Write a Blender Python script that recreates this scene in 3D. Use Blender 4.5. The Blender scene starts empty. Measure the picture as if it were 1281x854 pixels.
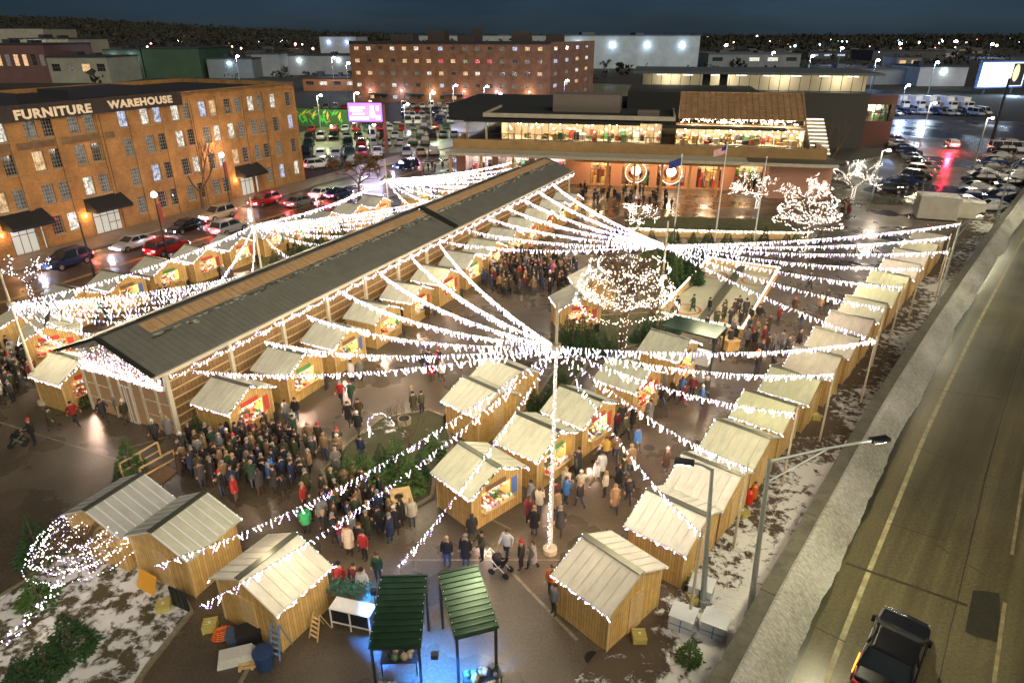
import bpy, bmesh, math, random
from mathutils import Vector, Matrix, noise
R = random.Random(7)
C = bpy.context.scene.collection
PI = math.pi
# ---------------------------------------------------------------- camera
FPX, CX, CY, CAMH, PITCH = 835.0, 640.5, 427.0, 22.0, math.radians(24.75)
scn = bpy.context.scene
cd = bpy.data.cameras.new('camera'); cam = bpy.data.objects.new('camera', cd); C.objects.link(cam)
cam.location = (0, 0, CAMH); cam.rotation_euler = (PI/2 - PITCH, 0, 0)
cd.sensor_width = 36; cd.lens = 36*FPX/1281; cd.clip_start = 0.5; cd.clip_end = 12000
scn.camera = cam

def G(px, py, z=0.0):
    """survey: the spot on the level plane z that was sighted at this point of the photograph"""
    x = (px-CX)/FPX; u = (CY-py)/FPX
    d = (x, math.cos(PITCH)+u*math.sin(PITCH), -math.sin(PITCH)+u*math.cos(PITCH))
    t = (z-CAMH)/d[2]
    return Vector((d[0]*t, d[1]*t, z))
def height_at(g, py):
    lo, hi = 0.0, 120.0
    for _ in range(50):
        m = (lo+hi)/2; zz = m-CAMH
        zc = g[1]*math.cos(PITCH)-zz*math.sin(PITCH); yc = g[1]*math.sin(PITCH)+zz*math.cos(PITCH)
        if CY-FPX*yc/zc > py: lo = m
        else: hi = m
    return lo

# ---------------------------------------------------------------- materials
MATS = {}
def mat(name, col=(.5,.5,.5), rough=.6, metal=0.0, emit=None, es=0.0, var=0.0, vscale=6.0, bump=0.0, bscale=40.0, spec=.5, objcol=False, extra=None, sampling=None, alpha=None, trans=0.0):
    if name in MATS: return MATS[name]
    m = bpy.data.materials.new(name); m.use_nodes = True; MATS[name] = m
    nt = m.node_tree; N = nt.nodes; L = nt.links
    b = N['Principled BSDF']
    b.inputs['Base Color'].default_value = (*col, 1); b.inputs['Roughness'].default_value = rough
    b.inputs['Metallic'].default_value = metal; b.inputs['Specular IOR Level'].default_value = spec
    if trans: b.inputs['Transmission Weight'].default_value = trans
    src = None
    if objcol:
        oi = N.new('ShaderNodeObjectInfo'); src = oi.outputs['Color']
    if var > 0:
        tc = N.new('ShaderNodeTexCoord'); nz = N.new('ShaderNodeTexNoise'); nz.inputs['Scale'].default_value = vscale
        nz.inputs['Detail'].default_value = 5; nz.inputs['Roughness'].default_value = .65
        L.new(tc.outputs['Object'], nz.inputs['Vector'])
        mr = N.new('ShaderNodeMapRange'); mr.inputs['From Min'].default_value = .3; mr.inputs['From Max'].default_value = .7
        mr.inputs['To Min'].default_value = 1-var; mr.inputs['To Max'].default_value = 1+var
        L.new(nz.outputs['Fac'], mr.inputs['Value'])
        mx = N.new('ShaderNodeVectorMath'); mx.operation = 'SCALE'
        if src: L.new(src, mx.inputs[0])
        else: mx.inputs[0].default_value = col
        L.new(mr.outputs[0], mx.inputs['Scale']); src = mx.outputs[0]
    if src: L.new(src, b.inputs['Base Color'])
    if bump > 0:
        tc = N.new('ShaderNodeTexCoord'); nz = N.new('ShaderNodeTexNoise'); nz.inputs['Scale'].default_value = bscale
        nz.inputs['Detail'].default_value = 4
        L.new(tc.outputs['Object'], nz.inputs['Vector'])
        bp = N.new('ShaderNodeBump'); bp.inputs['Strength'].default_value = bump; bp.inputs['Distance'].default_value = .05
        L.new(nz.outputs['Fac'], bp.inputs['Height']); L.new(bp.outputs[0], b.inputs['Normal'])
    if emit:
        b.inputs['Emission Color'].default_value = (*emit, 1); b.inputs['Emission Strength'].default_value = es
    if sampling: m.cycles.emission_sampling = sampling
    if extra: extra(m, nt, b)
    return m

def planks(period, dark, axis='XY', var=.25):
    """board joints at the given spacing, each board with a tone of its own"""
    def ex(m, nt, b):
        N = nt.nodes; L = nt.links
        base = tuple(b.inputs['Base Color'].default_value)[:3]
        tc = N.new('ShaderNodeTexCoord'); sp = N.new('ShaderNodeSeparateXYZ'); L.new(tc.outputs['Object'], sp.inputs[0])
        if axis == 'XY':
            ad = N.new('ShaderNodeMath'); ad.operation = 'ADD'; L.new(sp.outputs['X'], ad.inputs[0]); L.new(sp.outputs['Y'], ad.inputs[1]); s = ad.outputs[0]
        else: s = sp.outputs[axis]
        dv = N.new('ShaderNodeMath'); dv.operation = 'DIVIDE'; L.new(s, dv.inputs[0]); dv.inputs[1].default_value = period
        fr = N.new('ShaderNodeMath'); fr.operation = 'FRACT'; L.new(dv.outputs[0], fr.inputs[0])
        fl = N.new('ShaderNodeMath'); fl.operation = 'FLOOR'; L.new(dv.outputs[0], fl.inputs[0])
        wn = N.new('ShaderNodeTexWhiteNoise'); wn.noise_dimensions = '1D'; L.new(fl.outputs[0], wn.inputs['W'])
        gt = N.new('ShaderNodeMath'); gt.operation = 'LESS_THAN'; L.new(fr.outputs[0], gt.inputs[0]); gt.inputs[1].default_value = .09
        nz = N.new('ShaderNodeTexNoise'); nz.inputs['Scale'].default_value = 3; nz.inputs['Detail'].default_value = 6
        L.new(tc.outputs['Object'], nz.inputs['Vector'])
        a = N.new('ShaderNodeMath'); a.operation = 'MULTIPLY_ADD'; L.new(wn.outputs['Value'], a.inputs[0]); a.inputs[1].default_value = var; a.inputs[2].default_value = 1-var*.6
        a2 = N.new('ShaderNodeMath'); a2.operation = 'MULTIPLY_ADD'; L.new(nz.outputs['Fac'], a2.inputs[0]); a2.inputs[1].default_value = .7; L.new(a.outputs[0], a2.inputs[2])
        a3 = N.new('ShaderNodeMath'); a3.operation = 'SUBTRACT'; L.new(a2.outputs[0], a3.inputs[0]); a3.inputs[1].default_value = .33
        vm = N.new('ShaderNodeVectorMath'); vm.operation = 'SCALE'; vm.inputs[0].default_value = base; L.new(a3.outputs[0], vm.inputs['Scale'])
        mx = N.new('ShaderNodeMix'); mx.data_type = 'RGBA'; L.new(gt.outputs[0], mx.inputs['Factor']); L.new(vm.outputs[0], mx.inputs['A']); mx.inputs['B'].default_value = (*dark, 1)
        L.new(mx.outputs['Result'], b.inputs['Base Color'])
    return ex

# ---------------------------------------------------------------- mesh builder
class MB:
    def __init__(s): s.v = []; s.f = []; s.m = []
    def add(s, vs, fs, mi=0):
        o = len(s.v); s.v += [tuple(v) for v in vs]
        for f in fs: s.f.append(tuple(i+o for i in f)); s.m.append(mi)
    def quad(s, a, b, c, d, mi=0): s.add([a,b,c,d], [(0,1,2,3)], mi)
    def box(s, x0, x1, y0, y1, z0, z1, mi=0):
        s.add([(x0,y0,z0),(x1,y0,z0),(x1,y1,z0),(x0,y1,z0),(x0,y0,z1),(x1,y0,z1),(x1,y1,z1),(x0,y1,z1)],
              [(0,3,2,1),(4,5,6,7),(0,1,5,4),(1,2,6,5),(2,3,7,6),(3,0,4,7)], mi)
    def obox(s, c, size, rz=0, mi=0, rx=0):
        M = Matrix.Translation(c) @ Matrix.Rotation(rz, 4, 'Z') @ Matrix.Rotation(rx, 4, 'X')
        hx, hy, hz = size[0]/2, size[1]/2, size[2]/2
        vs = [M @ Vector(p) for p in [(-hx,-hy,-hz),(hx,-hy,-hz),(hx,hy,-hz),(-hx,hy,-hz),(-hx,-hy,hz),(hx,-hy,hz),(hx,hy,hz),(-hx,hy,hz)]]
        s.add(vs, [(0,3,2,1),(4,5,6,7),(0,1,5,4),(1,2,6,5),(2,3,7,6),(3,0,4,7)], mi)
    def beam(s, a, b, w, h, mi=0):
        a = Vector(a); b = Vector(b); d = (b-a); l = d.length
        if l < 1e-6: return
        d /= l; up = Vector((0,0,1)) if abs(d.z) < .95 else Vector((0,1,0))
        sd = d.cross(up).normalized()*w/2; u = sd.cross(d).normalized()*h/2
        s.add([a-sd-u,a+sd-u,a+sd+u,a-sd+u,b-sd-u,b+sd-u,b+sd+u,b-sd+u], [(0,1,2,3),(7,6,5,4),(0,4,5,1),(1,5,6,2),(2,6,7,3),(3,7,4,0)], mi)
    def tube(s, pts, rs, n=6, mi=0, cap=True):
        pts = [Vector(p) for p in pts]
        if not isinstance(rs, (list, tuple)): rs = [rs]*len(pts)
        vs = []; prev = None
        for i, p in enumerate(pts):
            d = (pts[min(i+1,len(pts)-1)]-pts[max(i-1,0)]).normalized()
            if prev is None: sd = d.orthogonal().normalized()
            else:
                sd = prev - d*prev.dot(d)
                sd = sd.normalized() if sd.length > 1e-4 else d.orthogonal().normalized()
            prev = sd; u = d.cross(sd)
            for k in range(n):
                a = 2*PI*k/n; vs.append(p+(sd*math.cos(a)+u*math.sin(a))*rs[i])
        fs = []
        for i in range(len(pts)-1):
            for k in range(n):
                k2 = (k+1) % n; fs.append((i*n+k, i*n+k2, (i+1)*n+k2, (i+1)*n+k))
        if cap:
            fs.append(tuple(range(n-1,-1,-1))); fs.append(tuple((len(pts)-1)*n+k for k in range(n)))
        s.add(vs, fs, mi)
    def ball(s, c, r, mi=0, n=8, m=5):
        rx, ry, rz = r if isinstance(r, (tuple, list)) else (r, r, r)
        vs = [(c[0],c[1],c[2]-rz)]
        for j in range(1, m):
            t = -PI/2+PI*j/m
            for k in range(n):
                a = 2*PI*k/n; vs.append((c[0]+rx*math.cos(t)*math.cos(a), c[1]+ry*math.cos(t)*math.sin(a), c[2]+rz*math.sin(t)))
        vs.append((c[0],c[1],c[2]+rz)); fs = []
        for k in range(n):
            k2 = (k+1) % n; fs.append((0, 1+k2, 1+k)); fs.append((len(vs)-1, 1+(m-2)*n+k, 1+(m-2)*n+k2))
            for j in range(m-2): fs.append((1+j*n+k, 1+j*n+k2, 1+(j+1)*n+k2, 1+(j+1)*n+k))
        s.add(vs, fs, mi)
    def octa(s, c, r, mi=0, e=1.0):
        x, y, z = c; q = r*e
        s.add([(x+r,y,z),(x,y+r,z),(x-r,y,z),(x,y-r,z),(x,y,z+q),(x,y,z-q)], [(0,1,4),(1,2,4),(2,3,4),(3,0,4),(1,0,5),(2,1,5),(3,2,5),(0,3,5)], mi)
    def prism(s, poly, z0, z1, mi=0):
        n = len(poly); vs = [(p[0],p[1],z0) for p in poly]+[(p[0],p[1],z1) for p in poly]
        s.add(vs, [tuple(range(n-1,-1,-1)), tuple(range(n,2*n))]+[(i,(i+1)%n,n+(i+1)%n,n+i) for i in range(n)], mi)
    def profx(s, poly, x0, x1, mi=0):   # (y,z) outline run along x
        n = len(poly); vs = [(x0,p[0],p[1]) for p in poly]+[(x1,p[0],p[1]) for p in poly]
        s.add(vs, [tuple(range(n-1,-1,-1)), tuple(range(n,2*n))]+[(i,(i+1)%n,n+(i+1)%n,n+i) for i in range(n)], mi)
    def mesh(s, name, mats, smooth=False):
        me = bpy.data.meshes.new(name); me.from_pydata(s.v, [], s.f)
        for m in mats: me.materials.append(m)
        me.polygons.foreach_set('material_index', s.m)
        if smooth: me.polygons.foreach_set('use_smooth', [True]*len(s.f))
        me.update(); return me
    def build(s, name, mats, parent=None, smooth=False, kind=None):
        if not isinstance(mats, (list, tuple)): mats = [mats]
        o = bpy.data.objects.new(name, s.mesh(name, mats, smooth)); C.objects.link(o)
        if parent: o.parent = parent
        if kind: o['kind'] = kind
        return o

USED = {}
def tag(o, label, cat, group=None, kind=None):
    if label: o['label'] = label; USED[label] = USED.get(label, 0)+1
    if cat: o['category'] = cat
    if group: o['group'] = group
    if kind: o['kind'] = kind
    return o
def thing(name, label, cat, loc=(0,0,0), rz=0, group=None):
    o = bpy.data.objects.new(name, None); C.objects.link(o); o.empty_display_size = .2
    o.location = loc; o.rotation_euler = (0,0,rz); return tag(o, label, cat, group)
def struct(name, mb, mats): return mb.build(name, mats, kind='structure')
KIDS = {}
def copy_tree(o, parent=None):
    c = o.copy(); C.objects.link(c); c.parent = parent
    if o.name not in KIDS: KIDS[o.name] = list(o.children)
    for ch in KIDS[o.name]: copy_tree(ch, c)
    return c
def put(proto, loc, rz, label, group=None, first=[]):
    """places the kind itself the first time, and copies of it and of its parts afterwards"""
    if proto.name in first: o = copy_tree(proto)
    else:
        first.append(proto.name); o = proto
        KIDS[proto.name] = list(proto.children)
        for c in proto.children: KIDS[c.name] = list(c.children)
    o.location = loc; o.rotation_euler = (0,0,rz); o['label'] = label; USED[label] = USED.get(label, 0)+1
    if group: o['group'] = group
    return o
def paint(o, col):
    o.color = (*col, 1)
    for c in o.children: c.color = (*col, 1)
ORD = ['nearest','second','third','fourth','fifth','sixth','seventh','eighth','ninth','tenth','eleventh','twelfth','thirteenth','fourteenth','fifteenth','sixteenth','seventeenth','eighteenth','nineteenth','twentieth']
def lamp_light(name, loc, power, col, parent=None, radius=.15, spot=None):
    ld = bpy.data.lights.new(name, 'SPOT' if spot else 'POINT'); ld.energy = power; ld.color = col; ld.shadow_soft_size = radius
    if spot: ld.spot_size = spot; ld.spot_blend = .6
    o = bpy.data.objects.new(name, ld); C.objects.link(o); o.location = loc
    if parent: o.parent = parent
    return o

# ---------------------------------------------------------------- palette
WHITE_BULB = mat('bulb_white', (.9,.9,.9), emit=(1.0,.90,.80), es=9)
VIOLET_BULB = mat('bulb_violet', (.8,.8,.9), emit=(.50,.34,1.0), es=2.6)
WARM_BULB = mat('bulb_warm', (.9,.8,.7), emit=(1.0,.74,.46), es=7)
CABLE = mat('cable', (.02,.03,.02), .6)
WOOD = mat('pine_boards', (.60,.385,.13), .65, extra=planks(.14, (.16,.10,.04)))
WOOD_L = mat('pine_trim', (.60,.42,.20), .6, var=.2, vscale=5)
WOOD_D = mat('brown_timber', (.22,.13,.06), .6, var=.2)
def roof_extra(m, nt, b):
    N = nt.nodes; L = nt.links
    oi = N.new('ShaderNodeObjectInfo'); tc = N.new('ShaderNodeTexCoord'); nz = N.new('ShaderNodeTexNoise')
    mp = N.new('ShaderNodeMapping'); mp.inputs['Scale'].default_value = (1.6,.5,1); L.new(tc.outputs['Object'], mp.inputs[0])
    nz.inputs['Scale'].default_value = 1.6; nz.inputs['Detail'].default_value = 7; nz.inputs['Roughness'].default_value = .7
    ad = N.new('ShaderNodeVectorMath'); ad.operation = 'ADD'; L.new(mp.outputs[0], ad.inputs[0])
    sc = N.new('ShaderNodeMath'); sc.operation = 'MULTIPLY'; L.new(oi.outputs['Random'], sc.inputs[0]); sc.inputs[1].default_value = 90
    cb = N.new('ShaderNodeCombineXYZ'); L.new(sc.outputs[0], cb.inputs[0]); L.new(cb.outputs[0], ad.inputs[1]); L.new(ad.outputs[0], nz.inputs['Vector'])
    mr = N.new('ShaderNodeMapRange'); mr.inputs['From Min'].default_value = .3; mr.inputs['From Max'].default_value = .7; mr.inputs['To Min'].default_value = .80; mr.inputs['To Max'].default_value = 1.12
    L.new(nz.outputs['Fac'], mr.inputs['Value'])
    vm = N.new('ShaderNodeVectorMath'); vm.operation = 'SCALE'; L.new(oi.outputs['Color'], vm.inputs[0]); L.new(mr.outputs[0], vm.inputs['Scale']); L.new(vm.outputs[0], b.inputs['Base Color'])
    m2 = N.new('ShaderNodeMapRange'); m2.inputs['To Min'].default_value = .35; m2.inputs['To Max'].default_value = .75; L.new(nz.outputs['Fac'], m2.inputs['Value']); L.new(m2.outputs[0], b.inputs['Roughness'])
ROOF = mat('frosted_sheet_roof', (.6,.6,.5), .5, extra=roof_extra)
RIDGE = mat('ridge_metal', (.16,.17,.13), .4, metal=.6)
DARK = mat('dark_metal', (.035,.04,.04), .45, metal=.4)
BLACK = mat('black_cloth', (.012,.012,.014), .8)
GREYM = mat('galvanised_steel', (.38,.42,.40), .4, metal=.6, var=.12)
WHITEP = mat('white_paint', (.75,.75,.72), .5, var=.06)
CREAM = mat('cream_paint', (.66,.60,.46), .5, var=.08)
GLASS_D = mat('dark_glass', (.02,.025,.03), .06, spec=.8)
LIT_WARM = mat('lit_warm', (.8,.6,.4), emit=(1.0,.66,.34), es=1.6)
LIT_WHITE = mat('lit_white', (.8,.8,.8), emit=(1.0,.92,.80), es=3.0)
LIT_COOL = mat('lit_cool', (.8,.8,.9), emit=(.75,.82,1.0), es=2.0)
FIR = mat('fir_needles', (.035,.085,.030), .7, var=.45, vscale=3)
FIR2 = mat('fir_needles_light', (.08,.16,.04), .7, var=.4, vscale=3)
BARK = mat('bark', (.12,.085,.055), .9, var=.3, vscale=8, bump=.5)
TWIG = mat('dry_twigs', (.20,.12,.05), .9, var=.3)
# ---------------------------------------------------------------- frames: hall (s along, n across) and highway
HD = Vector((.42,.9075,0)); HNn = Vector((.9075,-.42,0))
def HP(s, n, z=0.0): v = HD*s+HNn*n; return Vector((v.x, v.y, z))
WD = Vector((.640,.768,0)); WN = Vector((.768,-.640,0))
def WP(s, n, z=0.0): v = WD*s+WN*n; return Vector((v.x, v.y, z))
YAW_H = math.atan2(HD.y, HD.x); YAW_W = math.atan2(WD.y, WD.x)
def hs(p): return (p[0]*HD.x+p[1]*HD.y, p[0]*HNn.x+p[1]*HNn.y)
def WCV(s):
    K = [(-60,2.6),(17,0),(24,-.3),(31,-.5),(39,-.75),(46,-.85),(60,-.92),(90,-.75),(125,-.2),(420,6)]
    for (a,x),(b,y) in zip(K,K[1:]):
        if s <= b: return x+(y-x)*(s-a)/(b-a)
    return 6
def WQ(s, n, z=0.0): return WP(s, n+WCV(s), z)
def ws(p): return (p[0]*WD.x+p[1]*WD.y, p[0]*WN.x+p[1]*WN.y)

def wet(tone2, r0, r1, scale=.25, stains=1.0, puddle=.5):
    def ex(m, nt, b):
        N = nt.nodes; L = nt.links; base = tuple(b.inputs['Base Color'].default_value)[:3]
        tc = N.new('ShaderNodeTexCoord')
        a = N.new('ShaderNodeTexNoise'); a.inputs['Scale'].default_value = scale; a.inputs['Detail'].default_value = 8; a.inputs['Roughness'].default_value = .6; L.new(tc.outputs['Object'], a.inputs['Vector'])
        c = N.new('ShaderNodeTexNoise'); c.inputs['Scale'].default_value = 9; c.inputs['Detail'].default_value = 6; L.new(tc.outputs['Object'], c.inputs['Vector'])
        r = N.new('ShaderNodeMapRange'); r.inputs['From Min'].default_value = .35; r.inputs['From Max'].default_value = .65; L.new(a.outputs['Fac'], r.inputs['Value'])
        mx = N.new('ShaderNodeMix'); mx.data_type = 'RGBA'; L.new(r.outputs[0], mx.inputs['Factor']); mx.inputs['A'].default_value = (*base,1); mx.inputs['B'].default_value = (*tone2,1)
        k = N.new('ShaderNodeMapRange'); k.inputs['To Min'].default_value = .75; k.inputs['To Max'].default_value = 1.25; k.inputs['From Min'].default_value=.3; k.inputs['From Max'].default_value=.7; L.new(c.outputs['Fac'], k.inputs['Value'])
        vm = N.new('ShaderNodeVectorMath'); vm.operation = 'SCALE'; L.new(mx.outputs['Result'], vm.inputs[0]); L.new(k.outputs[0], vm.inputs['Scale']); L.new(vm.outputs[0], b.inputs['Base Color'])
        p = N.new('ShaderNodeTexNoise'); p.inputs['Scale'].default_value = scale*1.3; p.inputs['Detail'].default_value = 4; mp = N.new('ShaderNodeMapping'); mp.inputs['Location'].default_value = (31,7,0); L.new(tc.outputs['Object'], mp.inputs[0]); L.new(mp.outputs[0], p.inputs['Vector'])
        q = N.new('ShaderNodeMapRange'); q.inputs['From Min'].default_value = puddle-.12; q.inputs['From Max'].default_value = puddle+.12; q.inputs['To Min'].default_value = r0; q.inputs['To Max'].default_value = r1; L.new(p.outputs['Fac'], q.inputs['Value'])
        L.new(q.outputs[0], b.inputs['Roughness'])
        bp = N.new('ShaderNodeBump'); bp.inputs['Strength'].default_value = .25; bp.inputs['Distance'].default_value = .02; L.new(c.outputs['Fac'], bp.inputs['Height']); L.new(bp.outputs[0], b.inputs['Normal'])
    return ex
def snowy(amount, scale, dirt2=(.10,.07,.045), grad=False):
    def ex(m, nt, b):
        N = nt.nodes; L = nt.links; base = tuple(b.inputs['Base Color'].default_value)[:3]
        tc = N.new('ShaderNodeTexCoord')
        a = N.new('ShaderNodeTexNoise'); a.inputs['Scale'].default_value = scale; a.inputs['Detail'].default_value = 7; a.inputs['Roughness'].default_value = .72; a.inputs['Distortion'].default_value = .25; L.new(tc.outputs['Object'], a.inputs['Vector'])
        big = N.new('ShaderNodeTexNoise'); big.inputs['Scale'].default_value = .16; big.inputs['Detail'].default_value = 3; L.new(tc.outputs['Object'], big.inputs['Vector'])
        sm = N.new('ShaderNodeMath'); sm.operation = 'MULTIPLY_ADD'; L.new(big.outputs['Fac'], sm.inputs[0]); sm.inputs[1].default_value = .7; L.new(a.outputs['Fac'], sm.inputs[2])
        r = N.new('ShaderNodeMapRange'); t = .85+.0-(amount-.5)*.5; r.inputs['From Min'].default_value = t-.01; r.inputs['From Max'].default_value = t+.07; L.new(sm.outputs[0], r.inputs['Value'])
        if grad:      # more snow is left towards the parapet, the trodden side by the huts is bare
            dp = N.new('ShaderNodeVectorMath'); dp.operation = 'DOT_PRODUCT'; dp.inputs[1].default_value = tuple(WN); L.new(tc.outputs['Object'], dp.inputs[0])
            g2 = N.new('ShaderNodeMath'); g2.operation = 'MULTIPLY_ADD'; L.new(dp.outputs['Value'], g2.inputs[0]); g2.inputs[1].default_value = .075; g2.inputs[2].default_value = .53
            g3 = N.new('ShaderNodeMath'); g3.operation = 'ADD'; L.new(sm.outputs[0], g3.inputs[0]); L.new(g2.outputs[0], g3.inputs[1]); L.new(g3.outputs[0], r.inputs['Value'])
        d = N.new('ShaderNodeTexNoise'); d.inputs['Scale'].default_value = 4; d.inputs['Detail'].default_value = 6; L.new(tc.outputs['Object'], d.inputs['Vector'])
        dm = N.new('ShaderNodeMix'); dm.data_type = 'RGBA'; L.new(d.outputs['Fac'], dm.inputs['Factor']); dm.inputs['A'].default_value = (*base,1); dm.inputs['B'].default_value = (*dirt2,1)
        mx = N.new('ShaderNodeMix'); mx.data_type = 'RGBA'; L.new(r.outputs[0], mx.inputs['Factor']); L.new(dm.outputs['Result'], mx.inputs['A']); mx.inputs['B'].default_value = (.72,.72,.72,1)
        L.new(mx.outputs['Result'], b.inputs['Base Color'])
        ad = N.new('ShaderNodeMath'); ad.operation = 'MULTIPLY_ADD'; L.new(d.outputs['Fac'], ad.inputs[0]); ad.inputs[1].default_value = .5; L.new(r.outputs[0], ad.inputs[2])
        bp = N.new('ShaderNodeBump'); bp.inputs['Strength'].default_value = .8; bp.inputs['Distance'].default_value = .08; L.new(ad.outputs[0], bp.inputs['Height']); L.new(bp.outputs[0], b.inputs['Normal'])
    return ex
def sheet(name, pts, z, m, kind=True):
    b = MB(); b.add([(p[0],p[1],z) for p in pts], [tuple(range(len(pts)))]); return struct(name, b, m)
EARTH = mat('far_earth', (.022,.022,.018), .9, var=.5, vscale=.02)
sheet('ground', [(-5000,-200),(5000,-200),(5000,9000),(-5000,9000)], -.02, EARTH)
PLAZA = mat('wet_asphalt', (.118,.096,.066), .4, extra=wet((.064,.053,.038), .10, .46, .18, puddle=.46))
sheet('plaza', [HP(-40,-58),HP(165,-58),HP(165,-20),WP(128,-9),WP(128,-5),WP(-40,-5),WP(-60,-30)], 0.0, PLAZA)
STREET = mat('street_asphalt', (.105,.062,.042), .4, extra=wet((.07,.045,.034), .25, .55, .12))
sheet('street', [HP(-60,-73),HP(330,-73),HP(330,-58),HP(-60,-58)], -.008, STREET)
b = MB(); b.prism([HP(-60,-77.6),HP(330,-77.6),HP(330,-73),HP(-60,-73)][::-1], -.1, .13); struct('sidewalk', b, mat('paving', (.20,.15,.11), .5, var=.25, vscale=1.2))
b = MB(); b.prism([HP(-20,-58.1),HP(118,-58.1),HP(118,-57.8),HP(-20,-57.8)][::-1], -.02, .12); struct('kerb', b, mat('kerb_stone', (.3,.28,.24), .7, var=.2))
LINE = mat('road_paint', (.62,.60,.46), .6, var=.25, vscale=4)
YEL = mat('yellow_paint', (.55,.40,.12), .6, var=.3, vscale=3)
b = MB()
for n0 in (-65.6,-65.3): b.prism([HP(-60,n0),HP(330,n0),HP(330,n0+.12),HP(-60,n0+.12)][::-1], -.02, .0)
struct('street_marking', b, YEL)
LOT = mat('lot_asphalt', (.17,.17,.085), .6, extra=wet((.11,.115,.06), .35, .6, .08))
sheet('parking_lot', [HP(93,-110),HP(118,-77.6),HP(118,-58),HP(300,-20),HP(330,-60),HP(330,-160)], .012, LOT)
LOTR = mat('lot_asphalt_wet', (.085,.070,.055), .35, extra=wet((.05,.045,.04), .15, .5, .06))
sheet('parking_lot', [(52,84),(75,99),(150,190),(92,200),(80,140),(60,126),(52,100)], .016, LOTR)
# painted bays and worn joints on the plaza
b = MB()
for (x0,y0,x1,y1,w) in [(641,716,722,800,.07),(300,854,318,822,.09),(0,528,180,585,.05),(330,700,345,690,.06),(160,560,300,520,.05),(455,560,720,470,.04),(640,662,560,622,.05),(500,700,700,700,.035)]:
    a = G(x0,y0); c = G(x1,y1); d = (c-a).normalized(); s = Vector((-d.y,d.x,0))*w
    b.add([(*(a-s).xy,.004),(*(c-s).xy,.004),(*(c+s).xy,.004),(*(a+s).xy,.004)], [(0,1,2,3)])
struct('plaza_joint_lines', b, mat('pale_joint', (.24,.20,.14), .6, var=.4, vscale=3))
# bare strip with melting snow beside the highway
b = MB(); n = 60; ns = 10
for i in range(n+1):
    for j in range(ns+1):
        s = -25+i*2.4; nn = -9.4+j*.44; p = WP(s, nn+(WCV(s)+.02 if j == ns else WCV(s)*.5))
        b.v.append((p.x, p.y, .012+(.10*noise.noise(Vector((s*.7,nn*1.3,0)))+.05 if 0 < j < ns else 0)))
for i in range(n):
    for j in range(ns): a = i*(ns+1)+j; b.f.append((a,a+ns+1,a+ns+2,a+1)); b.m.append(0)
struct('dirt_strip', b, mat('earth_with_snow', (.085,.060,.038), .85, extra=snowy(.58, 1.7, grad=True)))
def bed(name, px, m, z=.10, world=False):
    pts = [G(*q) if not world else Vector((*q,0)) for q in px]
    b = MB(); b.prism([(p.x,p.y) for p in pts], -.02, z); o = struct(name, b, m)
    k = MB()
    for i in range(len(pts)):
        a = pts[i]; c = pts[(i+1) % len(pts)]; k.beam((a.x,a.y,z*.5+.01), (c.x,c.y,z*.5+.01), .16, z+.08)
    struct('kerb', k, mat('concrete_kerb', (.22,.19,.13), .8, var=.25)); return o
bed('planting_bed', [(-60,760),(0,748),(33,728),(62,698),(112,690),(180,706),(222,734),(240,766),(185,835),(150,890),(-80,930)], mat('bed_with_snow', (.07,.055,.03), .9, extra=snowy(.64, 1.6, (.10,.085,.04))))
BEDM = mat('bed_earth', (.06,.055,.025), .9, extra=snowy(.25, 1.4, (.06,.07,.03)))
bed('planting_bed', [(404,590),(440,552),(478,524),(535,514),(556,522),(566,560),(545,590),(540,622),(520,634),(450,640),(412,622)], BEDM)
bed('planting_bed', [(640,545),(690,470),(712,448),(735,455),(700,505),(660,560)], BEDM)
bed('planting_bed', [(690,432),(700,408),(745,396),(820,392),(835,408),(800,432),(770,438),(735,445)], BEDM)
bed('planting_bed', [(800,375),(795,330),(850,318),(880,330),(868,358),(835,378)], BEDM)
# ---------------------------------------------------------------- highway
ROADZ = .9
def lanes_ex(m, nt, b):
    wet((.088,.078,.042), .3, .55, .10)(m, nt, b); N = nt.nodes; L = nt.links      # tyre tracks, salt and oil drawn out along the lanes
    src = b.inputs['Base Color'].links[0].from_socket; tc = N.new('ShaderNodeTexCoord'); mp = N.new('ShaderNodeMapping'); mp.inputs['Rotation'].default_value = (0,0,-YAW_W); L.new(tc.outputs['Object'], mp.inputs[0])
    m2 = N.new('ShaderNodeMapping'); m2.inputs['Scale'].default_value = (.03,1.1,1); L.new(mp.outputs[0], m2.inputs[0]); n = N.new('ShaderNodeTexNoise'); n.inputs['Scale'].default_value = 1.2; n.inputs['Detail'].default_value = 7; L.new(m2.outputs[0], n.inputs['Vector'])
    r = N.new('ShaderNodeMapRange'); r.inputs['From Min'].default_value = .32; r.inputs['From Max'].default_value = .68; r.inputs['To Min'].default_value = .62; r.inputs['To Max'].default_value = 1.35; L.new(n.outputs['Fac'], r.inputs['Value'])
    v = N.new('ShaderNodeVectorMath'); v.operation = 'SCALE'; L.new(src, v.inputs[0]); L.new(r.outputs[0], v.inputs['Scale']); L.new(v.outputs[0], b.inputs['Base Color'])
HWY = mat('highway_asphalt', (.135,.115,.058), .5, extra=lanes_ex)
b = MB(); SS = list(range(-60,421,6)); b.prism([WP(-60,24),WP(420,24)]+[WQ(s,-4.6) for s in SS[::-1]], -.1, ROADZ); struct('highway', b, HWY)
CONC = mat('parapet_concrete', (.085,.080,.058), .8, var=.35, vscale=1.5, bump=.3, bscale=6)
b = MB()
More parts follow.
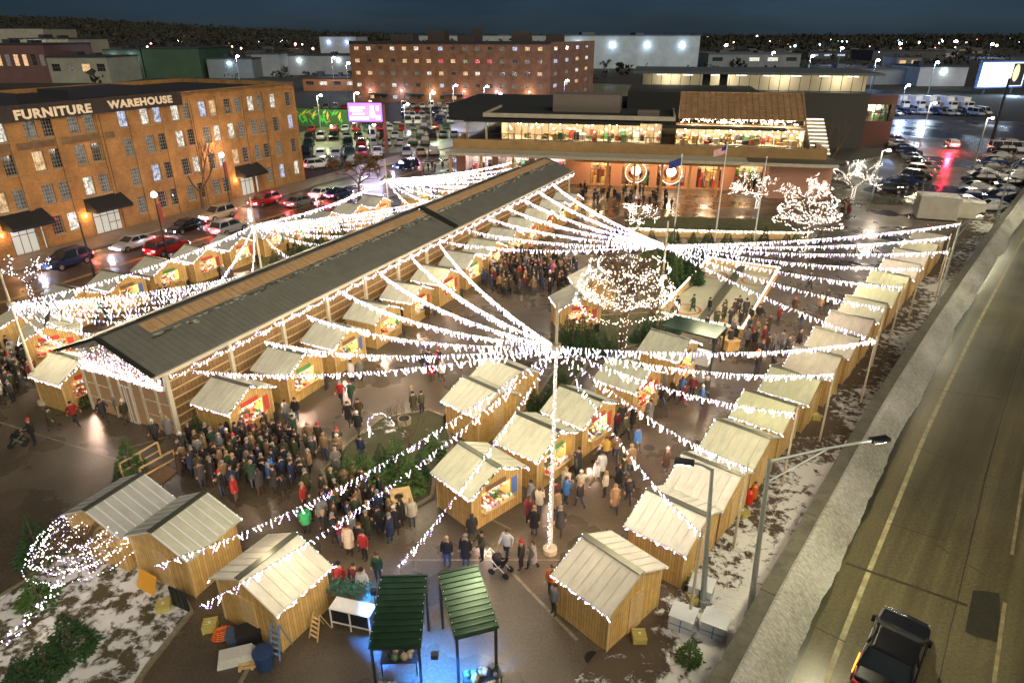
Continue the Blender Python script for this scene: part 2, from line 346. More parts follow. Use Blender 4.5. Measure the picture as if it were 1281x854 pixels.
for i in range(60):
    s0 = -50+i*6; b.prism([WQ(s0+.01,-5.02),WQ(s0+.01,-4.50),WQ(s0+5.97,-4.50),WQ(s0+5.97,-5.02)], -.05, 1.60)
    b.prism([WQ(s0+.01,-5.07),WQ(s0+.01,-4.46),WQ(s0+5.97,-4.46),WQ(s0+5.97,-5.07)], 1.602, 1.70)
o = b.build('highway_parapet', CONC); tag(o, 'long low concrete parapet along the market side of the highway', 'parapet')
def bank_ex(m, nt, b):
    N = nt.nodes; L = nt.links; tc = N.new('ShaderNodeTexCoord')
    mp = N.new('ShaderNodeMapping'); mp.inputs['Rotation'].default_value = (0,0,-YAW_W); L.new(tc.outputs['Object'], mp.inputs[0])
    mp2 = N.new('ShaderNodeMapping'); mp2.inputs['Scale'].default_value = (2.6,1.0,1); L.new(mp.outputs[0], mp2.inputs[0])
    a = N.new('ShaderNodeTexNoise'); a.inputs['Scale'].default_value = 4.2; a.inputs['Detail'].default_value = 9; a.inputs['Roughness'].default_value = .75; L.new(mp2.outputs[0], a.inputs['Vector'])
    c = N.new('ShaderNodeTexNoise'); c.inputs['Scale'].default_value = .22; c.inputs['Detail'].default_value = 4; L.new(tc.outputs['Object'], c.inputs['Vector'])
    cr = N.new('ShaderNodeValToRGB'); cr.color_ramp.elements[0].position = .35; cr.color_ramp.elements[0].color = (.15,.14,.08,1); cr.color_ramp.elements[1].position = .62; cr.color_ramp.elements[1].color = (.60,.60,.56,1)
    ad = N.new('ShaderNodeMath'); ad.operation = 'MULTIPLY_ADD'; L.new(c.outputs['Fac'], ad.inputs[0]); ad.inputs[1].default_value = .4; mu = N.new('ShaderNodeMath'); mu.operation='MULTIPLY'; L.new(a.outputs['Fac'], mu.inputs[0]); mu.inputs[1].default_value=.6; L.new(mu.outputs[0], ad.inputs[2])
    L.new(ad.outputs[0], cr.inputs[0]); L.new(cr.outputs[0], b.inputs['Base Color'])
    bp = N.new('ShaderNodeBump'); bp.inputs['Strength'].default_value = .9; bp.inputs['Distance'].default_value = .12; L.new(a.outputs['Fac'], bp.inputs['Height']); L.new(bp.outputs[0], b.inputs['Normal'])
b = MB(); prof = [(-4.50,1.66),(-4.36,1.76),(-4.10,1.70),(-3.8,1.48),(-3.5,1.22),(-3.22,1.0),(-2.98,.895)]; n = 660
for i in range(n+1):
    s = -45+i*.5
    for j, (a, z) in enumerate(prof):
        w = noise.noise(Vector((s*.33, j*.7, 3))); e = noise.noise(Vector((s*.12, 9, 1)))
        w2 = noise.noise(Vector((s*1.7,j*1.3,5))); nn = a + (w*.12+e*.34+w2*.07 if j > 3 else w*.04); zz = z+((w*.07+w2*.06) if 0 < j < 6 else 0); p = WQ(s, nn); b.v.append((p.x,p.y,zz))
for i in range(n):
    for j in range(6): a = i*7+j; b.f.append((a,a+7,a+8,a+1)); b.m.append(0)
struct('snow_bank', b, mat('ploughed_snow', (.5,.5,.5), .8, extra=bank_ex))
b = MB()
def rline(pts, w, z=ROADZ+.006, mb=b):
    P = [G(x,y,ROADZ) for x,y in pts]
    for i in range(len(P)-1):
        a, c = P[i], P[i+1]; d = (c-a).normalized(); s = Vector((-d.y,d.x,0))*w/2
        mb.add([(*(a-s).xy,z),(*(c-s).xy,z),(*(c+s).xy,z),(*(a+s).xy,z)], [(0,1,2,3)])
e0 = G(1038,854,ROADZ); e1 = G(1113,653,ROADZ); e2 = G(1281,300,ROADZ)
nl = ws(e1)[1]
for s0 in range(-40,300,3):
    nn = -1.88; w = .20; b.add([(*WQ(s0,nn-w/2).xy,ROADZ+.006),(*WQ(s0,nn+w/2).xy,ROADZ+.006),(*WQ(s0+3,nn+w/2).xy,ROADZ+.006),(*WQ(s0+3,nn-w/2).xy,ROADZ+.006)], [(0,1,2,3)])
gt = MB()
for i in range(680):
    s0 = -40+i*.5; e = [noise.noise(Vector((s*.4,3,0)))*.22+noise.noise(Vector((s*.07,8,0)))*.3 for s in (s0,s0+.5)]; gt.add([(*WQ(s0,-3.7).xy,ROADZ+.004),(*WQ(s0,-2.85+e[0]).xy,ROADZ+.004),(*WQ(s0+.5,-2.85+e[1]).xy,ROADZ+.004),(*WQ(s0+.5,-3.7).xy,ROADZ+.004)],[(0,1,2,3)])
struct('wet_shadow_band', gt, mat('wet_shaded_asphalt', (.045,.045,.025), .3, var=.3, vscale=1))  # wet strip along the bank, with the shadow there painted into its dark tone
struct('highway_edge_line', b, mat('worn_edge_paint', (.34,.31,.18), .6, var=.4, vscale=2))
n2 = 2.9
b = MB()
for i in range(20):
    s0 = -4+i*12; w = .13
    b.add([(*WQ(s0,n2-w/2).xy,ROADZ+.006),(*WQ(s0,n2+w/2).xy,ROADZ+.006),(*WQ(s0+8.5,n2+w/2).xy,ROADZ+.006),(*WQ(s0+8.5,n2-w/2).xy,ROADZ+.006)], [(0,1,2,3)])
struct('highway_lane_marking', b, mat('worn_lane_paint', (.26,.22,.12), .6, var=.4, vscale=2))
b = MB()
for pts, w in [([(1058,704),(1210,757)],.16),([(1012,780),(1058,803)],.06),([(1110,654),(1181,676)],.04),([(1150,560),(1250,600)],.05),([(1170,487),(1250,499)],.10),([(1196,430),(1281,445)],.05),([(1225,380),(1281,390)],.05)]: rline(pts, w, ROADZ+.010, b)
for i in range(80):
    s0 = -6+i*.9; o = 1.35+.05*noise.noise(Vector((s0*.8,2,7))); o2 = 1.35+.05*noise.noise(Vector(((s0+.9)*.8,2,7)))
    b.add([(*WQ(s0,o-.02).xy,ROADZ+.011),(*WQ(s0,o+.02).xy,ROADZ+.011),(*WQ(s0+.9,o2+.02).xy,ROADZ+.011),(*WQ(s0+.9,o2-.02).xy,ROADZ+.011)],[(0,1,2,3)])
rc = random.Random(19)
for i in range(16):     # wandering cracks
    s0 = rc.uniform(12,90); n0 = rc.uniform(-1.6,6); d = rc.uniform(-1,1); pts = []
    for j in range(9): pts.append(WQ(s0+j*.35*(1 if abs(d) < .5 else .3)+rc.uniform(-.1,.1), n0+j*.3*d+rc.uniform(-.12,.12)))
    for p, q in zip(pts, pts[1:]):
        u = (q-p).normalized(); s_ = Vector((-u.y,u.x,0))*rc.uniform(.008,.022); b.add([(*(p-s_).xy,ROADZ+.012),(*(q-s_).xy,ROADZ+.012),(*(q+s_).xy,ROADZ+.012),(*(p+s_).xy,ROADZ+.012)],[(0,1,2,3)])
a = [G(x,y,ROADZ) for x,y in [(1217,738),(1232,739),(1250,742),(1251,770),(1247,803),(1236,800),(1222,797),(1207,790),(1212,765)]]
b.add([(p.x,p.y,ROADZ+.010) for p in a], [tuple(range(9))])
struct('tar_repairs', b, mat('tar', (.035,.033,.022), .4, var=.3, vscale=5))
STRW = 14.0
# ---------------------------------------------------------------- light strings
def bulbs_along(mb, a, b, sag, per_m, drop, r, rnd, icicle=True):
    a = Vector(a); b = Vector(b); L = (b-a).length; n = int(L*per_m)
    side = (b-a).cross(Vector((0,0,1))).normalized()
    k = 0
    while k < n:
        t = k/n; p = a.lerp(b, t); p.z -= sag*4*t*(1-t)
        if icicle:
            m = rnd.choice((2,3,4,5,6,7)); dr = drop*m/7; slant = rnd.uniform(-.05,.05)
            for j in range(m):
                q = p+side*rnd.uniform(-.03,.03)+(b-a).normalized()*(slant*j+rnd.uniform(-.015,.015)); q.z -= dr*j/max(1,m-1)+rnd.uniform(0,.03)
                mb.octa(q, r*rnd.uniform(.8,1.25), 0 if rnd.random() < (.85 if j < m*.5 else .35) else 1, 1.3)
            k += per_m*(.15+r*2.6)*rnd.uniform(.7,1.3)
            if rnd.random() < .5: q = a.lerp(b,(k-1)/n); q.z = q.z-sag*4*t*(1-t)-.01; mb.octa(q, r*.8, 1, 1)
        else:
            q = p+Vector((rnd.uniform(-drop,drop),rnd.uniform(-drop,drop),rnd.uniform(-drop,drop)*.6))
            mb.octa(q, r*rnd.uniform(.8,1.25), 0 if rnd.random() < .7 else 1, 1.2); k += 1
def strand(a, b, label, group, sag=.5, per_m=9, drop=.32, r=.034, bmats=None, icicle=True, lit=1):
    a = Vector(a); b = Vector(b); rnd = random.Random(hash((round(a.x,1),round(b.y,1))) & 0xffff)
    c = MB(); pts = []
    for i in range(13):
        t = i/12; p = a.lerp(b, t); p.z -= sag*4*t*(1-t); pts.append(p)
    c.tube(pts, .012, 4)
    o = c.build('light_string', CABLE); tag(o, label, 'string lights', group)
    m = MB(); bulbs_along(m, a, b, sag, per_m, drop, r, rnd, icicle)
    m.build('light_bulbs', bmats or [WHITE_BULB, VIOLET_BULB], o, kind='stuff')
    L = (b-a).length; n = max(1,round(L/9)) if lit else 0
    for i in range(n):
        t = (i+.5)/n; p = a.lerp(b,t); p.z -= sag*4*t*(1-t)+.2; lamp_light('strand_fill_light', p, L/n*STRW*(1 if p.z > 4.6 else .35), (1,.80,.53), o, .25)  # unseen point lights added along the strand to strengthen its bulbs
    return o

# ---------------------------------------------------------------- market huts
HL, HW, HE, HR = 3.02, 3.78, 2.2, 3.1     # roof length, roof width, eave and ridge heights
GOODS = [mat('goods_%s' % n, c, .6) for n, c in [('red',(.6,.08,.06)),('cream',(.8,.7,.5)),('green',(.1,.3,.1)),('blue',(.12,.2,.5)),('pink',(.8,.4,.45)),('gold',(.7,.45,.1)),('white',(.85,.85,.85))]]
HUTIN = mat('hut_inside', (.62,.40,.20), .7)
INLAMP = mat('hut_lamp', (.9,.8,.7), emit=(1.0,.74,.48), es=30)
def make_hut(seed, ribs=True, window=True, garland='front', frost=False):
    rnd = random.Random(seed); t = thing('market_hut', None, 'hut')
    wx, wy = HL/2-.18, HW/2-.25
    w = MB(); th = .06
    # gable outline helper
    def gable(x0, x1, hole=None):
        zr = HR-.10; ze = HE-.02-.12*.25; k = (HR-HE)/(HW/2)
        zz = lambda y: HR-.09-abs(y)*k
        if not hole: w.profx([(-wy,0),(wy,0),(wy,zz(wy)),(0,zz(0)),(-wy,zz(wy))], x0, x1); return
        y0,y1,z0,z1 = hole
        w.box(x0,x1,-wy,y0,0,zz(wy)); w.box(x0,x1,y1,wy,0,zz(wy)); w.box(x0,x1,y0+.002,y1-.002,0,z0)
        w.profx([(y0+.002,z1),(y1-.002,z1),(y1-.002,zz(wy)),(y0+.002,zz(wy))], x0, x1)
        w.profx([(-wy,zz(wy)+.001),(wy,zz(wy)+.001),(0,zz(0))], x0, x1)
    hole = (-1.05,.85,.95,1.88)
    gable(-wx, -wx+th)
    gable(wx-th, wx, hole if window else None)
    for s in (-1,1):
        y = s*(wy-th/2); w.box(-wx+th+.002, wx-th-.002, y-th/2, y+th/2, 0, HR-.12-abs(y)*(HR-HE)/(HW/2)-.03)
    for x in (-wx-.012, wx+.012):
        for s in (-1,1): w.box(x-.012,x+.012,s*wy-.06,s*wy+.06,0,HE+.02,1)
    w.build('wall', [WOOD, WOOD_L], t)
    r = MB(); k = (HR-HE)/(HW/2)
    for s in (-1,1):
        r.add([(-HL/2,0,HR),(HL/2,0,HR),(HL/2,s*HW/2,HE),(-HL/2,s*HW/2,HE),(-HL/2,0,HR-.05),(HL/2,0,HR-.05),(HL/2,s*HW/2,HE-.05),(-HL/2,s*HW/2,HE-.05)],
              [(0,1,2,3),(4,7,6,5),(0,4,5,1),(1,5,6,2),(2,6,7,3),(3,7,4,0)])
        if ribs:
            for i in range(8):
                x = -HL/2+.03+i*(HL-.06)/7
                r.beam((x,s*.05,HR-.05*k+.012),(x,s*(HW/2-.01),HE+.012), .07 if frost else .025, .035, 1 if frost else 0)
        r.beam((-HL/2,s*HW/2+s*.012,HE-.05),(HL/2,s*HW/2+s*.012,HE-.05),.02,.10)
    ro = r.build('roof', [ROOF, mat('frost_on_seam', (.66,.68,.66), .6)], t)
    sn = MB(); nx, ny = 34, 22; off = seed*3.7      # thin leftovers of snow lying on the sheets
    for s in (-1,1):
        def gp(i,j):
            x = -HL/2+HL*i/nx; y = s*(HW/2)*j/ny; w = .02*noise.noise(Vector((i*.9,j*.9,off))); return (x+w,y+w*1.5,HR-abs(y)*k+.022)
        for i in range(nx):
            for j in range(1,ny):
                q = noise.noise(Vector((i*.13+off,j*.17*1.1,s*4+seed)))+.35*noise.noise(Vector((i*.4,j*.4,off)))+.22*(j/ny)
                if q > 9: sn.add([gp(i,j),gp(i+1,j),gp(i+1,j+1),gp(i,j+1)],[(0,1,2,3)])
    if sn.f: sn.build('roof_snow', mat('roof_snow', (.72,.71,.66), .8), ro, kind='stuff')
    c = MB(); c.beam((-HL/2-.01,.07,HR+.012),(HL/2+.01,.07,HR+.012),.15,.035); c.beam((-HL/2-.01,-.07,HR+.010),(HL/2+.01,-.07,HR+.010),.15,.035)
    c.build('ridge_cap', RIDGE, ro)
    d = MB(); d.box(-wx-.05,-wx-.003,-.45,.40,.05,1.95); d.build('door', WOOD_L, t)
    if window:
        cn = MB(); cn.box(wx+.003,wx+.34,-1.10,.90,.90,.95); cn.box(wx+.003,wx+.02,-1.10,.90,.70,.90)
        for y in (-.95,.75): cn.beam((wx+.02,y,.55),(wx+.26,y,.89),.04,.04)
        cn.build('counter', WOOD_L, t)
        g = MB()
        for i in range(46):
            y = rnd.uniform(-.98,.78); s = rnd.uniform(.05,.13); x = rnd.choice((wx-.2,wx+.1,wx+.16,wx-.5)); z = .96 if x > wx-.3 else rnd.choice((1.0,1.3,1.6))
            mi = rnd.randrange(7)
            if rnd.random() < .5: g.box(x-s,x+s,y-s*.6,y+s*.6,z,z+s*1.6,mi)
            else: g.ball((x,y,z+s),s,mi,6,4)
        for i in range(10):     # things hung across the opening
            y = -.95+i*.19; g.tube([(wx-.12,y,1.86),(wx-.12,y,1.72)], .006, 3, 6); g.ball((wx-.12,y,1.66),rnd.uniform(.05,.08),rnd.randrange(7),6,4)
        g.build('display', GOODS, t, kind='stuff')
        sh = MB(); sh.box(-wx+th+.01,-wx+th+.35,-1.3,1.3,1.25,1.29); sh.box(-wx+th+.01,-wx+th+.35,-1.3,1.3,.85,.89)
        sh.box(-wx+th+.01,-wx+th+.03,-1.38,1.38,.02,2.05); sh.build('shelf', HUTIN, t)
        lm = MB(); lm.ball((.25,0,2.25),(.16,.16,.07),0,8,5); lo = lm.build('lamp', INLAMP, t)
        sg = MB(); sg.box(wx+.02,wx+.05,-.75,.55,1.95,2.22); sg.build('sign_board', [WOOD_D, GOODS[0], GOODS[2], WOOD_L, DARK][seed%5], t)
        if seed % 2: bn = MB(); bn.box(wx+.015,wx+.03,.95,1.35,.9,1.9); bn.build('banner', GOODS[[3,0,5,2,6][seed%5]], t)
        if seed % 3: cb = MB(); cb.obox((wx+.55,1.25,.42),(.06,.5,.84),.35,0,0); cb.build('menu_board', DARK, t)
        li = lamp_light('hut_light', (.55,0,2.0), 560, (1.0,.64,.46), t, .12)
    gl = MB()
    pts = []
    x = HL/2+.03
    rr = random.Random(seed+5)
    for s in (-1,1): bulbs_along(gl, (x,0,HR-.02),(x,s*HW/2,HE-.04),.0,11,.12,.022,rr)
    if garland in ('front','left'): bulbs_along(gl, (HL/2,-HW/2-.03,HE-.05),(-HL/2,-HW/2-.03,HE-.05),.0,10,.12,.021,rr)
    if garland in ('front','right','both'): bulbs_along(gl, (HL/2,HW/2+.03,HE-.05),(-HL/2,HW/2+.03,HE-.05),.0,10,.12,.021,rr)
    gl.build('eave_lights', [WHITE_BULB, VIOLET_BULB, WARM_BULB], t, kind='stuff')
    vg = MB()
    for s in (-1,1):
        for i in range(46):
            q = rr.random(); y = s*HW/2*q; z = HR-(HR-HE)*q-.02
            vg.octa((x+.01+rr.uniform(-.03,.03), y, z+rr.uniform(-.05,.04)), rr.uniform(.03,.06), 0, .7)
    vg.build('fir_garland', FIR, t)
    return t
HUTS = [make_hut(11), make_hut(23, True, True, 'right'), make_hut(37, True, True, 'left')]
HUT_PLAIN = make_hut(41, True, False, 'left'); HUTS.append(make_hut(53, True, True, 'right', True)); HUTS += [make_hut(61,True,True,'right'), make_hut(64,True,True,'right'), make_hut(75,True,True,'front'), make_hut(82,True,True,'right'), make_hut(91,True,True,'left')]
ROOFCOL = [(.62,.61,.48),(.56,.56,.46),(.64,.62,.52),(.50,.51,.43),(.58,.60,.44),(.62,.58,.50)]
def set_hut(k, loc, rz, label, group, col=None, z=0):
    p = HUTS[k] if k >= 0 else HUT_PLAIN
    o = put(p, (loc[0],loc[1],z), rz, label, group)
    col = col or R.choice(ROOFCOL)
    for c in o.children:
        if c.name.startswith('roof'): c.color = (*col,1)
    return o
HUTPOS = []
# the row of huts beside the highway: fronts to the aisle
ROW_R = [(4.0,20.75,-47),(7.35,24.0,-40),(9.7,26.9,-39),(12.2,30.1,-40),(14.8,33.4,-39),(17.45,36.5,-38),(20.1,39.6,-38),(22.7,42.6,-39),(25.2,45.7,-38),(27.8,48.9,-39),(30.4,52.0,-39),(33.0,55.3,-39),(35.7,58.5,-39),(38.4,61.8,-39),(41.1,65.0,-39),(43.7,68.2,-39)]
gcols = [(.60,.58,.50),(.64,.62,.56),(.62,.60,.54),(.46,.47,.36),(.52,.54,.36),(.56,.58,.40),(.62,.58,.48),(.62,.58,.47),(.58,.52,.46),(.55,.56,.42),(.60,.62,.42),(.60,.62,.42),(.62,.57,.50),(.60,.55,.50),(.58,.57,.42),(.60,.58,.48)]
for i, (x,y,a) in enumerate(ROW_R):
    extra = 'the nearest of the row beside the highway' if i == 0 else ('at the far end of the row beside the highway' if i == len(ROW_R)-1 else '%s from the near end of the row beside the highway' % ORD[i])
    set_hut([0,1,4,5][i%4] if i else 0, (x,y), math.radians(a+180), 'pale roofed wooden hut, '+extra, 'huts in the row beside the highway', gcols[i])
    HUTPOS.append((x,y))
# centre cluster: fronts to the same aisle
ROW_C = [(-1.65,27.7,-46),(1.35,30.75,-40),(4.0,33.9,-40),(7.5,37.9,-40),(11.0,42.2,-38)]
for i, (x,y,a) in enumerate(ROW_C):
    set_hut([6,2,8,0,6][i], (x,y), math.radians(a), ['wooden hut with arched window of white goods, nearest of the central run','wooden hut with a wreath beside its lit window, second of the central run','wooden hut with dark goods under its window, third of the central run','wooden hut hung with colourful scarves, fourth of the central run','wooden hut hung with orange goods, farthest of the central run'][i], 'huts in the central run', (.55,.57,.44)); HUTPOS.append((x,y))
for i, (px,py,a) in enumerate([(602,487,-42),(632,461,-42)]):
    g = G(px,py,2.7); set_hut(0, (g.x,g.y), math.radians(a+180), 'wooden hut turned back to back with the central run, %s of its pair' % ('nearer','farther')[i], 'pair of huts turned towards the open plaza', (.57,.58,.47)); HUTPOS.append((g.x,g.y))
for i, (px,py,a,k) in enumerate([(721,369,-78,0),(742,344,-80,-1)]):
    g = G(px,py,2.7); set_hut(k, (g.x,g.y), math.radians(a), ['wooden hut with dark goods standing alone before the big wrapped tree','small wooden hut behind the lone hut, half hidden by the wrapped tree'][i], None, (.50,.50,.42)); HUTPOS.append((g.x,g.y))
# row backed against the long hall
ROW_M = [(274,481),(343,444),(400,414),(445,389),(485,365),(517,347),(547,330),(575,315),(601,300),(625,287),(646,275),(667,263),(686,252)]
for i, (px,py) in enumerate(ROW_M):
    s = hs(G(274,481,2.6))[0]+i*4.78; p = HP(s, -30.15)
    lab = 'wooden hut with firewood beside it, nearest of the row under the hall eave' if i == 0 else ('wooden hut at the far end of the row under the hall eave' if i == len(ROW_M)-1 else 'wooden hut, %s from the near end of the row under the hall eave' % ORD[i])
    set_hut([0,7,6,1,8][i % 5], (p.x,p.y), YAW_H-PI/2+math.radians(R.uniform(-2,2)), lab, 'huts in the row under the hall eave', R.choice([(.55,.56,.46),(.58,.58,.48),(.44,.46,.40),(.60,.60,.46)])); HUTPOS.append((p.x,p.y))
# row along the street
ROW_L = [(88,366),(145,347),(198,329),(246,314),(289,300),(330,286),(367,277),(404,268),(439,259),(468,250),(520,240),(566,228)]
for i, (px,py) in enumerate(ROW_L):
    g = G(px,py,2.6)
    set_hut([1,6,7,0,8][i % 5], (g.x,g.y), YAW_H-PI/2+math.radians(R.uniform(-2,2)), 'brightly lit wooden hut, %s in the row along the brick warehouse street' % ORD[i], 'huts in the row along the street', R.choice([(.40,.41,.38),(.44,.44,.40),(.50,.50,.42)])); HUTPOS.append((g.x,g.y))
for i, (px,py,a,lb) in enumerate([(88,455,-25,'small wooden hut with icicle lights beside the glazed hall front'),(30,395,-60,'wooden hut at the edge of the photo by the street end mast'),(62,408,-60,'wooden hut between the street end mast and the hall')]):
    g = G(px,py,2.5); set_hut([0,-1,0][i], (g.x,g.y), math.radians(a), lb, None, (.60,.60,.48)); HUTPOS.append((g.x,g.y))
# three stepped huts near the camera, backs towards it
BLH = [((-18.1,24.75),66,(.46,.47,.46),'wooden hut with grey ribbed metal roof behind the light wrapped tree'),((-14.55,23.35),66,(.50,.52,.42),'wooden hut with ribbed metal roof and an orange board against its wall'),((-9.75,20.65),60,(.68,.66,.55),'wooden hut with smooth snow covered roof and clutter behind it')]
for i, (p,a,col,lb) in enumerate(BLH):
    set_hut([3,3,0][i], p, math.radians(a), lb, None, col); HUTPOS.append(p)
# ---------------------------------------------------------------- long hall
SF = hs((-19.57,33.92))[0]; NR = -32.0; NL = -40.4; SL = 67.5; NM = -36.4; ZE = 4.5; ZR = 6.1
def hall():
    t = thing('market_hall', 'long gabled hall with dark metal roof and glazed front hung with lights', 'hall', HP(SF,NM), YAW_H)
    # local: x along hall from 0 to SL, y across (positive = street side)
    hw = 4.2
    mroof = mat('hall_metal_roof', (.185,.19,.165), .42, metal=.2, var=.14, vscale=.8, bump=.06, bscale=5)
    r = MB(); k = (ZR-ZE)/hw
    segs = [(-.9, 33.6), (34.4, SL)]
    for a, b in segs:
        r.profx([(0,ZR-.12),(0,ZR),(-hw,ZE),(-hw,ZE-.14)], a, b); r.profx([(0.001,ZR-.12),(hw,ZE-.14),(hw,ZE),(0.001,ZR)], a, b)
    ro = r.build('roof', mroof, t)
    s = MB()
    for i in range(150):
        x = -.8+i*.455
        if 33.6 < x < 34.4: continue
        for sg in (-1,1): s.beam((x,sg*.2,ZR-.2*k+.015),(x,sg*(hw-.02),ZE+.018),.03,.03)
    s.build('standing_seams', mroof, ro)
    # translucent strip under the ridge, the lamps' backlight put into its tan colour and glow
    for a, b in ((1.6,33.4),(34.7,SL-1)):
        sk = MB()
        for i in range(int((b-a)/.6)):
            x = a+i*.6; y0, y1 = -.28, -1.2
            sk.add([(x+.03,y0,ZR+y0*k+.03),(x+.57,y0,ZR+y0*k+.03),(x+.57,y1,ZR+y1*k+.03),(x+.03,y1,ZR+y1*k+.03),(x+.03,y0,ZR+y0*k),(x+.57,y0,ZR+y0*k),(x+.57,y1,ZR+y1*k),(x+.03,y1,ZR+y1*k)],[(0,3,2,1),(0,1,5,4),(2,3,7,6),(1,2,6,5),(3,0,4,7)])
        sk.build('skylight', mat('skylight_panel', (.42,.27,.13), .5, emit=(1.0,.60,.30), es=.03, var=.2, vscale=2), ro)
    sn = MB(); rr = random.Random(3)
    for i in range(520):
        x = rr.uniform(1.5,SL-1)
        if 33.2 < x < 34.8: continue
        y = -1.42+rr.gauss(0,.10)-abs(noise.noise(Vector((x*.35,0,0))))*.5; q = rr.uniform(.04,.16)
        sn.ball((x,y,ZR+y*k+.015),(q*1.8,q,.035), 0 if rr.random() < .45 else 1,6,3)
    sn.build('ice_edge', [mat('ice_crust', (.42,.44,.38), .5), mat('wet_moss', (.05,.06,.035), .5)], ro, kind='stuff')
    c = MB(); c.beam((-.95,0,ZR+.03),(SL,0,ZR+.03),.34,.06)
    c.beam((34,-.1,ZR+.09),(34,-hw,ZE+.09),.7,.16); c.beam((34,.1,ZR+.09),(34,hw,ZE+.09),.7,.16)
    for sg in (-1,1):
        for y0,y1 in ((0,1),): c.beam((-.93,0,ZR+.04),(-.93,sg*(hw+.02),ZE+.04),.28,.12)
    c.build('ridge_cap', mat('dark_flashing', (.05,.055,.045), .35, metal=.5), ro)
    g = MB()
    for sg in (-1,1):
        g.box(-.95,SL,min(sg*hw,sg*(hw+.14)),max(sg*hw,sg*(hw+.14)),ZE-.16,ZE-.02)
    g.build('gutter', CREAM, ro)
    # right and street side frames: posts, rails, boards
    P = MB()
    for sg in (-1,1):
        n = 14
        for i in range(n+1):
            x = .1+i*(SL-.4)/n; P.box(x-.12,x+.12,sg*3.75-.12,sg*3.75+.12,0,ZE+.12)
        P.box(0,SL-.2,sg*3.75-.09,sg*3.75+.09,ZE-.52,ZE-.27)
    P.build('post', CREAM, t)
    W = MB()
    for sg in (-1,1):
        for z in (.5,1.1,1.7,2.3,2.9,3.5): W.box(.25,SL-.4,sg*3.75-.03,sg*3.75+.03,z,z+.10)
    W.build('slatted_wall', WOOD_L, t)
    bk = MB()
    for sg in (-1,1): bk.box(.25,SL-.4,sg*3.55-.03,sg*3.55+.03,.02,3.9)
    bk.build('wall', mat('hall_boards', (.30,.18,.08), .7, extra=planks(.3,(.1,.06,.03))), t)
    # glazed front
    F = MB()
    F.box(-.06,.06,-3.85,3.85,3.02,3.22)
    for y in (-3.8,-2.75,-1.45,-.5,.5,1.45,2.75,3.8): F.box(-.07,.07,y-.09,y+.09,0,3.02)
    for z in (1.0,2.0): F.box(-.045,.045,-2.7,-1.5,z,z+.06); F.box(-.045,.045,1.5,2.7,z,z+.06); F.box(-.045,.045,-3.7,-2.8,z,z+.06); F.box(-.045,.045,2.8,3.7,z,z+.06)
    F.build('front_frame', CREAM, t)
    gl = MB(); gl.box(-.02,.0,-3.7,3.7,.05,3.0); gl.build('glazing', mat('hall_front_glass', (.05,.035,.02), .12, emit=(1,.55,.25), es=.12, var=.5, vscale=1.2), t)
    d = MB()
    for y in (-.48,.06):
        d.box(-.11,-.075,y,y+.06,.05,2.5); d.box(-.11,-.075,y+.36,y+.42,.05,2.5); d.box(-.11,-.075,y,y+.42,2.5,2.6); d.box(-.11,-.075,y,y+.42,.0,.1)
    d.build('door', WHITEP, t)
    tb = MB(); tb.profx([(-3.7,3.25),(3.7,3.25),(0,5.85)], .02, .08); tb.build('gable_board', WOOD_D, t)
    fr = MB()
    for sg in (-1,1): fr.beam((-.05,0,ZR-.25),(-.05,sg*4.0,ZE-.22),.1,.16)
    fr.beam((-.05,0,3.2),(-.05,0,ZR-.2),.1,.12); fr.build('gable_truss', CREAM, t)
    l = MB(); rr = random.Random(8)
    for i in range(1500):
        y = rr.uniform(-3.6,3.6); zt = ZR-.3-abs(y)*k-.0; 
        z = rr.triangular(3.0, zt, 3.05)
        if z > zt or rr.random() < abs(y+.2)/9: continue
        l.octa((-.14+rr.uniform(-.05,.03), y, z), rr.uniform(.014,.026), 0 if rr.random() < .6 else 1, 1.3)
    l.build('gable_lights', [WHITE_BULB, VIOLET_BULB], t, kind='stuff')
    e = MB(); rr = random.Random(9)
    for i in range(40):
        x0 = i*SL/40; bulbs_along(e,(x0,-hw-.2,ZE-.25),(x0+SL/40,-hw-.2,ZE-.25),.22,9,.25,.024,rr)
        bulbs_along(e,(x0,hw+.2,ZE-.25),(x0+SL/40,hw+.2,ZE-.25),.22,4,.2,.026,rr)
    e.build('eave_lights', [WHITE_BULB, VIOLET_BULB], t, kind='stuff')
    lm = MB()
    for i in range(12): lm.tube([(2.5+i*5.4,0,3.9),(2.5+i*5.4,0,4.0)],.25,10)
    lm.build('lamp', LIT_WARM, t)
    return t
hall()
# firewood ricks either side of the entrance
def firewood(px, py, rz, lb):
    g = G(px,py); b = MB(); rr = random.Random(int(px)); 
    for r_ in range(8):
        for c_ in range(10):
            y = -.95+c_*.2+(r_%2)*.1; z = .10+r_*.165; b.tube([(-.22,y,z),(.22+rr.uniform(-.03,.05),y,z)], rr.uniform(.075,.095), 7, rr.choice((0,0,1)))
    o = b.build('firewood_stack', [mat('cut_logs', (.50,.29,.16), .8), mat('cut_logs_dark', (.30,.16,.09), .8)]); o.location = g; o.rotation_euler.z = rz
    tag(o, lb, 'firewood')
firewood(88,492, YAW_H+PI+.2, 'stack of cut logs between two small firs before the small hut')
firewood(236,522, YAW_H+PI+.1, 'stack of cut logs leaning on the nearest hut under the hall eave')
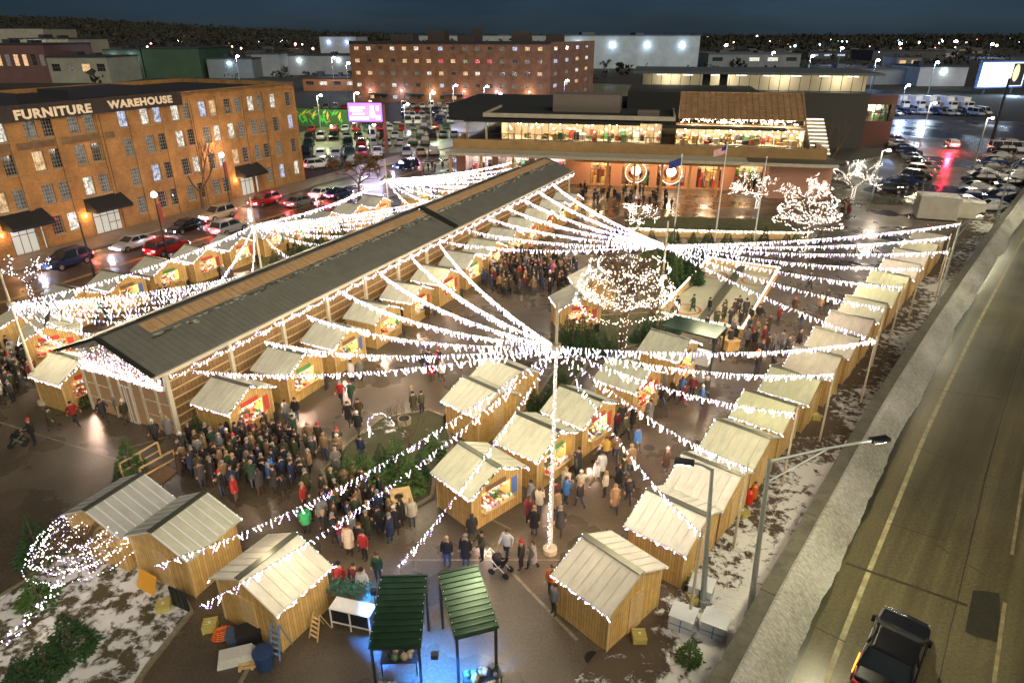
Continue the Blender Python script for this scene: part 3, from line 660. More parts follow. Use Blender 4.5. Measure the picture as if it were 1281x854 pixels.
# ---------------------------------------------------------------- masts and the fans of light strings
POLE = mat('timber_pole', (.50,.44,.32), .6, var=.15)
def mast(loc, zt, zh, lb, lean=(0,0)):
    b = MB(); b.tube([(0,0,0),(lean[0]*.5,lean[1]*.5,zt*.5),(lean[0],lean[1],zt)], [.11,.09,.06], 10)
    b.tube([(0,0,0),(0,0,.25)],.34,10)
    q = zh/zt; b.tube([(lean[0]*q,lean[1]*q,zh-.12),(lean[0]*q,lean[1]*q,zh+.12)],.2,10)
    o = b.build('light_mast', POLE); o.location = (loc[0],loc[1],0); tag(o, lb, 'mast'); return Vector((loc[0]+lean[0]*q, loc[1]+lean[1]*q, zh))
A = G(688,690); HA = mast(A, 12.5, 10.6, 'tall timber mast carrying light strings above the central huts')
HB0 = G(833,306,7.5); HB = mast(HB0, 9.3, 7.5, 'timber mast carrying light strings behind the big wrapped tree')
HC0 = G(318,281,7); HC = mast(HC0, 9.4, 7, 'timber mast carrying light strings between the street huts and the hall')
HD0 = G(483,224,7); HDm = mast(HD0, 9.2, 7, 'timber mast carrying light strings at the far end of the street huts')
HE0 = G(13,380,7); HEm = mast(HE0, 9.4, 7, 'timber mast carrying light strings near the near end of the street')
def posts_on_row():
    pts = [(1202,279),(1189,296),(1187,314),(1153,335.6),(1130,359),(1108,386),(1096,425),(1044,467),(997,516),(935,585),(878,668)]
    out = []
    for i, (x,y) in enumerate(pts):
        g = G(x,y,4.6); b = MB(); b.tube([(0,0,0),(0,0,4.9)],[.07,.055],8); o = b.build('string_post', POLE); o.location = (g.x,g.y,0)
        tag(o, 'slim timber post behind the highway row, %s from its near end' % ORD[10-i], 'post', 'posts behind the row beside the highway'); out.append(g)
    return out
RP = posts_on_row()
gA, gB, gC, gD, gE = 'light strings fanning from the tall mast','light strings fanning from the mast behind the wrapped tree','light strings fanning from the middle street mast','light strings fanning from the far street mast','light strings fanning from the near street mast'
for i, p in enumerate(RP[6:]):
    strand(HA, p, 'light string from the tall mast to the %s post behind the highway row' % ORD[4-i], gA, sag=.55, per_m=10, r=.024)
for i, (x,y) in enumerate([(549,303),(515,321),(475,341),(429,365),(384,394),(330,426),(240,463)]):
    strand(HA, G(x,y,4.4), 'light string from the tall mast to the hall eave, %s from the glazed front' % ORD[6-i], gA, sag=.7, per_m=10, r=.024)
pz = G(250,757,2.7); strand(HA, pz, 'violet white light string from the tall mast down past the snowy hut roof', gA, sag=.8, per_m=11, r=.024, drop=.36)
BLT = Vector((-18.3,21.4,0))
pz2 = G(196,706,3.0); strand(HA, pz2, 'violet white light string from the tall mast towards the wrapped tree by the snowy bed', gA, sag=1.0, per_m=11, r=.024, drop=.36)
pz3 = G(497,708,2.9); strand(HA, pz3, 'light string from the tall mast down to the dark green canopies', gA, sag=.5, per_m=13, r=.022)
strand(HA+Vector((0,-.2,0)), Vector((A.x-.12,A.y-.45,.6)), 'light string falling straight down the tall mast', gA, sag=0, per_m=16, drop=.06, r=.022, icicle=False, lit=0)
pz4 = G(0,806,1.8)
strand(Vector((BLT.x,BLT.y,1.9)), pz4, 'low light string running across the snowy bed from the wrapped tree', None, sag=.25, per_m=16, drop=.2, r=.03, icicle=False)
for i, p in enumerate(RP[:7]):
    strand(HB, p, 'light string from the rear mast to the highway row, %s of its fan' % ORD[6-i], gB, sag=.5, per_m=8, r=.025, drop=.34)
for i, (x,y) in enumerate([(691,229),(674,239),(655,249),(632,259),(609,272),(583,287),(560,303)]):
    strand(HB, G(x,y,4.4), 'light string from the rear mast to the hall eave, %s of its fan' % ORD[6-i], gB, sag=.6, per_m=8, r=.025, drop=.34)
nm = ORD
for i, (x,y) in enumerate([(309,342),(358,322),(398,305),(426,293),(452,282),(476,272),(498,264),(520,255),(542,246),(262,363)]):
    q = hs(G(x,y,4.4)); p = HP(q[0], NL-.1, 4.4)
    strand(HC, p, 'light string from the middle street mast to the hall eave, %s of its fan' % nm[i], gC, sag=.35, per_m=12, r=.024, drop=.34)
for i, (x,y) in enumerate([(511,260),(530,252),(548,245),(566,238),(584,231),(603,224),(622,217),(644,209)]):
    q = hs(G(x,y,4.4)); p = HP(q[0], NL-.1, 4.4)
    strand(HDm, p, 'light string from the far street mast to the hall eave, %s of its fan' % nm[i], gD, sag=.35, per_m=11, r=.030, drop=.36)
for i, (x,y) in enumerate([(78,434),(120,418),(165,402),(190,391),(215,380),(240,369),(262,358),(285,348),(305,340)]):
    q = hs(G(x,y,4.4)); p = HP(q[0], NL-.1, 4.4)
    strand(HEm, p, 'light string from the near street mast to the hall eave, %s of its fan' % nm[i], gE, sag=.35, per_m=13, r=.026, drop=.34)
strand(HC, HDm, 'light string stretched between the two farther street masts', None, sag=.6, per_m=9, r=.032)
strand(HC, HEm, 'light string stretched between the near and the middle street mast', None, sag=.6, per_m=10, r=.028)
for i, (x,y) in enumerate([(560,225),(600,212),(640,203)]):
    strand(HDm, G(x,y,5), 'light string from the far street mast to the glazed market front, %s of its fan' % nm[i], gD, sag=.4, per_m=8, r=.034)

# ---------------------------------------------------------------- trees
def branches(mb, rnd, p, d, l, r, depth, tips, spread=.7, up=.15, mi=0):
    p = Vector(p); d = Vector(d).normalized()
    q = p+d*l*.5+Vector((rnd.uniform(-1,1),rnd.uniform(-1,1),rnd.uniform(-1,1)))*l*.06; e = q+(d+Vector((rnd.uniform(-1,1),rnd.uniform(-1,1),up))*.2).normalized()*l*.5
    mb.tube([p,q,e],[r,r*.82,r*.64], 6 if depth > 2 else 4, mi, cap=False); tips.append((p,q,e,r,depth))
    if depth == 0: return
    for k in range(rnd.choice((2,3,3)) if depth > 1 else rnd.choice((2,3,4))):
        v = Vector((rnd.gauss(0,1),rnd.gauss(0,1),rnd.gauss(0,.5))); v -= d*v.dot(d); v = v.normalized() if v.length > .01 else d.orthogonal()
        nd = d*rnd.uniform(.6,1)+v*rnd.uniform(.35,1)*spread+Vector((0,0,up))
        branches(mb, rnd, p.lerp(e, rnd.uniform(.55,1)) if k else e, nd, l*rnd.uniform(.6,.85), r*.58, depth-1, tips, spread, up, mi)
def bare_tree(loc, h, depth, seed, label, name='bare_tree', lights=None, spread=.7, up=.15, light_r=.05, step=.3, twigs=None, mind=0, tw=.018):
    rnd = random.Random(seed); t = thing(name, label, 'tree', loc); b = MB(); tips = []
    b.tube([(0,0,-.1),(0,0,h*.12),(.03,0,h*.24)],[h*.032,h*.022,h*.018],8)
    for k in range(4 if spread > .6 else 3):
        a = k*2*PI/4+rnd.uniform(-.4,.4); branches(b, rnd, (.02,0,h*.22), (math.cos(a)*spread,math.sin(a)*spread,.8), h*.26, h*.013, depth, tips, spread, up)
    b.build('trunk', BARK, t)
    if twigs:
        w = MB()
        for (p,q,e,r,dp) in tips:
            if dp > 1: continue
            for k in range(twigs):
                o = p.lerp(e,rnd.random()); v = Vector((rnd.gauss(0,1),rnd.gauss(0,1),rnd.gauss(.3,.7))).normalized()*rnd.uniform(.2,.6)*h*.06
                s = v.cross(Vector((0,0,1))).normalized()*tw; w.add([o-s,o+s,o+v],[(0,1,2)])
        w.build('twigs', TWIG, t, kind='stuff')
    if lights:
        m = MB()
        for (p,q,e,r,dp) in tips:
            if dp < mind: continue
            L = (e-p).length; n = max(1,int(L/step))
            for k in range(n):
                u = k/n; o = p.lerp(q,u*2) if u < .5 else q.lerp(e,u*2-1); a = rnd.uniform(0,6.28)
                m.octa(o+Vector((math.cos(a),math.sin(a),rnd.uniform(-.5,.5)))*(r+.03), rnd.uniform(.75,1.2)*light_r, rnd.choice((0,0,0,1)))
        for k in range(int(h*.24/step*5)):
            a = k*2.4; z = h*.24*k/(h*.24/step*5); m.octa((math.cos(a)*h*.028,math.sin(a)*h*.028,z), light_r, 0)
        m.build('wrapped_lights', lights, t, kind='stuff')
    return t
LW = [WHITE_BULB, WARM_BULB]
for i, (px,py,h,lb) in enumerate([(946,262,6.2,'light wrapped bare tree beside the flagpole nearest the stairs'),(1010,262,5.2,'light wrapped bare tree before the pink wall'),(1066,250,7.0,'spreading light wrapped tree at the car park corner'),(798,287,4.2,'small round light wrapped tree before the arched doors')]):
    bare_tree(G(px,py), h*1.12, 4, 50+i, lb, 'wrapped_tree', LW, spread=1.35, up=.12, light_r=.030, step=.22)
# big wrapped tree in the market centre
def umbrella_tree(loc, lb, S=1.0, br=1.0, nb=34, dens=42, bm=None, ZS=1.0):
    """weeping crown: arching limbs round a thick stem, lights wound round every limb in rings"""
    rnd = random.Random(5); t = thing('wrapped_tree', lb, 'tree', loc); b = MB(); m = MB(); tw = MB()
    b.tube([(0,0,-.1),(0,0,.9),(0,0,1.7)],[.14,.11,.10],8)
    arcs = []
    for k in range(nb):
        a = k*2*PI/nb+rnd.uniform(-.1,.1); rr = rnd.uniform(1.2,2.25); zt = rnd.uniform(1.9,2.7); ze = rnd.uniform(.7,1.6); pts = []
        for j in range(8):
            u = j/7; pts.append(Vector((math.cos(a)*rr*u, math.sin(a)*rr*u, 1.6+(zt-1.6)*math.sin(min(1,u*1.6)*PI/2)-(zt-ze)*max(0,u-.55)*1.6)))
        b.tube(pts,[.035,.03,.026,.022,.018,.014,.010,.006],4,cap=False); arcs.append(pts)
        for q in pts[2:]:
            for _ in range(9):
                v = Vector((rnd.gauss(0,1),rnd.gauss(0,1),rnd.gauss(-.2,1))).normalized()*rnd.uniform(.15,.5); s = v.cross(Vector((0,0,1))).normalized()*.007; tw.add([q-s,q+s,q+v],[(0,1,2)])
    b.build('trunk', BARK, t); tw.build('twigs', TWIG, t, kind='stuff')
    for ring, (rad,z) in enumerate([(.35,1.75),(.8,2.15),(1.25,2.4),(1.65,2.3),(2.0,1.9),(2.2,1.4),(1.6,1.6),(1.0,1.5),(1.45,2.05),(1.85,1.75),(.6,1.95)]):
        n = int(rad*dens)
        for k in range(n):
            a = k*2*PI/n; rr = rad*(1+.10*noise.noise(Vector((math.cos(a)*2,math.sin(a)*2,ring)))); zz = z+.25*noise.noise(Vector((math.cos(a)*1.5,math.sin(a)*1.5,ring+9)))
            if rnd.random() < .85: m.octa((math.cos(a)*rr+rnd.uniform(-.05,.05),math.sin(a)*rr+rnd.uniform(-.05,.05),zz+rnd.uniform(-.06,.06)), rnd.uniform(.014,.027)*br, rnd.choice((0,0,1)))
    for k in range(60): a = k*.9; m.octa((math.cos(a)*.17,math.sin(a)*.17,k*.03), .018*br, rnd.choice((0,1)))
    m.build('wrapped_lights', bm or [WHITE_BULB, VIOLET_BULB], t, kind='stuff'); t.scale = (S,S,S*ZS)
umbrella_tree(G(778,440), 'big bare tree wrapped in warm lights in the middle of the market', 1.75, .60, 64, 125, LW, 1.65)
umbrella_tree(G(1003,318), 'broad tiered light wrapped tree behind the curling sheets', 1.6, .85, 44, 60, LW, 1.6)
umbrella_tree(G(117,716), 'low weeping tree wound with violet white lights in the snowy bed', dens=62)
bare_tree(G(450,246), 8.5, 4, 91, 'leafy brown tree standing by the street beyond the last street huts', 'oak_tree', None, spread=1.15, twigs=26, tw=.09)
bare_tree(G(255,262), 10.5, 4, 92, 'tall bare tree before the brick warehouse facade', spread=.55, up=.45)
bare_tree(G(40,372), 5.5, 3, 93, 'bare tree with loops of lights beside the near street mast', 'wrapped_tree', [WHITE_BULB, VIOLET_BULB], spread=.9, light_r=.04, step=.4)
bare_tree(G(1035,216), 9, 4, 94, 'bare tree before the dark box shaped building', spread=.5, up=.4)
bare_tree(G(1012,178), 7, 4, 95, 'brown leaved tree beside the lit outside stairs', 'oak_tree', spread=.9, twigs=14, tw=.08)
bare_tree(G(512,560), 3.4, 3, 96, 'small bare shrub in the central planting bed', 'bare_shrub', spread=.6, up=.5)
# firs
def fir(seed, m):
    rnd = random.Random(seed); t = thing('fir_tree', None, 'tree'); b = MB(); b.tube([(0,0,-.05),(0,0,.98)],[.035,.01],6); b.build('trunk', BARK, t)
    f = MB(); n = 620
    for i in range(n):
        z = rnd.random()**1.35; R0 = .34*(1-z)*(0.82+.18*math.sin(z*40))+.02; a = rnd.uniform(0,6.28); q = rnd.uniform(.45,1)**.5*R0*rnd.uniform(.9,1.12)
        p = Vector((math.cos(a)*q, math.sin(a)*q, .06+z*.94)); o = Vector((math.cos(a),math.sin(a),rnd.uniform(-.45,.25))).normalized()
        l = rnd.uniform(.05,.10)*(1.25-z); s = Vector((-math.sin(a),math.cos(a),rnd.uniform(-.3,.3)))*l*.42
        f.add([p-s,p+s,p+o*l],[(0,1,2)])
        f.add([p-o*.01,p+Vector((0,0,l*.45)),p+o*l*.8],[(0,1,2)])
    f.build('crown', m, t); return t
FIRS = [fir(1,FIR), fir(2,FIR2), fir(3,FIR)]
def put_fir(k, px, py, h, lb, grp=None, w=1.0, world=None):
    g = world or G(px,py); o = put(FIRS[k], g, R.uniform(0,6.28), lb, grp); o.scale = (h*w,h*w,h); return o
put_fir(0,216,527,2.0,'dark fir beside the hall entrance, on the plaza side of the log stack')
put_fir(2,250,548,1.8,'dark fir against the side of the nearest hut under the hall eave')
put_fir(0,76,500,1.5,'small fir on the street side of the log stack'); put_fir(2,108,508,1.5,'small fir between the log stack and the hall glazing')
put_fir(1,165,590,2.3,'fir standing on the plaza by the wooden handrail ramp'); put_fir(0,150,606,1.1,'low fir at the foot of the ramp fir')
put_fir(0,52,700,2.6,'slender fir behind the light wrapped weeping tree'); put_fir(1,50,755,1.6,'bushy fir in the snowy bed near its corner',w=1.5)
put_fir(0,92,812,1.9,'dark fir in the long planter at the snowy bed',w=1.4); put_fir(2,62,838,1.5,'low dark fir at the planter end nearest the photo corner',w=1.6); put_fir(0,30,852,1.3,'low fir cut by the photo edge in the snowy bed',w=1.6)
put_fir(1,862,826,1.3,'green fir standing in snow beside the white blocks',w=1.1)
B1 = [(424,618,1.9),(440,612,2.3),(462,604,2.0),(478,588,1.8),(497,590,2.4),(514,612,2.2),(525,596,1.6),(544,568,1.7),(452,590,1.5),(432,600,1.4)]
for i, (x,y,h) in enumerate(B1): put_fir(1 if i % 3 else 0,x,y,h,'green fir in the central planting bed, %s counting from its street end' % ORD[i] if i < 10 else '', 'firs in the central planting bed',w=1.15)
for i, (x,y,h) in enumerate([(700,440,2.4),(709,432,2.6),(716,440,2.8),(727,436,2.9),(738,442,2.6),(752,440,2.2),(766,446,2.0),(800,428,2.2),(812,424,2.6),(824,420,2.5),(838,418,2.4),(690,505,1.8),(700,480,1.6),(668,512,1.6)]):
    put_fir(0 if i % 2 else 2,x,y,h,['dark fir under the lone hut wall','slim fir next to the lone hut','fir third from the lone hut','tall fir close before the big wrapped tree','fir just before the trunk of the big wrapped tree','fir beyond the trunk of the big wrapped tree','low fir beside the roof of the fourth central hut','fir before the canopy of the curling bar, outermost','fir before the canopy of the curling bar, taller one','fir at the corner of the curling bar canopy','fir tucked behind the curling bar canopy','fir between the two hut pairs of the cluster','small fir behind the central run','low fir behind the second central hut'][i], 'firs round the big wrapped tree')
rr = random.Random(4)
for i in range(22):
    x = rr.uniform(800,872); y = 322+rr.uniform(0,44)+ (x-835)*-.1
    o = put_fir(i%3, x, y, rr.uniform(2.2,3.3), 'dark green fir in the dense stand between the rear mast and the curling sheets', 'firs in the dense stand by the curling sheets')
for i in range(12):
    put_fir(i%3, 772+i*23+rr.uniform(-5,5), 300+rr.uniform(-3,3)+i*.6, rr.uniform(1.6,2.4), 'small fir along the garden edge below the flagpoles', 'firs along the garden edge')
for i,(x,y) in enumerate([(372,318),(386,312),(400,306),(420,300),(332,345),(345,338)]): put_fir(i%3,x,y,2.2,'fir between the street huts and the hall, %s along the lane' % ORD[i],'firs in the street lane')
# ---------------------------------------------------------------- buildings
def facade(mb, u0, u1, z0, z1, holes, depth=.25, y=0, mi=0, mr=None):
    """wall in the plane y, outside towards -y, with real openings; u runs along x"""
    us = sorted({u0,u1,*[h[0] for h in holes],*[h[1] for h in holes]}); zs = sorted({z0,z1,*[h[2] for h in holes],*[h[3] for h in holes]})
    for i in range(len(us)-1):
        for j in range(len(zs)-1):
            a,b,c,d = us[i],us[i+1],zs[j],zs[j+1]
            if any(h[0] <= a+1e-5 and b <= h[1]+1e-5 and h[2] <= c+1e-5 and d <= h[3]+1e-5 for h in holes): continue
            mb.quad((a,y,c),(b,y,c),(b,y,d),(a,y,d),mi)
    for h in holes:
        a,b,c,d = h; m = mi if mr is None else mr
        mb.quad((a,y,c),(a,y+depth,c),(b,y+depth,c),(b,y,c),m); mb.quad((a,y,d),(b,y,d),(b,y+depth,d),(a,y+depth,d),m)
        mb.quad((a,y,c),(a,y,d),(a,y+depth,d),(a,y+depth,c),m); mb.quad((b,y,c),(b,y+depth,c),(b,y+depth,d),(b,y,d),m)
def brick(scale, c2):
    def ex(m, nt, b):
        N = nt.nodes; L = nt.links; base = tuple(b.inputs['Base Color'].default_value)[:3]
        tc = N.new('ShaderNodeTexCoord'); sp = N.new('ShaderNodeSeparateXYZ'); L.new(tc.outputs['Object'], sp.inputs[0])
        ad = N.new('ShaderNodeMath'); ad.operation='ADD'; L.new(sp.outputs['X'],ad.inputs[0]); L.new(sp.outputs['Y'],ad.inputs[1])
        cb = N.new('ShaderNodeCombineXYZ'); L.new(ad.outputs[0],cb.inputs[0]); L.new(sp.outputs['Z'],cb.inputs[1])
        bt = N.new('ShaderNodeTexBrick'); bt.inputs['Scale'].default_value = scale; bt.inputs['Color1'].default_value = (*base,1); bt.inputs['Color2'].default_value = (*c2,1); bt.inputs['Mortar'].default_value = (*[x*.7 for x in c2],1); bt.inputs['Mortar Size'].default_value=.012; L.new(cb.outputs[0], bt.inputs['Vector'])
        nz = N.new('ShaderNodeTexNoise'); nz.inputs['Scale'].default_value=.35; nz.inputs['Detail'].default_value=8; nz.inputs['Roughness'].default_value=.7; L.new(tc.outputs['Object'],nz.inputs['Vector'])
        mr = N.new('ShaderNodeMapRange'); mr.inputs['From Min'].default_value=.3; mr.inputs['From Max'].default_value=.7; mr.inputs['To Min'].default_value=.5; mr.inputs['To Max'].default_value=1.3; L.new(nz.outputs['Fac'],mr.inputs['Value'])
        vm = N.new('ShaderNodeVectorMath'); vm.operation='SCALE'; L.new(bt.outputs['Color'],vm.inputs[0]); L.new(mr.outputs[0],vm.inputs['Scale']); L.new(vm.outputs[0], b.inputs['Base Color'])
    return ex
BRICK = mat('ochre_brick', (.46,.245,.080), .85, extra=brick(2.2,(.37,.19,.060)))
BRICKD = mat('sooty_brick', (.10,.055,.03), .85, var=.3, vscale=.8)
FRAME = mat('window_frame', (.34,.33,.30), .6)
def pane_mat(name, col, es, dark=.0):
    def ex(m, nt, b):       # what shows through the pane: blinds, goods and lamps inside
        N = nt.nodes; L = nt.links; tc = N.new('ShaderNodeTexCoord'); oi = N.new('ShaderNodeObjectInfo')
        ad = N.new('ShaderNodeVectorMath'); ad.operation='ADD'; cb = N.new('ShaderNodeCombineXYZ'); mu = N.new('ShaderNodeMath'); mu.operation='MULTIPLY'; mu.inputs[1].default_value=70; L.new(oi.outputs['Random'],mu.inputs[0]); L.new(mu.outputs[0],cb.inputs[0]); L.new(tc.outputs['Object'],ad.inputs[0]); L.new(cb.outputs[0],ad.inputs[1])
        v = N.new('ShaderNodeTexNoise'); v.inputs['Scale'].default_value=2.2; v.inputs['Detail'].default_value=5; v.inputs['Roughness'].default_value=.7; L.new(ad.outputs[0],v.inputs['Vector'])
        r = N.new('ShaderNodeMapRange'); r.inputs['From Min'].default_value=.38; r.inputs['From Max'].default_value=.66; r.inputs['To Min'].default_value=es*dark; r.inputs['To Max'].default_value=es; L.new(v.outputs['Fac'],r.inputs['Value']); L.new(r.outputs[0], b.inputs['Emission Strength'])
    return mat(name, (.03,.03,.03), .1, emit=col, es=es, extra=ex, sampling='NONE')
PANES = {'dark': GLASS_D, 'white': pane_mat('pane_white', (1,.93,.80), 1.2, .08), 'warm': pane_mat('pane_warm', (1,.62,.30), 1.1, .15), 'cool': pane_mat('pane_cool', (.65,.72,1.0), 1.1, .1), 'dim': pane_mat('pane_dim', (.75,.72,.60), .20, .1), 'red': pane_mat('pane_red', (1,.1,.15), .9, .2)}
WIN_ME = {}
def window_mesh(w, h, kind, cols=4, rows=5):
    key = (w,h,kind,cols,rows)
    if key not in WIN_ME:
        f = MB(); t = .07
        f.box(0,w,0,.06,0,t); f.box(0,w,0,.06,h-t,h); f.box(0,t,0,.06,t,h-t); f.box(w-t,w,0,.06,t,h-t)
        for i in range(1,cols): f.box(w*i/cols-.016,w*i/cols+.016,.01,.05,t,h-t)
        for j in range(1,rows): f.box(t,w-t,.012,.048,h*j/rows-(.03 if j == rows//2 else .016),h*j/rows+.016)
        p = MB(); p.box(.01,w-.01,.062,.085,.01,h-.01)
        WIN_ME[key] = (f.mesh('window_frame',[FRAME]), p.mesh('window_pane',[PANES[kind]]))
    return WIN_ME[key]
def add_window(parent, x, y, z, w, h, kind, rz=0, cols=4, rows=5):
    a, b = window_mesh(w,h,kind,cols,rows)
    o = bpy.data.objects.new('window', a); C.objects.link(o); o.parent = parent; o.location = (x,y,z); o.rotation_euler.z = rz
    p = bpy.data.objects.new('pane', b); C.objects.link(p); p.parent = o

def text_mesh(s, size, m, name, parent, loc, rot, depth=.06, bold=.02):
    cu = bpy.data.curves.new(name,'FONT'); cu.body = s; cu.size = size; cu.extrude = depth; cu.offset = bold; cu.space_character = 1.12
    o = bpy.data.objects.new(name, cu); C.objects.link(o)
    me = bpy.data.meshes.new_from_object(o.evaluated_get(bpy.context.evaluated_depsgraph_get())); bpy.data.objects.remove(o)
    me.materials.clear(); me.materials.append(m); o = bpy.data.objects.new(name, me); C.objects.link(o); o.parent = parent; o.location = loc; o.rotation_euler = rot; return o

def warehouse():
    a = G(381,225); t = thing('brick_warehouse', 'four storey ochre brick warehouse with painted rooftop lettering along the street', 'building', a, YAW_H)
    # local x = along the facade, 0 at the far corner and negative towards the near end; inside of the building = +y
    W = 78.0; H_ = 15.1; rr = random.Random(12); wins = []; pairs = [(-46.6,-44.7),(-41.6,-39.7),(-36.8,-34.9),(-27.6,-25.7),(-23.0,-21.2),(-18.6,-16.8),(-14.2,-12.3),(-9.8,-8.0)]
    xs = [x for p in pairs for x in p]+[-30.6,-5.3,-2.0]
    zr = [(1.2,3.3,0),(4.7,6.8,1),(8.3,10.4,2),(11.7,13.7,3)]
    for x in xs:
        for z0,z1,f in zr:
            if f == 0 and (x < -40.5 and x > -48 and x < -43 or -38 < x < -33.5 and x < -35.5 or -14.5 < x < -9.5): continue
            wins.append((x,x+1.25,z0,z1))
    for x in (-51.6,-56.3,-58.2,-62.8,-64.7,-70):
        for z0,z1,f in zr[1:]: wins.append((x,x+1.25,z0,z1))
    b = MB(); facade(b, -W, 0, 0, H_, wins, .3)
    b.quad((0,0,0),(0,24,0),(0,24,H_),(0,0,H_)); b.quad((-W,0,0),(-W,0,H_),(-W,24,H_),(-W,24,0)); b.quad((-W,24,0),(-W,24,H_),(0,24,H_),(0,24,0))
    for (x0,x1,z0,z1) in wins: b.box(x0-.1,x1+.1,-.09,.05,z0-.14,z0-.004,1)
    b.build('wall', [BRICK, mat('stone_sill', (.34,.26,.15), .8)], t)
    p = MB()
    for x in [-.25,-3.9,-6.7,-11.0,-15.4,-20.0,-24.5,-29.2,-33.2,-38.4,-43.3,-48.6,-54,-60,-66,-72,-77]: p.box(x-.28,x+.28,-.16,-.003,.0,14.2)
    p.box(-W,-.0,-.14,-.002,14.25,14.5)
    p.build('pilaster', BRICK, t)
    p = MB(); p.box(-W,-31.6,-.08,-.004,10.7,11.4); p.box(-W,-.0,-.20,-.003,14.9,15.16); p.build('stone_band', mat('weathered_band', (.17,.11,.05), .8, var=.4, vscale=1.5), t)
    kinds = ['dark']*5+['dim']*7+['white']*3+['warm']+['cool']
    for (x0,x1,z0,z1) in wins: add_window(t, x0, .20, z0, x1-x0, z1-z0, rr.choice(kinds))
    r = MB(); r.box(-W+.3,-.3,.32,23.7,14.4,14.55); r.build('roof', mat('tar_roof', (.015,.017,.022), .9), t)
    q = MB(); q.box(-55,-38,6,14,14.56,15.9); q.box(-30,-20,9,15,14.56,15.6); q.box(-W,-0,.003,.3,H_,H_+.001); q.build('roof_box', mat('roof_plant', (.03,.033,.045), .8), t)
    sg = MB(); sg.box(-45.8,-21.2,-.235,-.205,13.55,15.22); sb = sg.build('sign_band', mat('sign_band_paint', (.035,.025,.02), .7, var=.3), t)
    wm = mat('sign_letters', (.85,.72,.50), .6, emit=(1,.8,.5), es=.05)
    for tx, sz, x0, z0, ww in (('FURNITURE',1.28,-42.4,13.80,8.6),('WAREHOUSE',1.15,-31.6,13.98,9.0)):
        o = text_mesh(tx, sz, wm, 'lettering', t, (x0,-.24,z0), (PI/2,0,0), .02, .06); xs_ = [v.co.x for v in o.data.vertices]; o.scale.x = ww/(max(xs_)-min(xs_))
    for (x0,x1,z0) in [(-46.8,-42.2,3.5),(-37.4,-32.6,3.4),(-14.2,-9.7,3.4)]:
        w = MB(); w.add([(x0,-.02,z0+1.0),(x1,-.02,z0+1.0),(x1,-1.9,z0-.15),(x0,-1.9,z0-.15),(x0,-1.9,z0-.5),(x1,-1.9,z0-.5),(x0,-.02,z0-.5),(x1,-.02,z0-.5)],[(0,3,2,1),(3,4,5,2),(0,6,4,3),(1,2,5,7)]); w.build('awning', BLACK, t)
        d = MB(); d.box(x0+.6,x1-.6,-.06,-.004,.13,2.9); d.build('door', mat('glazed_entry', (.2,.2,.18), .2, emit=(.9,.85,.7), es=.35), t)
        m = MB()
        for i in range(5): xx = x0+.6+i*(x1-x0-1.2)/4; m.box(xx-.03,xx+.03,-.10,-.062,.13,2.9)
        m.box(x0+.6,x1-.6,-.10,-.065,2.1,2.17); m.build('door_bars', DARK, t)
        lm = MB(); lm.box(x0-.35,x0-.2,-.22,-.05,2.4,2.65); lm.build('wall_lamp', LIT_WARM, t); lamp_light('wall_lamp_light', (x0-.3,-.6,2.6), 90, (1,.5,.2), t)
    d = MB()
    for x in (-20,-11,-33.1,-6.9): d.tube([(x,-.12,.1),(x,-.12,14)],.07,6)
    d.build('drainpipe', DARK, t)
warehouse()

def far_brick():
    a = G(687,133); t = thing('brick_factory', 'five storey red brick factory with rows of small windows beyond the car park', 'building', a, math.radians(-9))
    H_ = height_at(a, 53); W = 68; D = 56; br = mat('red_brick', (.25,.125,.070), .85, extra=brick(2,(.20,.10,.055))); rr = random.Random(5); n = 0
    fh = H_/5.1; wins = []; side = []
    for f in range(5):
        for i in range(16):
            x = -W+1.6+i*4.15
            wins.append((x,x+1.6,f*fh+1.6,f*fh+fh-1.0)); 
        for i in range(4): side.append((4+i*13,8.4+i*13,f*fh+1.6,f*fh+fh-1.0))
    b = MB(); facade(b,-W,0,0,H_,wins,.3)
    s = MB(); facade(s,0,D,0,H_,side,.3); M = Matrix.Rotation(math.radians(78),4,'Z')
    b.add([M@Vector(v) for v in s.v], s.f); b.quad((-W,0,0),(-W,0,H_),(-W,30,H_),(-W,30,0)); b.build('wall', br, t)
    r = MB(); e = M@Vector((D,0,0)); r.add([(-W,0,H_-.5),(0,0,H_-.5),(e.x,e.y,H_-.5),(-W,e.y,H_-.5)],[(0,1,2,3)]); r.box(-W,.2,-.2,0,H_-.6,H_+.3)
    r.build('roof', mat('dark_felt', (.02,.02,.025), .9), t)
    q = MB()
    for x0,x1,y0,h in [(-56,-48,8,2.2),(-44,-38,12,3.4),(-33,-27,10,2.0),(-14,-8,8,3.2),(-4,2,22,2.4),(-31,-28,22,4.2)]: q.box(x0,x1,y0,y0+7,H_-.5,H_+h)
    q.build('roof_house', mat('roof_house_wall', (.05,.04,.04), .8), t)
    kinds = ['dark']*4+['dim']*5+['warm']*3+['white']*2+['cool','red']
    for (x0,x1,z0,z1) in wins: add_window(t,x0,.2,z0,x1-x0,z1-z0,rr.choice(kinds),0,3,3)
    for (x0,x1,z0,z1) in side:
        p = M@Vector((x0,.2,z0)); add_window(t,p.x,p.y,z0,x1-x0,z1-z0,rr.choice(['dim','white','warm','dim','cool']),math.radians(78),6,3)
    c = MB()
    for i in range(5): x = -W+6+i*13; c.box(x,x+7,-2.2,-.05,3.3,3.6)
    c.build('door_canopy', mat('canopy_blue', (.12,.14,.18), .5), t)
    for i in range(6):
        x = -W+6+i*11; l = MB(); l.box(x,x+.6,-.5,-.1,4.2,4.6); l.build('wall_lamp', LIT_COOL, t); lamp_light('wall_lamp_light', (x+.3,-1.6,4.2), 420, [(1,.6,.5),(.8,.75,1),(1,.7,.4)][i%3], t, .4)
far_brick()

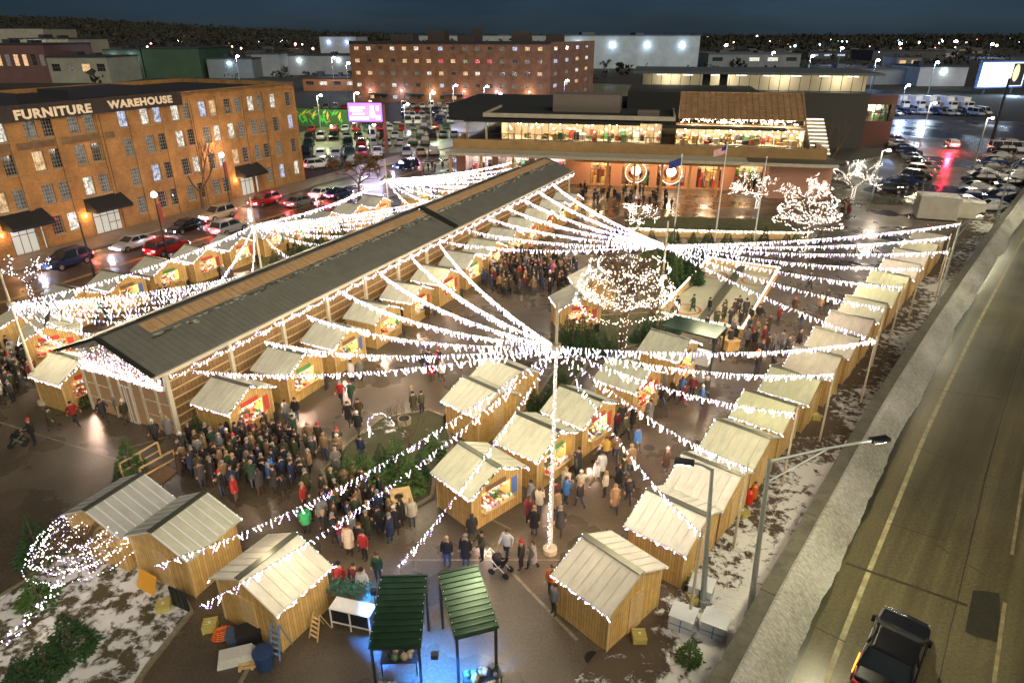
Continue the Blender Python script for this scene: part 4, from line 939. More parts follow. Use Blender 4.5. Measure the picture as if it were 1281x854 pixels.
# ---------------------------------------------------------------- glazed market building
MY = math.radians(-11.5); MO = Vector((9.7,104,0))
MAREA = [mat('shop_red', (.5,.08,.06)), mat('shop_green', (.1,.3,.12)), mat('shop_gold', (.7,.5,.2)), mat('shop_dark', (.05,.04,.04)), mat('shop_white', (.8,.8,.75)), mat('shop_wood', (.45,.25,.1))]
SHOPIN = mat('shop_wall', (.6,.5,.36), .8)
def market():
    t = thing('market_building', 'long two level glazed market building with a roof terrace and greenhouse', 'building', MO, MY)
    U0, U1 = -20.0, 37.0
    conc = mat('pale_concrete', (.42,.39,.30), .7, var=.15, vscale=1); och = mat('ochre_fascia', (.30,.19,.075), .6, var=.2, vscale=.6); dk = mat('membrane_roof', (.018,.022,.022), .85)
    b = MB(); b.box(U0,U1,-2,6,5.0,5.28); b.box(U0,U1,-2.1,-2.0,4.9,5.34); b.build('canopy', conc, t)
    w = MB()
    for u in [-19.5,-14.5,-9.5,-4.5,5,9,13,17,21]:
        w.box(u-.18,u+.18,-1.4,-1.04,0,4.98); w.build('timber_post', mat('lit_timber', (.50,.26,.09), .6, var=.2), t); w = MB()
    for i in range(24): u = 1+i*.95; w.beam((u,-1.9,4.86),(u,4,4.86),.14,.22)
    w.beam((0,-1.2,4.6),(24,-1.2,4.6),.2,.32); w.build('timber_porch', mat('lit_timber',()), t)
    # ground floor: back wall and shopfronts
    g = MB(); holes = [(2,5.2,.2,4),(7,11.2,.2,4.2),(12.4,16.6,.2,4.2),(18.4,22,.2,4),(24,28,.3,3.8),(-18.5,-14,.4,3.9),(-13,-8,.4,3.9),(-7,-2,.4,3.9)]
    facade(g, U0, U1, 0, 5, holes, .4, 4.0); g.build('ground_floor_wall', mat('rosy_plaster', (.45,.24,.16), .7, var=.15), t)
    rr = random.Random(31)
    for (a,c,z0,z1) in holes:
        s = MB(); s.quad((a-.5,8,0),(c+.5,8,0),(c+.5,8,4.8),(a-.5,8,4.8)); s.quad((a-.5,4.4,.01),(c+.5,4.4,.01),(c+.5,8,.01),(a-.5,8,.01)); s.quad((a-.5,4.4,4.8),(c+.5,4.4,4.8),(c+.5,8,4.8),(a-.5,8,4.8)); s.quad((a-.5,4.4,0),(a-.5,8,0),(a-.5,8,4.8),(a-.5,4.4,4.8)); s.quad((c+.5,4.4,0),(c+.5,8,0),(c+.5,8,4.8),(c+.5,4.4,4.8))
        s.build('shop_interior', SHOPIN, t)
        d = MB()
        for i in range(34): x = rr.uniform(a,c); h = rr.uniform(.3,1.8); q = rr.uniform(.12,.4); d.box(x-q,x+q,5.0+rr.uniform(0,2.4),7.6,.02+rr.choice((0,0,1.2)),.02+rr.choice((0,0,1.2))+h,rr.randrange(6))
        d.build('shop_display', MAREA, t)
        m = MB(); n = max(2,int((c-a)/1.1))
        for i in range(n+1): x = a+(c-a)*i/n; m.box(x-.05,x+.05,4.22,4.30,z0,z1)
        m.box(a,c,4.22,4.30,z1-1,z1-.93); m.build('shop_window_frame', WHITEP if a < 0 else DARK, t)
        l = MB(); l.box((a+c)/2-.9,(a+c)/2+.9,5.8,6.1,4.6,4.7); l.build('shop_lamp', LIT_WHITE, t)
        lamp_light('shop_light', ((a+c)/2,6,4.2), 420, (1,.62,.36) if a > 0 else (.85,.75,1), t, .4)
    for u in (9.1,14.5):     # round glowing wreaths in the two arched doors
        k = MB(); N_ = 20
        pts = [(u+1.35*math.cos(2*PI*i/N_),3.9,2.3+1.35*math.sin(2*PI*i/N_)) for i in range(N_+1)]; k.tube(pts,.16,6); k.build('door_arch', mat('lit_timber',()), t)
        k = MB()
        for i in range(50): a = i*2*PI/50; k.octa((u+1.6*math.cos(a),3.7,2.3+1.6*math.sin(a)),.07)
        k.ball((u,4.1,2.5),(.75,.12,.75),0,12,8); k.build('wreath_lights', LIT_WHITE, t)
    # pink wall piece and glass corner
    k = MB(); k.box(28.2,36.8,-.2,3.98,0,4.95); k.build('side_wing', mat('rosy_plaster',()), t)
    k = MB()
    for i in range(7): k.box(24+i*.68,24.06+i*.68,-.3,-.22,.1,4.8)
    k.box(24,28.1,-.3,-.22,4.7,4.8); k.box(24,28.1,-.3,-.22,.1,.2); k.build('corner_glazing', GREYM, t)
    # porch lamps
    k = MB()
    for i in range(9): k.tube([(2+i*2.6,1,4.5),(2+i*2.6,1,4.7)],.16,8)
    k.build('porch_lamp', mat('porch_lamp_glow', (1,.8,.6), emit=(1,.72,.4), es=14), t)
    for i in range(4): lamp_light('porch_light', (3+i*6,.6,4.3), 520, (1,.60,.28), t, .3)
    # terrace
    k = MB(); k.box(U0,U1-.8,2.4,3.0,5.29,6.75); k.box(U0,U0+.5,3.0,9,5.29,6.75); k.box(U1-1.3,U1-.8,3.0,12,5.29,6.75); k.build('terrace_fascia', och, t)
    k = MB(); k.box(U0+.5,U1-1.3,3.0,34,5.3,5.9); k.build('terrace_floor', mat('terrace_paving', (.22,.16,.09), .6), t)
    k = MB()
    for i in range(30): u = U0+.5+i*1.86; k.box(u-.03,u+.03,2.6,2.66,6.75,7.7)
    k.box(U0+.5,U1-1,2.6,2.66,7.66,7.72); k.build('railing', DARK, t)
    # upper glazed storey
    def glazed(u0,u1,v,z0,z1,nm,step=1.1,deep=6,lights=4,col=(1,.78,.5),power=500,items=60):
        s = MB(); s.quad((u0,v+deep,z0),(u1,v+deep,z0),(u1,v+deep,z1),(u0,v+deep,z1)); s.quad((u0,v,z0),(u1,v,z0),(u1,v+deep,z0),(u0,v+deep,z0)); s.quad((u0,v+.1,z1),(u1,v+.1,z1),(u1,v+deep,z1),(u0,v+deep,z1)); s.quad((u0,v+.1,z0),(u0,v+deep,z0),(u0,v+deep,z1),(u0,v+.1,z1)); s.quad((u1,v+.1,z0),(u1,v+deep,z0),(u1,v+deep,z1),(u1,v+.1,z1))
        s.build('upper_interior', SHOPIN, t)
        m = MB(); n = int((u1-u0)/step)
        for i in range(n+1): x = u0+(u1-u0)*i/n; m.box(x-.06,x+.06,v-.08,v,z0,z1)
        m.box(u0,u1,v-.10,v-.002,z0-.1,z0+.08); m.box(u0,u1,v-.10,v-.002,z1-.12,z1); m.build('upper_glazing_frame', GREYM, t)
        d = MB()
        for i in range(items): x = rr.uniform(u0+.4,u1-.4); h = rr.uniform(.3,1.3); q = rr.uniform(.1,.5); y = rr.uniform(v+1,v+deep-.5); d.box(x-q,x+q,y-q,y+q,z0+.01,z0+h,rr.randrange(6))
        d.build('upper_furniture', MAREA, t)
        l = MB()
        for i in range(lights*9): x = u0+(i+.5)*(u1-u0)/(lights*9); l.ball((x,v+rr.uniform(.5,deep-1.5),z1-rr.uniform(.3,1.6)),.09,0,6,4)
        l.build('pendant_lamp', mat('pendant_glow', (1,.9,.7), emit=(1,.80,.52), es=18), t)
        for i in range(lights): lamp_light('interior_light', (u0+(i+.5)*(u1-u0)/lights, v+2.2, z1-.5), power, col, t, .3)
    glazed(-13.5,12.5,9,6.0,9.0,'west',lights=5,power=420)
    k = MB(); k.box(-19,9.2,5.6,9.6,9.02,9.22); k.build('flat_canopy', dk, t)
    k = MB(); 
    for u in (-18.6,-15.4): k.box(u-.14,u+.14,5.9,6.18,5.9,9.0)
    k.build('terrace_post', conc, t)
    k = MB(); k.box(-16.5,14.5,8.4,8.65,9.5,10.15); k.box(-16.5,-16.2,8.65,22,9.5,10.15); k.box(14.2,14.5,8.65,22,9.5,10.15); k.build('roof_edge', conc, t)
    k = MB(); k.box(-16.2,14.2,8.66,24,9.3,9.8); k.build('flat_roof', dk, t)
    k = MB(); k.box(-6,5.4,16,22,9.81,12.6); k.box(8.5,12,12,14,9.81,10.6); k.build('roof_plant_room', mat('grey_cladding', (.16,.14,.12), .6, var=.2), t)
    k = MB(); k.box(6,30,30,50,5.9,12.2); k.box(-30,6,34,60,5.9,9.0); k.build('rear_block', dk, t)
    # east part: greenhouse over the terrace
    glazed(14.8,34,9,6.0,8.6,'east',lights=5,power=380,items=80)
    k = MB(); k.box(12.8,31,6.5,9.6,8.62,8.82); k.build('flat_canopy', dk, t)
    k = MB(); gz = 9.7; tz = 13.2
    for i in range(21): u = 15.2+i*.95; k.beam((u,11,gz),(u,17.5,tz),.08,.12); k.beam((u,11,8.9),(u,11,gz),.08,.08)
    for i in range(7): q = i/6; k.beam((15.2,11+6.5*q,gz+3.5*q+.03),(34.2,11+6.5*q,gz+3.5*q+.03),.07,.09)
    k.beam((34.3,10.8,8.9),(34.3,17.6,13.4),.3,.5); k.beam((15.2,11,8.92),(34.2,11,8.92),.12,.18); k.build('greenhouse_frame', mat('bronze_frame', (.30,.21,.12), .5, metal=.3), t)
    k = MB(); k.add([(15.2,11.05,gz-.02),(34.2,11.05,gz-.02),(34.2,17.5,tz-.04),(15.2,17.5,tz-.04)],[(0,1,2,3)]); k.build('greenhouse_glass', mat('greenhouse_glazing', (.20,.12,.06), .25, emit=(1,.55,.22), es=.035, var=.4, vscale=.8), t)
    k = MB(); k.quad((15.2,17.6,8.9),(34.2,17.6,8.9),(34.2,17.6,tz),(15.2,17.6,tz)); k.build('greenhouse_wall', SHOPIN, t)
    k = MB()
    for i in range(150): k.ball((rr.uniform(15.5,34),rr.uniform(11.2,16),rr.uniform(8.9,9.6)),rr.uniform(.06,.12),rr.choice((0,0,1)),6,4)
    k.build('greenhouse_lights', [mat('pendant_glow',()), WARM_BULB], t, kind='stuff')
    for i in range(3): lamp_light('interior_light', (18+i*6.5,13,9.2), 350, (1,.6,.3), t, .3)
    # stairs with lit treads
    k = MB(); l = MB()
    for i in range(10): k.box(35.0,37.8,7.2+i*.9,8.1+i*.9,5.3,5.6+i*.45); l.box(35.1,37.7,7.17+i*.9,7.195+i*.9,5.45+i*.45,5.55+i*.45)
    k.build('outside_stairs', conc, t); l.build('tread_light', mat('tread_glow', (1,.9,.8), emit=(1,.88,.7), es=2.5), t)
    k = MB(); k.box(25,37,-1.5,14,5.29,5.32); k.build('lower_roof', mat('damp_roof', (.09,.085,.06), .5), t)
market()
def rear_hall():
    a = G(755,118); t = thing('rear_hall', 'low wide hall with a strip of lit windows behind the greenhouse', 'building', MO+Matrix.Rotation(MY,3,'Z')@Vector((8,52,0)), MY)
    b = MB(); b.box(0,46,0,20,0,10.9); b.build('wall', mat('dark_render', (.05,.05,.045), .8), t)
    b = MB(); b.box(-2,47.5,-1.6,22,14.3,14.75); b.build('roof', mat('blue_grey_roof', (.09,.11,.12), .5), t)
    b = MB(); b.box(0,46,5,5.2,10.92,14.28); b.build('clerestory_back', mat('pale_room', (.6,.55,.4), .8), t)
    b = MB()
    for i in range(24): b.box(i*2-.05,i*2+.05,0,.12,10.92,14.28)
    for u in (12.5,16): b.box(u,u+1.6,-.1,.3,10.92,14.28)
    b.build('clerestory_frame', DARK, t)
    b = MB()
    for i in range(8): b.box(3+i*5.5,5+i*5.5,2,2.3,13.9,14.0)
    b.build('strip_lamp', LIT_WHITE, t)
    for i in range(4): lamp_light('interior_light', (6+i*11.5,2.5,13.6), 420, (1,.85,.62), t, .3)
rear_hall()
def dark_box():
    a = G(1013,182); c = G(1110,183); rz = math.atan2(c.y-a.y, c.x-a.x); w = (c-a).length
    t = thing('dark_cube_building', 'dark windowless box of a building with one big lit corner window', 'building', a, rz); Hh = height_at(a, 119)
    b = MB(); facade(b, 0, w, 0, Hh, [(w*.52,w*.98,Hh*.50,Hh*.82)], .3); b.quad((0,0,0),(0,14,0),(0,14,Hh),(0,0,Hh)); b.quad((w,0,0),(w,14,0),(w,14,Hh),(w,0,Hh)); b.build('wall', mat('dark_brown_cladding', (.055,.028,.022), .7, var=.15), t)
    b = MB(); b.box(0,w,-.05,14,Hh,Hh+.3); b.build('roof', mat('blue_roof', (.04,.06,.14), .5), t)
    b = MB(); rr = random.Random(2); z0 = Hh*.50; z1 = Hh*.82
    b.quad((w*.5,3,z0-.5),(w,3,z0-.5),(w,3,z1+.4),(w*.5,3,z1+.4)); b.build('room_wall', SHOPIN, t)
    b = MB()
    for i in range(7): x = w*.52+(w*.46)*i/6; b.box(x-.07,x+.07,.1,.2,z0,z1)
    b.box(w*.52,w*.98,.1,.2,(z0+z1)/2-.06,(z0+z1)/2+.06); b.build('window_frame', DARK, t)
    b = MB()
    for i in range(26): x = rr.uniform(w*.53,w*.96); q=rr.uniform(.2,.5); z = rr.uniform(z0,z1-.8); b.box(x-q,x+q,2.2,2.8,z,z+rr.uniform(.3,1),rr.randrange(6))
    b.build('room_furniture', MAREA, t)
    lamp_light('interior_light', (w*.75,1.6,z1-.3), 700, (.95,1,.7), t, .3)
dark_box()
def far_box(px0, px1, pyb, pyt, depth, col, lb, name='industrial_building', rz=0, wins=0, lamps=0, lcol=(.6,.75,1), roof=(.03,.035,.045), lit='dim', ribs=False):
    a = G(px0,pyb); c = G(px1,pyb); w = (c-a).length; h = height_at(a,pyt); t = thing(name, lb, 'building', a, math.atan2(c.y-a.y,c.x-a.x)+rz)
    m = mat('cladding_%d_%d_%d' % tuple(int(x*100) for x in col), col, .7, var=.18, vscale=.15)
    holes = []; rr = random.Random(int(px0*7+pyb))
    if wins:
        n = wins
        for i in range(n): x = w*(i+.5)/n; holes.append((x-w/n*.28,x+w/n*.28,h*.45,h*.75))
    b = MB(); facade(b,0,w,0,h,holes,.4); b.quad((0,0,0),(0,depth,0),(0,depth,h),(0,0,h)); b.quad((w,0,0),(w,depth,0),(w,depth,h),(w,0,h)); b.quad((0,depth,0),(w,depth,0),(w,depth,h),(0,depth,h)); b.build('wall', m, t)
    r = MB(); r.box(-.3,w+.3,-.3,depth+.3,h,h+.5); r.box(w*.2,w*.3,depth*.4,depth*.6,h+.5,h+2.2); r.box(w*.6,w*.66,depth*.3,depth*.5,h+.5,h+1.8); r.build('roof', mat('roofing_%d' % int(roof[2]*1000), roof, .8), t)
    if ribs:
        q = MB(); n = 11
        for i in range(n+1): q.box(w*i/n-.35,w*i/n+.35,-.5,-.02,0,h)
        q.build('wall_rib', m, t)
    for (x0,x1,z0,z1) in holes: add_window(t,x0,.25,z0,x1-x0,z1-z0,rr.choice([lit,lit,'dim','dark']),0,3,2)
    if lamps:
        for i in range(lamps):
            x = w*(i+.5)/lamps; l = MB(); l.box(x-.7,x+.7,-.9,-.3,h*.72,h*.72+1.0); l.build('wall_lamp', mat('lamp_%d' % int(lcol[0]*100), (1,1,1), emit=lcol, es=25), t); lamp_light('wall_lamp_light',(x,-2.5,h*.70),h*h*1.3,lcol,t,.6)
    return t
PALE=(.30,.29,.25); GR=(.14,.17,.18)
far_box(-40,62,70,36,60,PALE,'pale blocky building at the far skyline corner of the photo',wins=0)
far_box(-30,66,104,56,40,(.13,.07,.07),'dark red building with small lit windows behind the warehouse roof',wins=9,lit='warm')
far_box(24,96,96,49,40,(.36,.35,.29),'pale building with vertical ribs behind the warehouse roof',ribs=True,lamps=1,lcol=(.8,1,.9))
far_box(66,140,104,72,30,(.26,.27,.22),'low pale shed between the ribbed building and the green box building',wins=4,lit='warm')
far_box(137,182,98,63,40,(.06,.10,.07),'dark green box building, the one with wall lights',lamps=2,lcol=(.7,.9,1))
far_box(184,254,98,61,45,(.035,.075,.045),'plain dark green box building next to the lit one')
far_box(262,318,98,74,30,GR,'small grey building with a wall lamp beyond the green boxes',lamps=1,lcol=(.6,.8,1))
far_box(318,352,96,68,30,(.2,.22,.24),'narrow grey building beside the lamp lit yard')
far_box(352,450,94,70,35,(.22,.24,.26),'long low grey warehouse at the car park edge',lamps=2,lcol=(.8,.85,1))
far_box(402,447,72,46,60,(.34,.40,.46),'tall white block rising behind the low grey warehouse',lamps=2,lcol=(.5,.6,1))
far_box(380,448,114,98,18,(.30,.12,.05),'low red brick shop with lit forecourt at the car park',wins=4,lit='white')
far_box(700,872,86,45,120,(.36,.44,.48),'huge white warehouse with four wall floodlights',lamps=4,lcol=(.75,.85,1),roof=(.10,.13,.16))
far_box(500,705,60,45,100,(.30,.34,.36),'long pale warehouse on the skyline behind the brick factory',roof=(.08,.1,.12))
far_box(885,1000,84,68,50,(.17,.20,.21),'grey shed with bright roof lights beyond the rear hall',wins=5,lit='white',roof=(.10,.11,.12))
far_box(1036,1143,106,88,30,(.17,.19,.20),'grey shed beside the lamp lit blue yard',roof=(.10,.11,.13))
far_box(1146,1206,108,84,25,(.34,.36,.38),'white fuel station like shed near the trucks',lamps=1,lcol=(.8,.9,1))
far_box(1010,1060,74,66,40,(.06,.07,.08),'dark shed on the skyline past the blue yard',wins=3,lit='cool')
far_box(1090,1180,76,64,40,(.05,.06,.07),'long dark shed below the distant tree line')
far_box(1120,1150,86,72,20,(.16,.16,.15),'small house between the dark sheds',wins=2,lit='warm')
# ---------------------------------------------------------------- vehicles (front towards +x)
PAINT = mat('car_paint', (.3,.3,.3), .22, metal=.25, objcol=True, spec=.6)
TYRE = mat('tyre', (.012,.012,.012), .8); RIM = mat('rim', (.45,.45,.45), .3, metal=.8)
HEADL = mat('headlight_off', (.7,.7,.75), .15); TAIL = mat('taillight_off', (.35,.01,.01), .2)
HEADON = mat('headlight_on', (1,1,1), emit=(.80,.82,1), es=30); TAILON = mat('taillight_on', (1,.05,.03), emit=(1,.06,.08), es=14)
SHAPES = {   # length, width, stations (x, half width share, z bottom, z belt), cabin (x0,x1 belt; x2,x3 roof; roof z)
 'sedan': (4.7,1.82,[(-2.35,.82,.42,.82),(-2.2,.93,.30,.98),(-1.4,1,.24,1.02),(0,1,.22,.98),(1.0,1,.22,.94),(1.9,.96,.24,.80),(2.25,.86,.32,.68),(2.35,.72,.42,.58)],(-1.75,1.05,-1.05,.25,1.44)),
 'suv': (4.7,1.92,[(-2.35,.86,.45,.95),(-2.25,.95,.34,1.10),(-1.4,1,.28,1.14),(0,1,.26,1.10),(1.0,1,.26,1.08),(1.9,.97,.28,.98),(2.25,.90,.36,.84),(2.35,.78,.46,.72)],(-2.2,1.15,-1.85,.35,1.72)),
 'van': (5.3,2.0,[(-2.65,.92,.42,1.15),(-2.6,.98,.32,1.2),(-1.4,1,.28,1.2),(0,1,.26,1.2),(1.4,1,.26,1.18),(2.1,.98,.28,1.02),(2.5,.90,.36,.86),(2.65,.78,.46,.72)],(-2.58,1.95,-2.5,1.15,2.15)),
 'pickup': (5.4,1.95,[(-2.7,.90,.50,.98),(-2.6,.96,.40,1.04),(-1.4,1,.34,1.06),(0,1,.32,1.08),(1.2,1,.32,1.08),(2.1,.97,.34,1.0),(2.6,.92,.42,.90),(2.7,.82,.5,.78)],(-.9,1.35,-.65,.65,1.80)),
}
def car_parts(kind):
    L_, W_, st, cab = SHAPES[kind]; body = MB(); hw = W_/2
    ring = []
    for (x,w,zb,zt) in st:
        y = hw*w; ring.append([(x,-y*.9,zb),(x,-y,zb+.10),(x,-y,(zb+zt)*.5+.08),(x,-y*.96,zt-.05),(x,-y*.86,zt),(x,0,zt+.03),(x,y*.86,zt),(x,y*.96,zt-.05),(x,y,(zb+zt)*.5+.08),(x,y,zb+.10),(x,y*.9,zb)])
    n = 11; vs = [v for r_ in ring for v in r_]; fs = []
    for i in range(len(ring)-1):
        for k in range(n): k2=(k+1)%n; fs.append((i*n+k,(i+1)*n+k,(i+1)*n+k2,i*n+k2))
    fs.append(tuple(range(n))); fs.append(tuple((len(ring)-1)*n+k for k in range(n-1,-1,-1))); body.add(vs,fs)
    x0,x1,x2,x3,zr = cab; zb = max(s[3] for s in st if abs(s[0]) < 1.5)-.02
    # roof skin and pillars
    yr = hw*.76; yb = hw*.93
    body.add([(x2,-yr,zr-.03),(x3,-yr,zr-.03),(x3,yr,zr-.03),(x2,yr,zr-.03),(x2+.1,-yr*.85,zr+.03),(x3-.1,-yr*.85,zr+.03),(x3-.1,yr*.85,zr+.03),(x2+.1,yr*.85,zr+.03)],[(0,3,2,1),(4,5,6,7),(0,1,5,4),(1,2,6,5),(2,3,7,6),(3,0,4,7)])
    for s in (-1,1):
        for (a,b) in [((x0,s*yb,zb),(x2,s*yr,zr-.02)),((x1,s*yb,zb),(x3,s*yr,zr-.02)),(((x0+x1)/2-.1,s*yb,zb),((x2+x3)/2,s*yr,zr-.02))]: body.beam(a,b,.07,.07)
        body.beam((x2,s*yr,zr-.02),(x3,s*yr,zr-.02),.07,.06)
        body.box(x1-.35,x1-.15,min(s*hw*.98,s*hw*1.1),max(s*hw*.98,s*hw*1.1),zb-.02,zb+.13)
    if kind == 'suv':
        for s in (-1,1): body.beam((x2+.2,s*yr*.8,zr+.07),(x3-.2,s*yr*.8,zr+.07),.04,.03)
    glass = MB(); g = [(x0+.05,-yb*.98,zb),(x1-.05,-yb*.98,zb),(x1-.05,yb*.98,zb),(x0+.05,yb*.98,zb),(x2,-yr*.97,zr-.03),(x3,-yr*.97,zr-.03),(x3,yr*.97,zr-.03),(x2,yr*.97,zr-.03)]
    glass.add(g,[(0,1,5,4),(1,2,6,5),(2,3,7,6),(3,0,4,7)])
    if kind == 'pickup': body.box(-2.55,-1.0,-.75,.75,.6,.62); 
    wheels = []
    r = .34 if kind == 'sedan' else .38
    for sx in (-1,1):
        for sy in (-1,1):
            x = sx*L_*.295; y = sy*(hw-.10); w = MB(); w.tube([(x,y-.11,r),(x,y+.13*1,r)] if sy > 0 else [(x,y-.13,r),(x,y+.11,r)], r, 14, 0); w.tube([(x,y+sy*.125,r),(x,y+sy*.14,r)], r*.62, 10, 1); wheels.append(w)
    hl = []; tl = []
    f = st[-2]; zf = f[3]-.12; zbk = st[1][3]-.17
    for s in (-1,1):
        m = MB(); m.box(f[0]-.10,f[0]+.075,min(s*hw*.55,s*hw*.86),max(s*hw*.55,s*hw*.86),zf-.10,zf+.03); hl.append(m)
        m = MB(); m.box(st[0][0]-.02,st[1][0]+.02,min(s*hw*.60,s*hw*.92),max(s*hw*.60,s*hw*.92),zbk-.12,zbk+.06); tl.append(m)
    pl = MB(); pl.box(st[0][0]-.03,st[0][0]+.05,-.28,.28,.52,.66)
    return body, glass, wheels, hl, tl, pl
def car_proto(kind, on=False, simple=False):
    name = {'sedan':'parked_car','suv':'parked_car','van':'parked_van','pickup':'pickup_truck'}[kind] if not on else 'car'
    t = thing(name, None, 'van' if kind == 'van' else ('pickup' if kind == 'pickup' else 'car')); body, glass, wheels, hl, tl, pl = car_parts(kind)
    body.build('body', PAINT, t); glass.build('windows', GLASS_D, t)
    if simple:
        for q in wheels: q.build('wheel', [TYRE,RIM], t)
    else:
        for q in wheels: q.build('wheel', [TYRE,RIM], t)
        pl.build('number_plate', WHITEP, t)
    for q in hl: q.build('headlight', HEADON if on else HEADL, t)
    for q in tl: q.build('taillight', TAILON if on else TAIL, t)
    if on:
        lamp_light('headlight_beam', (2.9,0,.6), 160, (.75,.78,1), t, .15); lamp_light('taillight_glow', (-2.75,0,.7), 70, (1,.1,.12), t, .2)
    return t
CP = {k: car_proto(k) for k in SHAPES}; CON = {k: car_proto(k, True) for k in ('sedan','suv')}; CS = {k: car_proto(k, simple=True) for k in SHAPES}
CARCOL = {'white': (.70,.70,.70), 'silver': (.42,.43,.44), 'grey': (.16,.17,.18), 'black': (.012,.012,.014), 'dark blue': (.02,.035,.10), 'red': (.32,.02,.02), 'tan': (.42,.34,.22), 'dark green': (.03,.07,.04)}
def put_car(table, kind, loc, rz, cname, lb, grp=None, z=0):
    o = put(table[kind], (loc[0],loc[1],z), rz, lb, grp); col = CARCOL[cname]
    for c in o.children:
        if c.name.startswith('body'): c.color = (*col,1)
    return o
Hn = YAW_H
for (px,py,kind,cn,on,rev,lb) in [
 (85,327,'suv','dark blue',1,1,'dark blue car with lit headlights driving along the warehouse street'),
 (166,305,'sedan','silver',1,1,'silver car with lit headlights following the dark blue one'),
 (210,311,'suv','red',1,0,'dark red car with glowing tail lights beside the street hut roofs'),
 (233,284,'sedan','black',1,1,'black car under the lamp post before the warehouse'),
 (273,269,'suv','tan',1,1,'pale tan estate car at the foot of the bare street tree'),
 (287,286,'suv','silver',1,0,'silver car with purple lit rear close behind the street huts'),
 (331,252,'suv','red',1,1,'long dark red car before the farthest black awning'),
 (376,253,'sedan','grey',1,0,'grey car with red tail lights passing the warehouse corner'),
 (405,242,'sedan','white',1,0,'white car with glaring tail lights ahead of the grey one'),
 (424,243,'sedan','dark blue',1,0,'dark blue car with tail lights half behind the brown tree'),
 (397,207,'suv','white',1,0,'white car with tail lights leaving the street at the warehouse corner'),
 (508,208,'suv','dark blue',1,1,'dark car with headlights facing the digital billboard')]:
    g = G(px,py,.5); ang = Hn+(PI if rev else 0)
    if px in (508,): ang = Hn+PI*.9
    if px == 397: ang = Hn-.5
    put_car(CON, kind, g, ang+R.uniform(-.04,.04), cn, lb, 'cars in the warehouse street')
# highway car
w = WP(ws(G(1118,815,1.6))[0], ws(G(1118,815,1.6))[1])
put_car(CP,'sedan', w, YAW_W, 'black', 'black car driving up the highway beside the market', None, ROADZ+.008)
hw_car = bpy.data.objects[[o.name for o in C.objects if o.get('label') == 'black car driving up the highway beside the market'][0]]
b = MB(); b.box(-1.9,-.9,.915,.95,.72,.80); b.build('side_marker', mat('amber_marker', (1,.4,.05), emit=(1,.30,.03), es=3), hw_car)
# car parks
kinds = ['sedan','suv','suv','sedan','sedan','pickup','van','suv']
cnames = ['white','silver','grey','black','dark blue','white','black','red','silver','tan','dark green','grey']
rr = random.Random(9); n = 0
rows = [(380,217,.0),(382,199,0),(384,182,0),(388,165,0),(392,153,0),(396,143,0)]
seen = {}
for ri, (x0,y0,_) in enumerate([(384,208,0),(384,197,0),(386,184,0),(388,175,0),(390,165,0),(392,157,0),(392,150,0),(395,143,0),(398,137,0)]):
    a = G(x0,y0); sd = Vector((math.cos(math.radians(8)),math.sin(math.radians(8)),0))
    for k in range(34):
        p = a+sd*(k*2.75); q = p.y
        if rr.random() < .10: continue
        sx = CX+FPX*p.x/(p.y*math.cos(PITCH)+CAMH*math.sin(PITCH))
        if sx > [450,560,565,570,560,575,590,600,600][ri] or (ri in (5,6,7) and sx < 440): continue
        if abs(sx-484) < 5 and ri in (0,1): continue
        kd = rr.choice(kinds); cn = rr.choice(cnames); w = {'sedan':'car','suv':'tall car','van':'van','pickup':'pickup'}[kd]
        lb = '%s %s in the %s row of the car park behind the billboard' % (cn, w, ORD[ri]); seen[lb] = seen.get(lb,0)+1
        put_car(CS, kd, p+Vector((rr.uniform(-.2,.2),rr.uniform(-.3,.3),0)), math.radians(8)+PI/2*(1 if rr.random() < .5 else -1)+rr.uniform(-.03,.03), cn, lb, 'cars in the car park behind the billboard', .03)
# highway side car park: near row and two clusters before the dark box building
rowR = [(1170,268),(1178,258),(1186,249),(1192,241),(1200,233),(1206,225),(1212,217),(1219,210),(1225,203),(1231,196)]
for i,(px,py) in enumerate([(1196,264),(1203,252),(1210,243),(1217,234),(1224,225),(1229,217),(1236,209),(1241,202),(1248,195),(1253,188),(1258,181),(1240,258),(1248,248),(1254,238),(1262,230),(1268,222),(1273,214),(1279,206),(1250,196)][:18]):
    g = G(px,py,.6); kd = rr.choice(['sedan','suv','sedan','suv']); cn = ['silver','white','dark blue','silver','black','white','grey','dark blue','silver','black'][i%10]
    if i == 9: kd,cn = 'suv','black'
    put_car(CS, kd, g, math.radians(-8)+rr.uniform(-.05,.05)+PI, cn, '%s %s, %s in the %s line of cars beside the highway' % (cn, {'sedan':'car','suv':'tall car'}[kd], ORD[i if i < 11 else i-11], 'inner' if i < 11 else 'outer'), 'cars parked beside the highway', .03)
for i,(px,py,kd,cn) in enumerate([(1255,185,'van','white'),(1279,186,'van','white')]):
    put_car(CS, kd, G(px,py,.8), math.radians(-10), cn, ['white van standing at the top of the car line beside the highway','white van cut by the photo edge beside the highway'][i], None, .03)
for i,(px,py) in enumerate([(1112,236),(1123,230),(1135,226),(1146,221),(1152,214),(1158,208),(1150,203),(1144,197),(1138,191),(1132,186),(1127,181),(1122,176)]):
    g = G(px,py,.6); kd = rr.choice(['sedan','suv']); cn = ['black','black','dark blue','black','tan','grey','black','grey','dark blue','black','silver','grey'][i]
    put_car(CS, kd if i != 4 else 'suv', g, math.radians(-28)+rr.uniform(-.05,.05), cn, '%s %s, %s in the rank before the dark box building' % (cn,{'sedan':'car','suv':'tall car'}[kd if i != 4 else 'suv'],ORD[i]), 'cars ranked before the dark box building', .03)
o = put_car(CON,'suv',G(1190,181,.6),math.radians(75),'white','white car with glaring red tail lights at the car park exit',None,.03)
lamp_light('tail_glow',(G(1188,190).x,G(1188,190).y,1.4),2500,(1,.02,.05),None,.4)
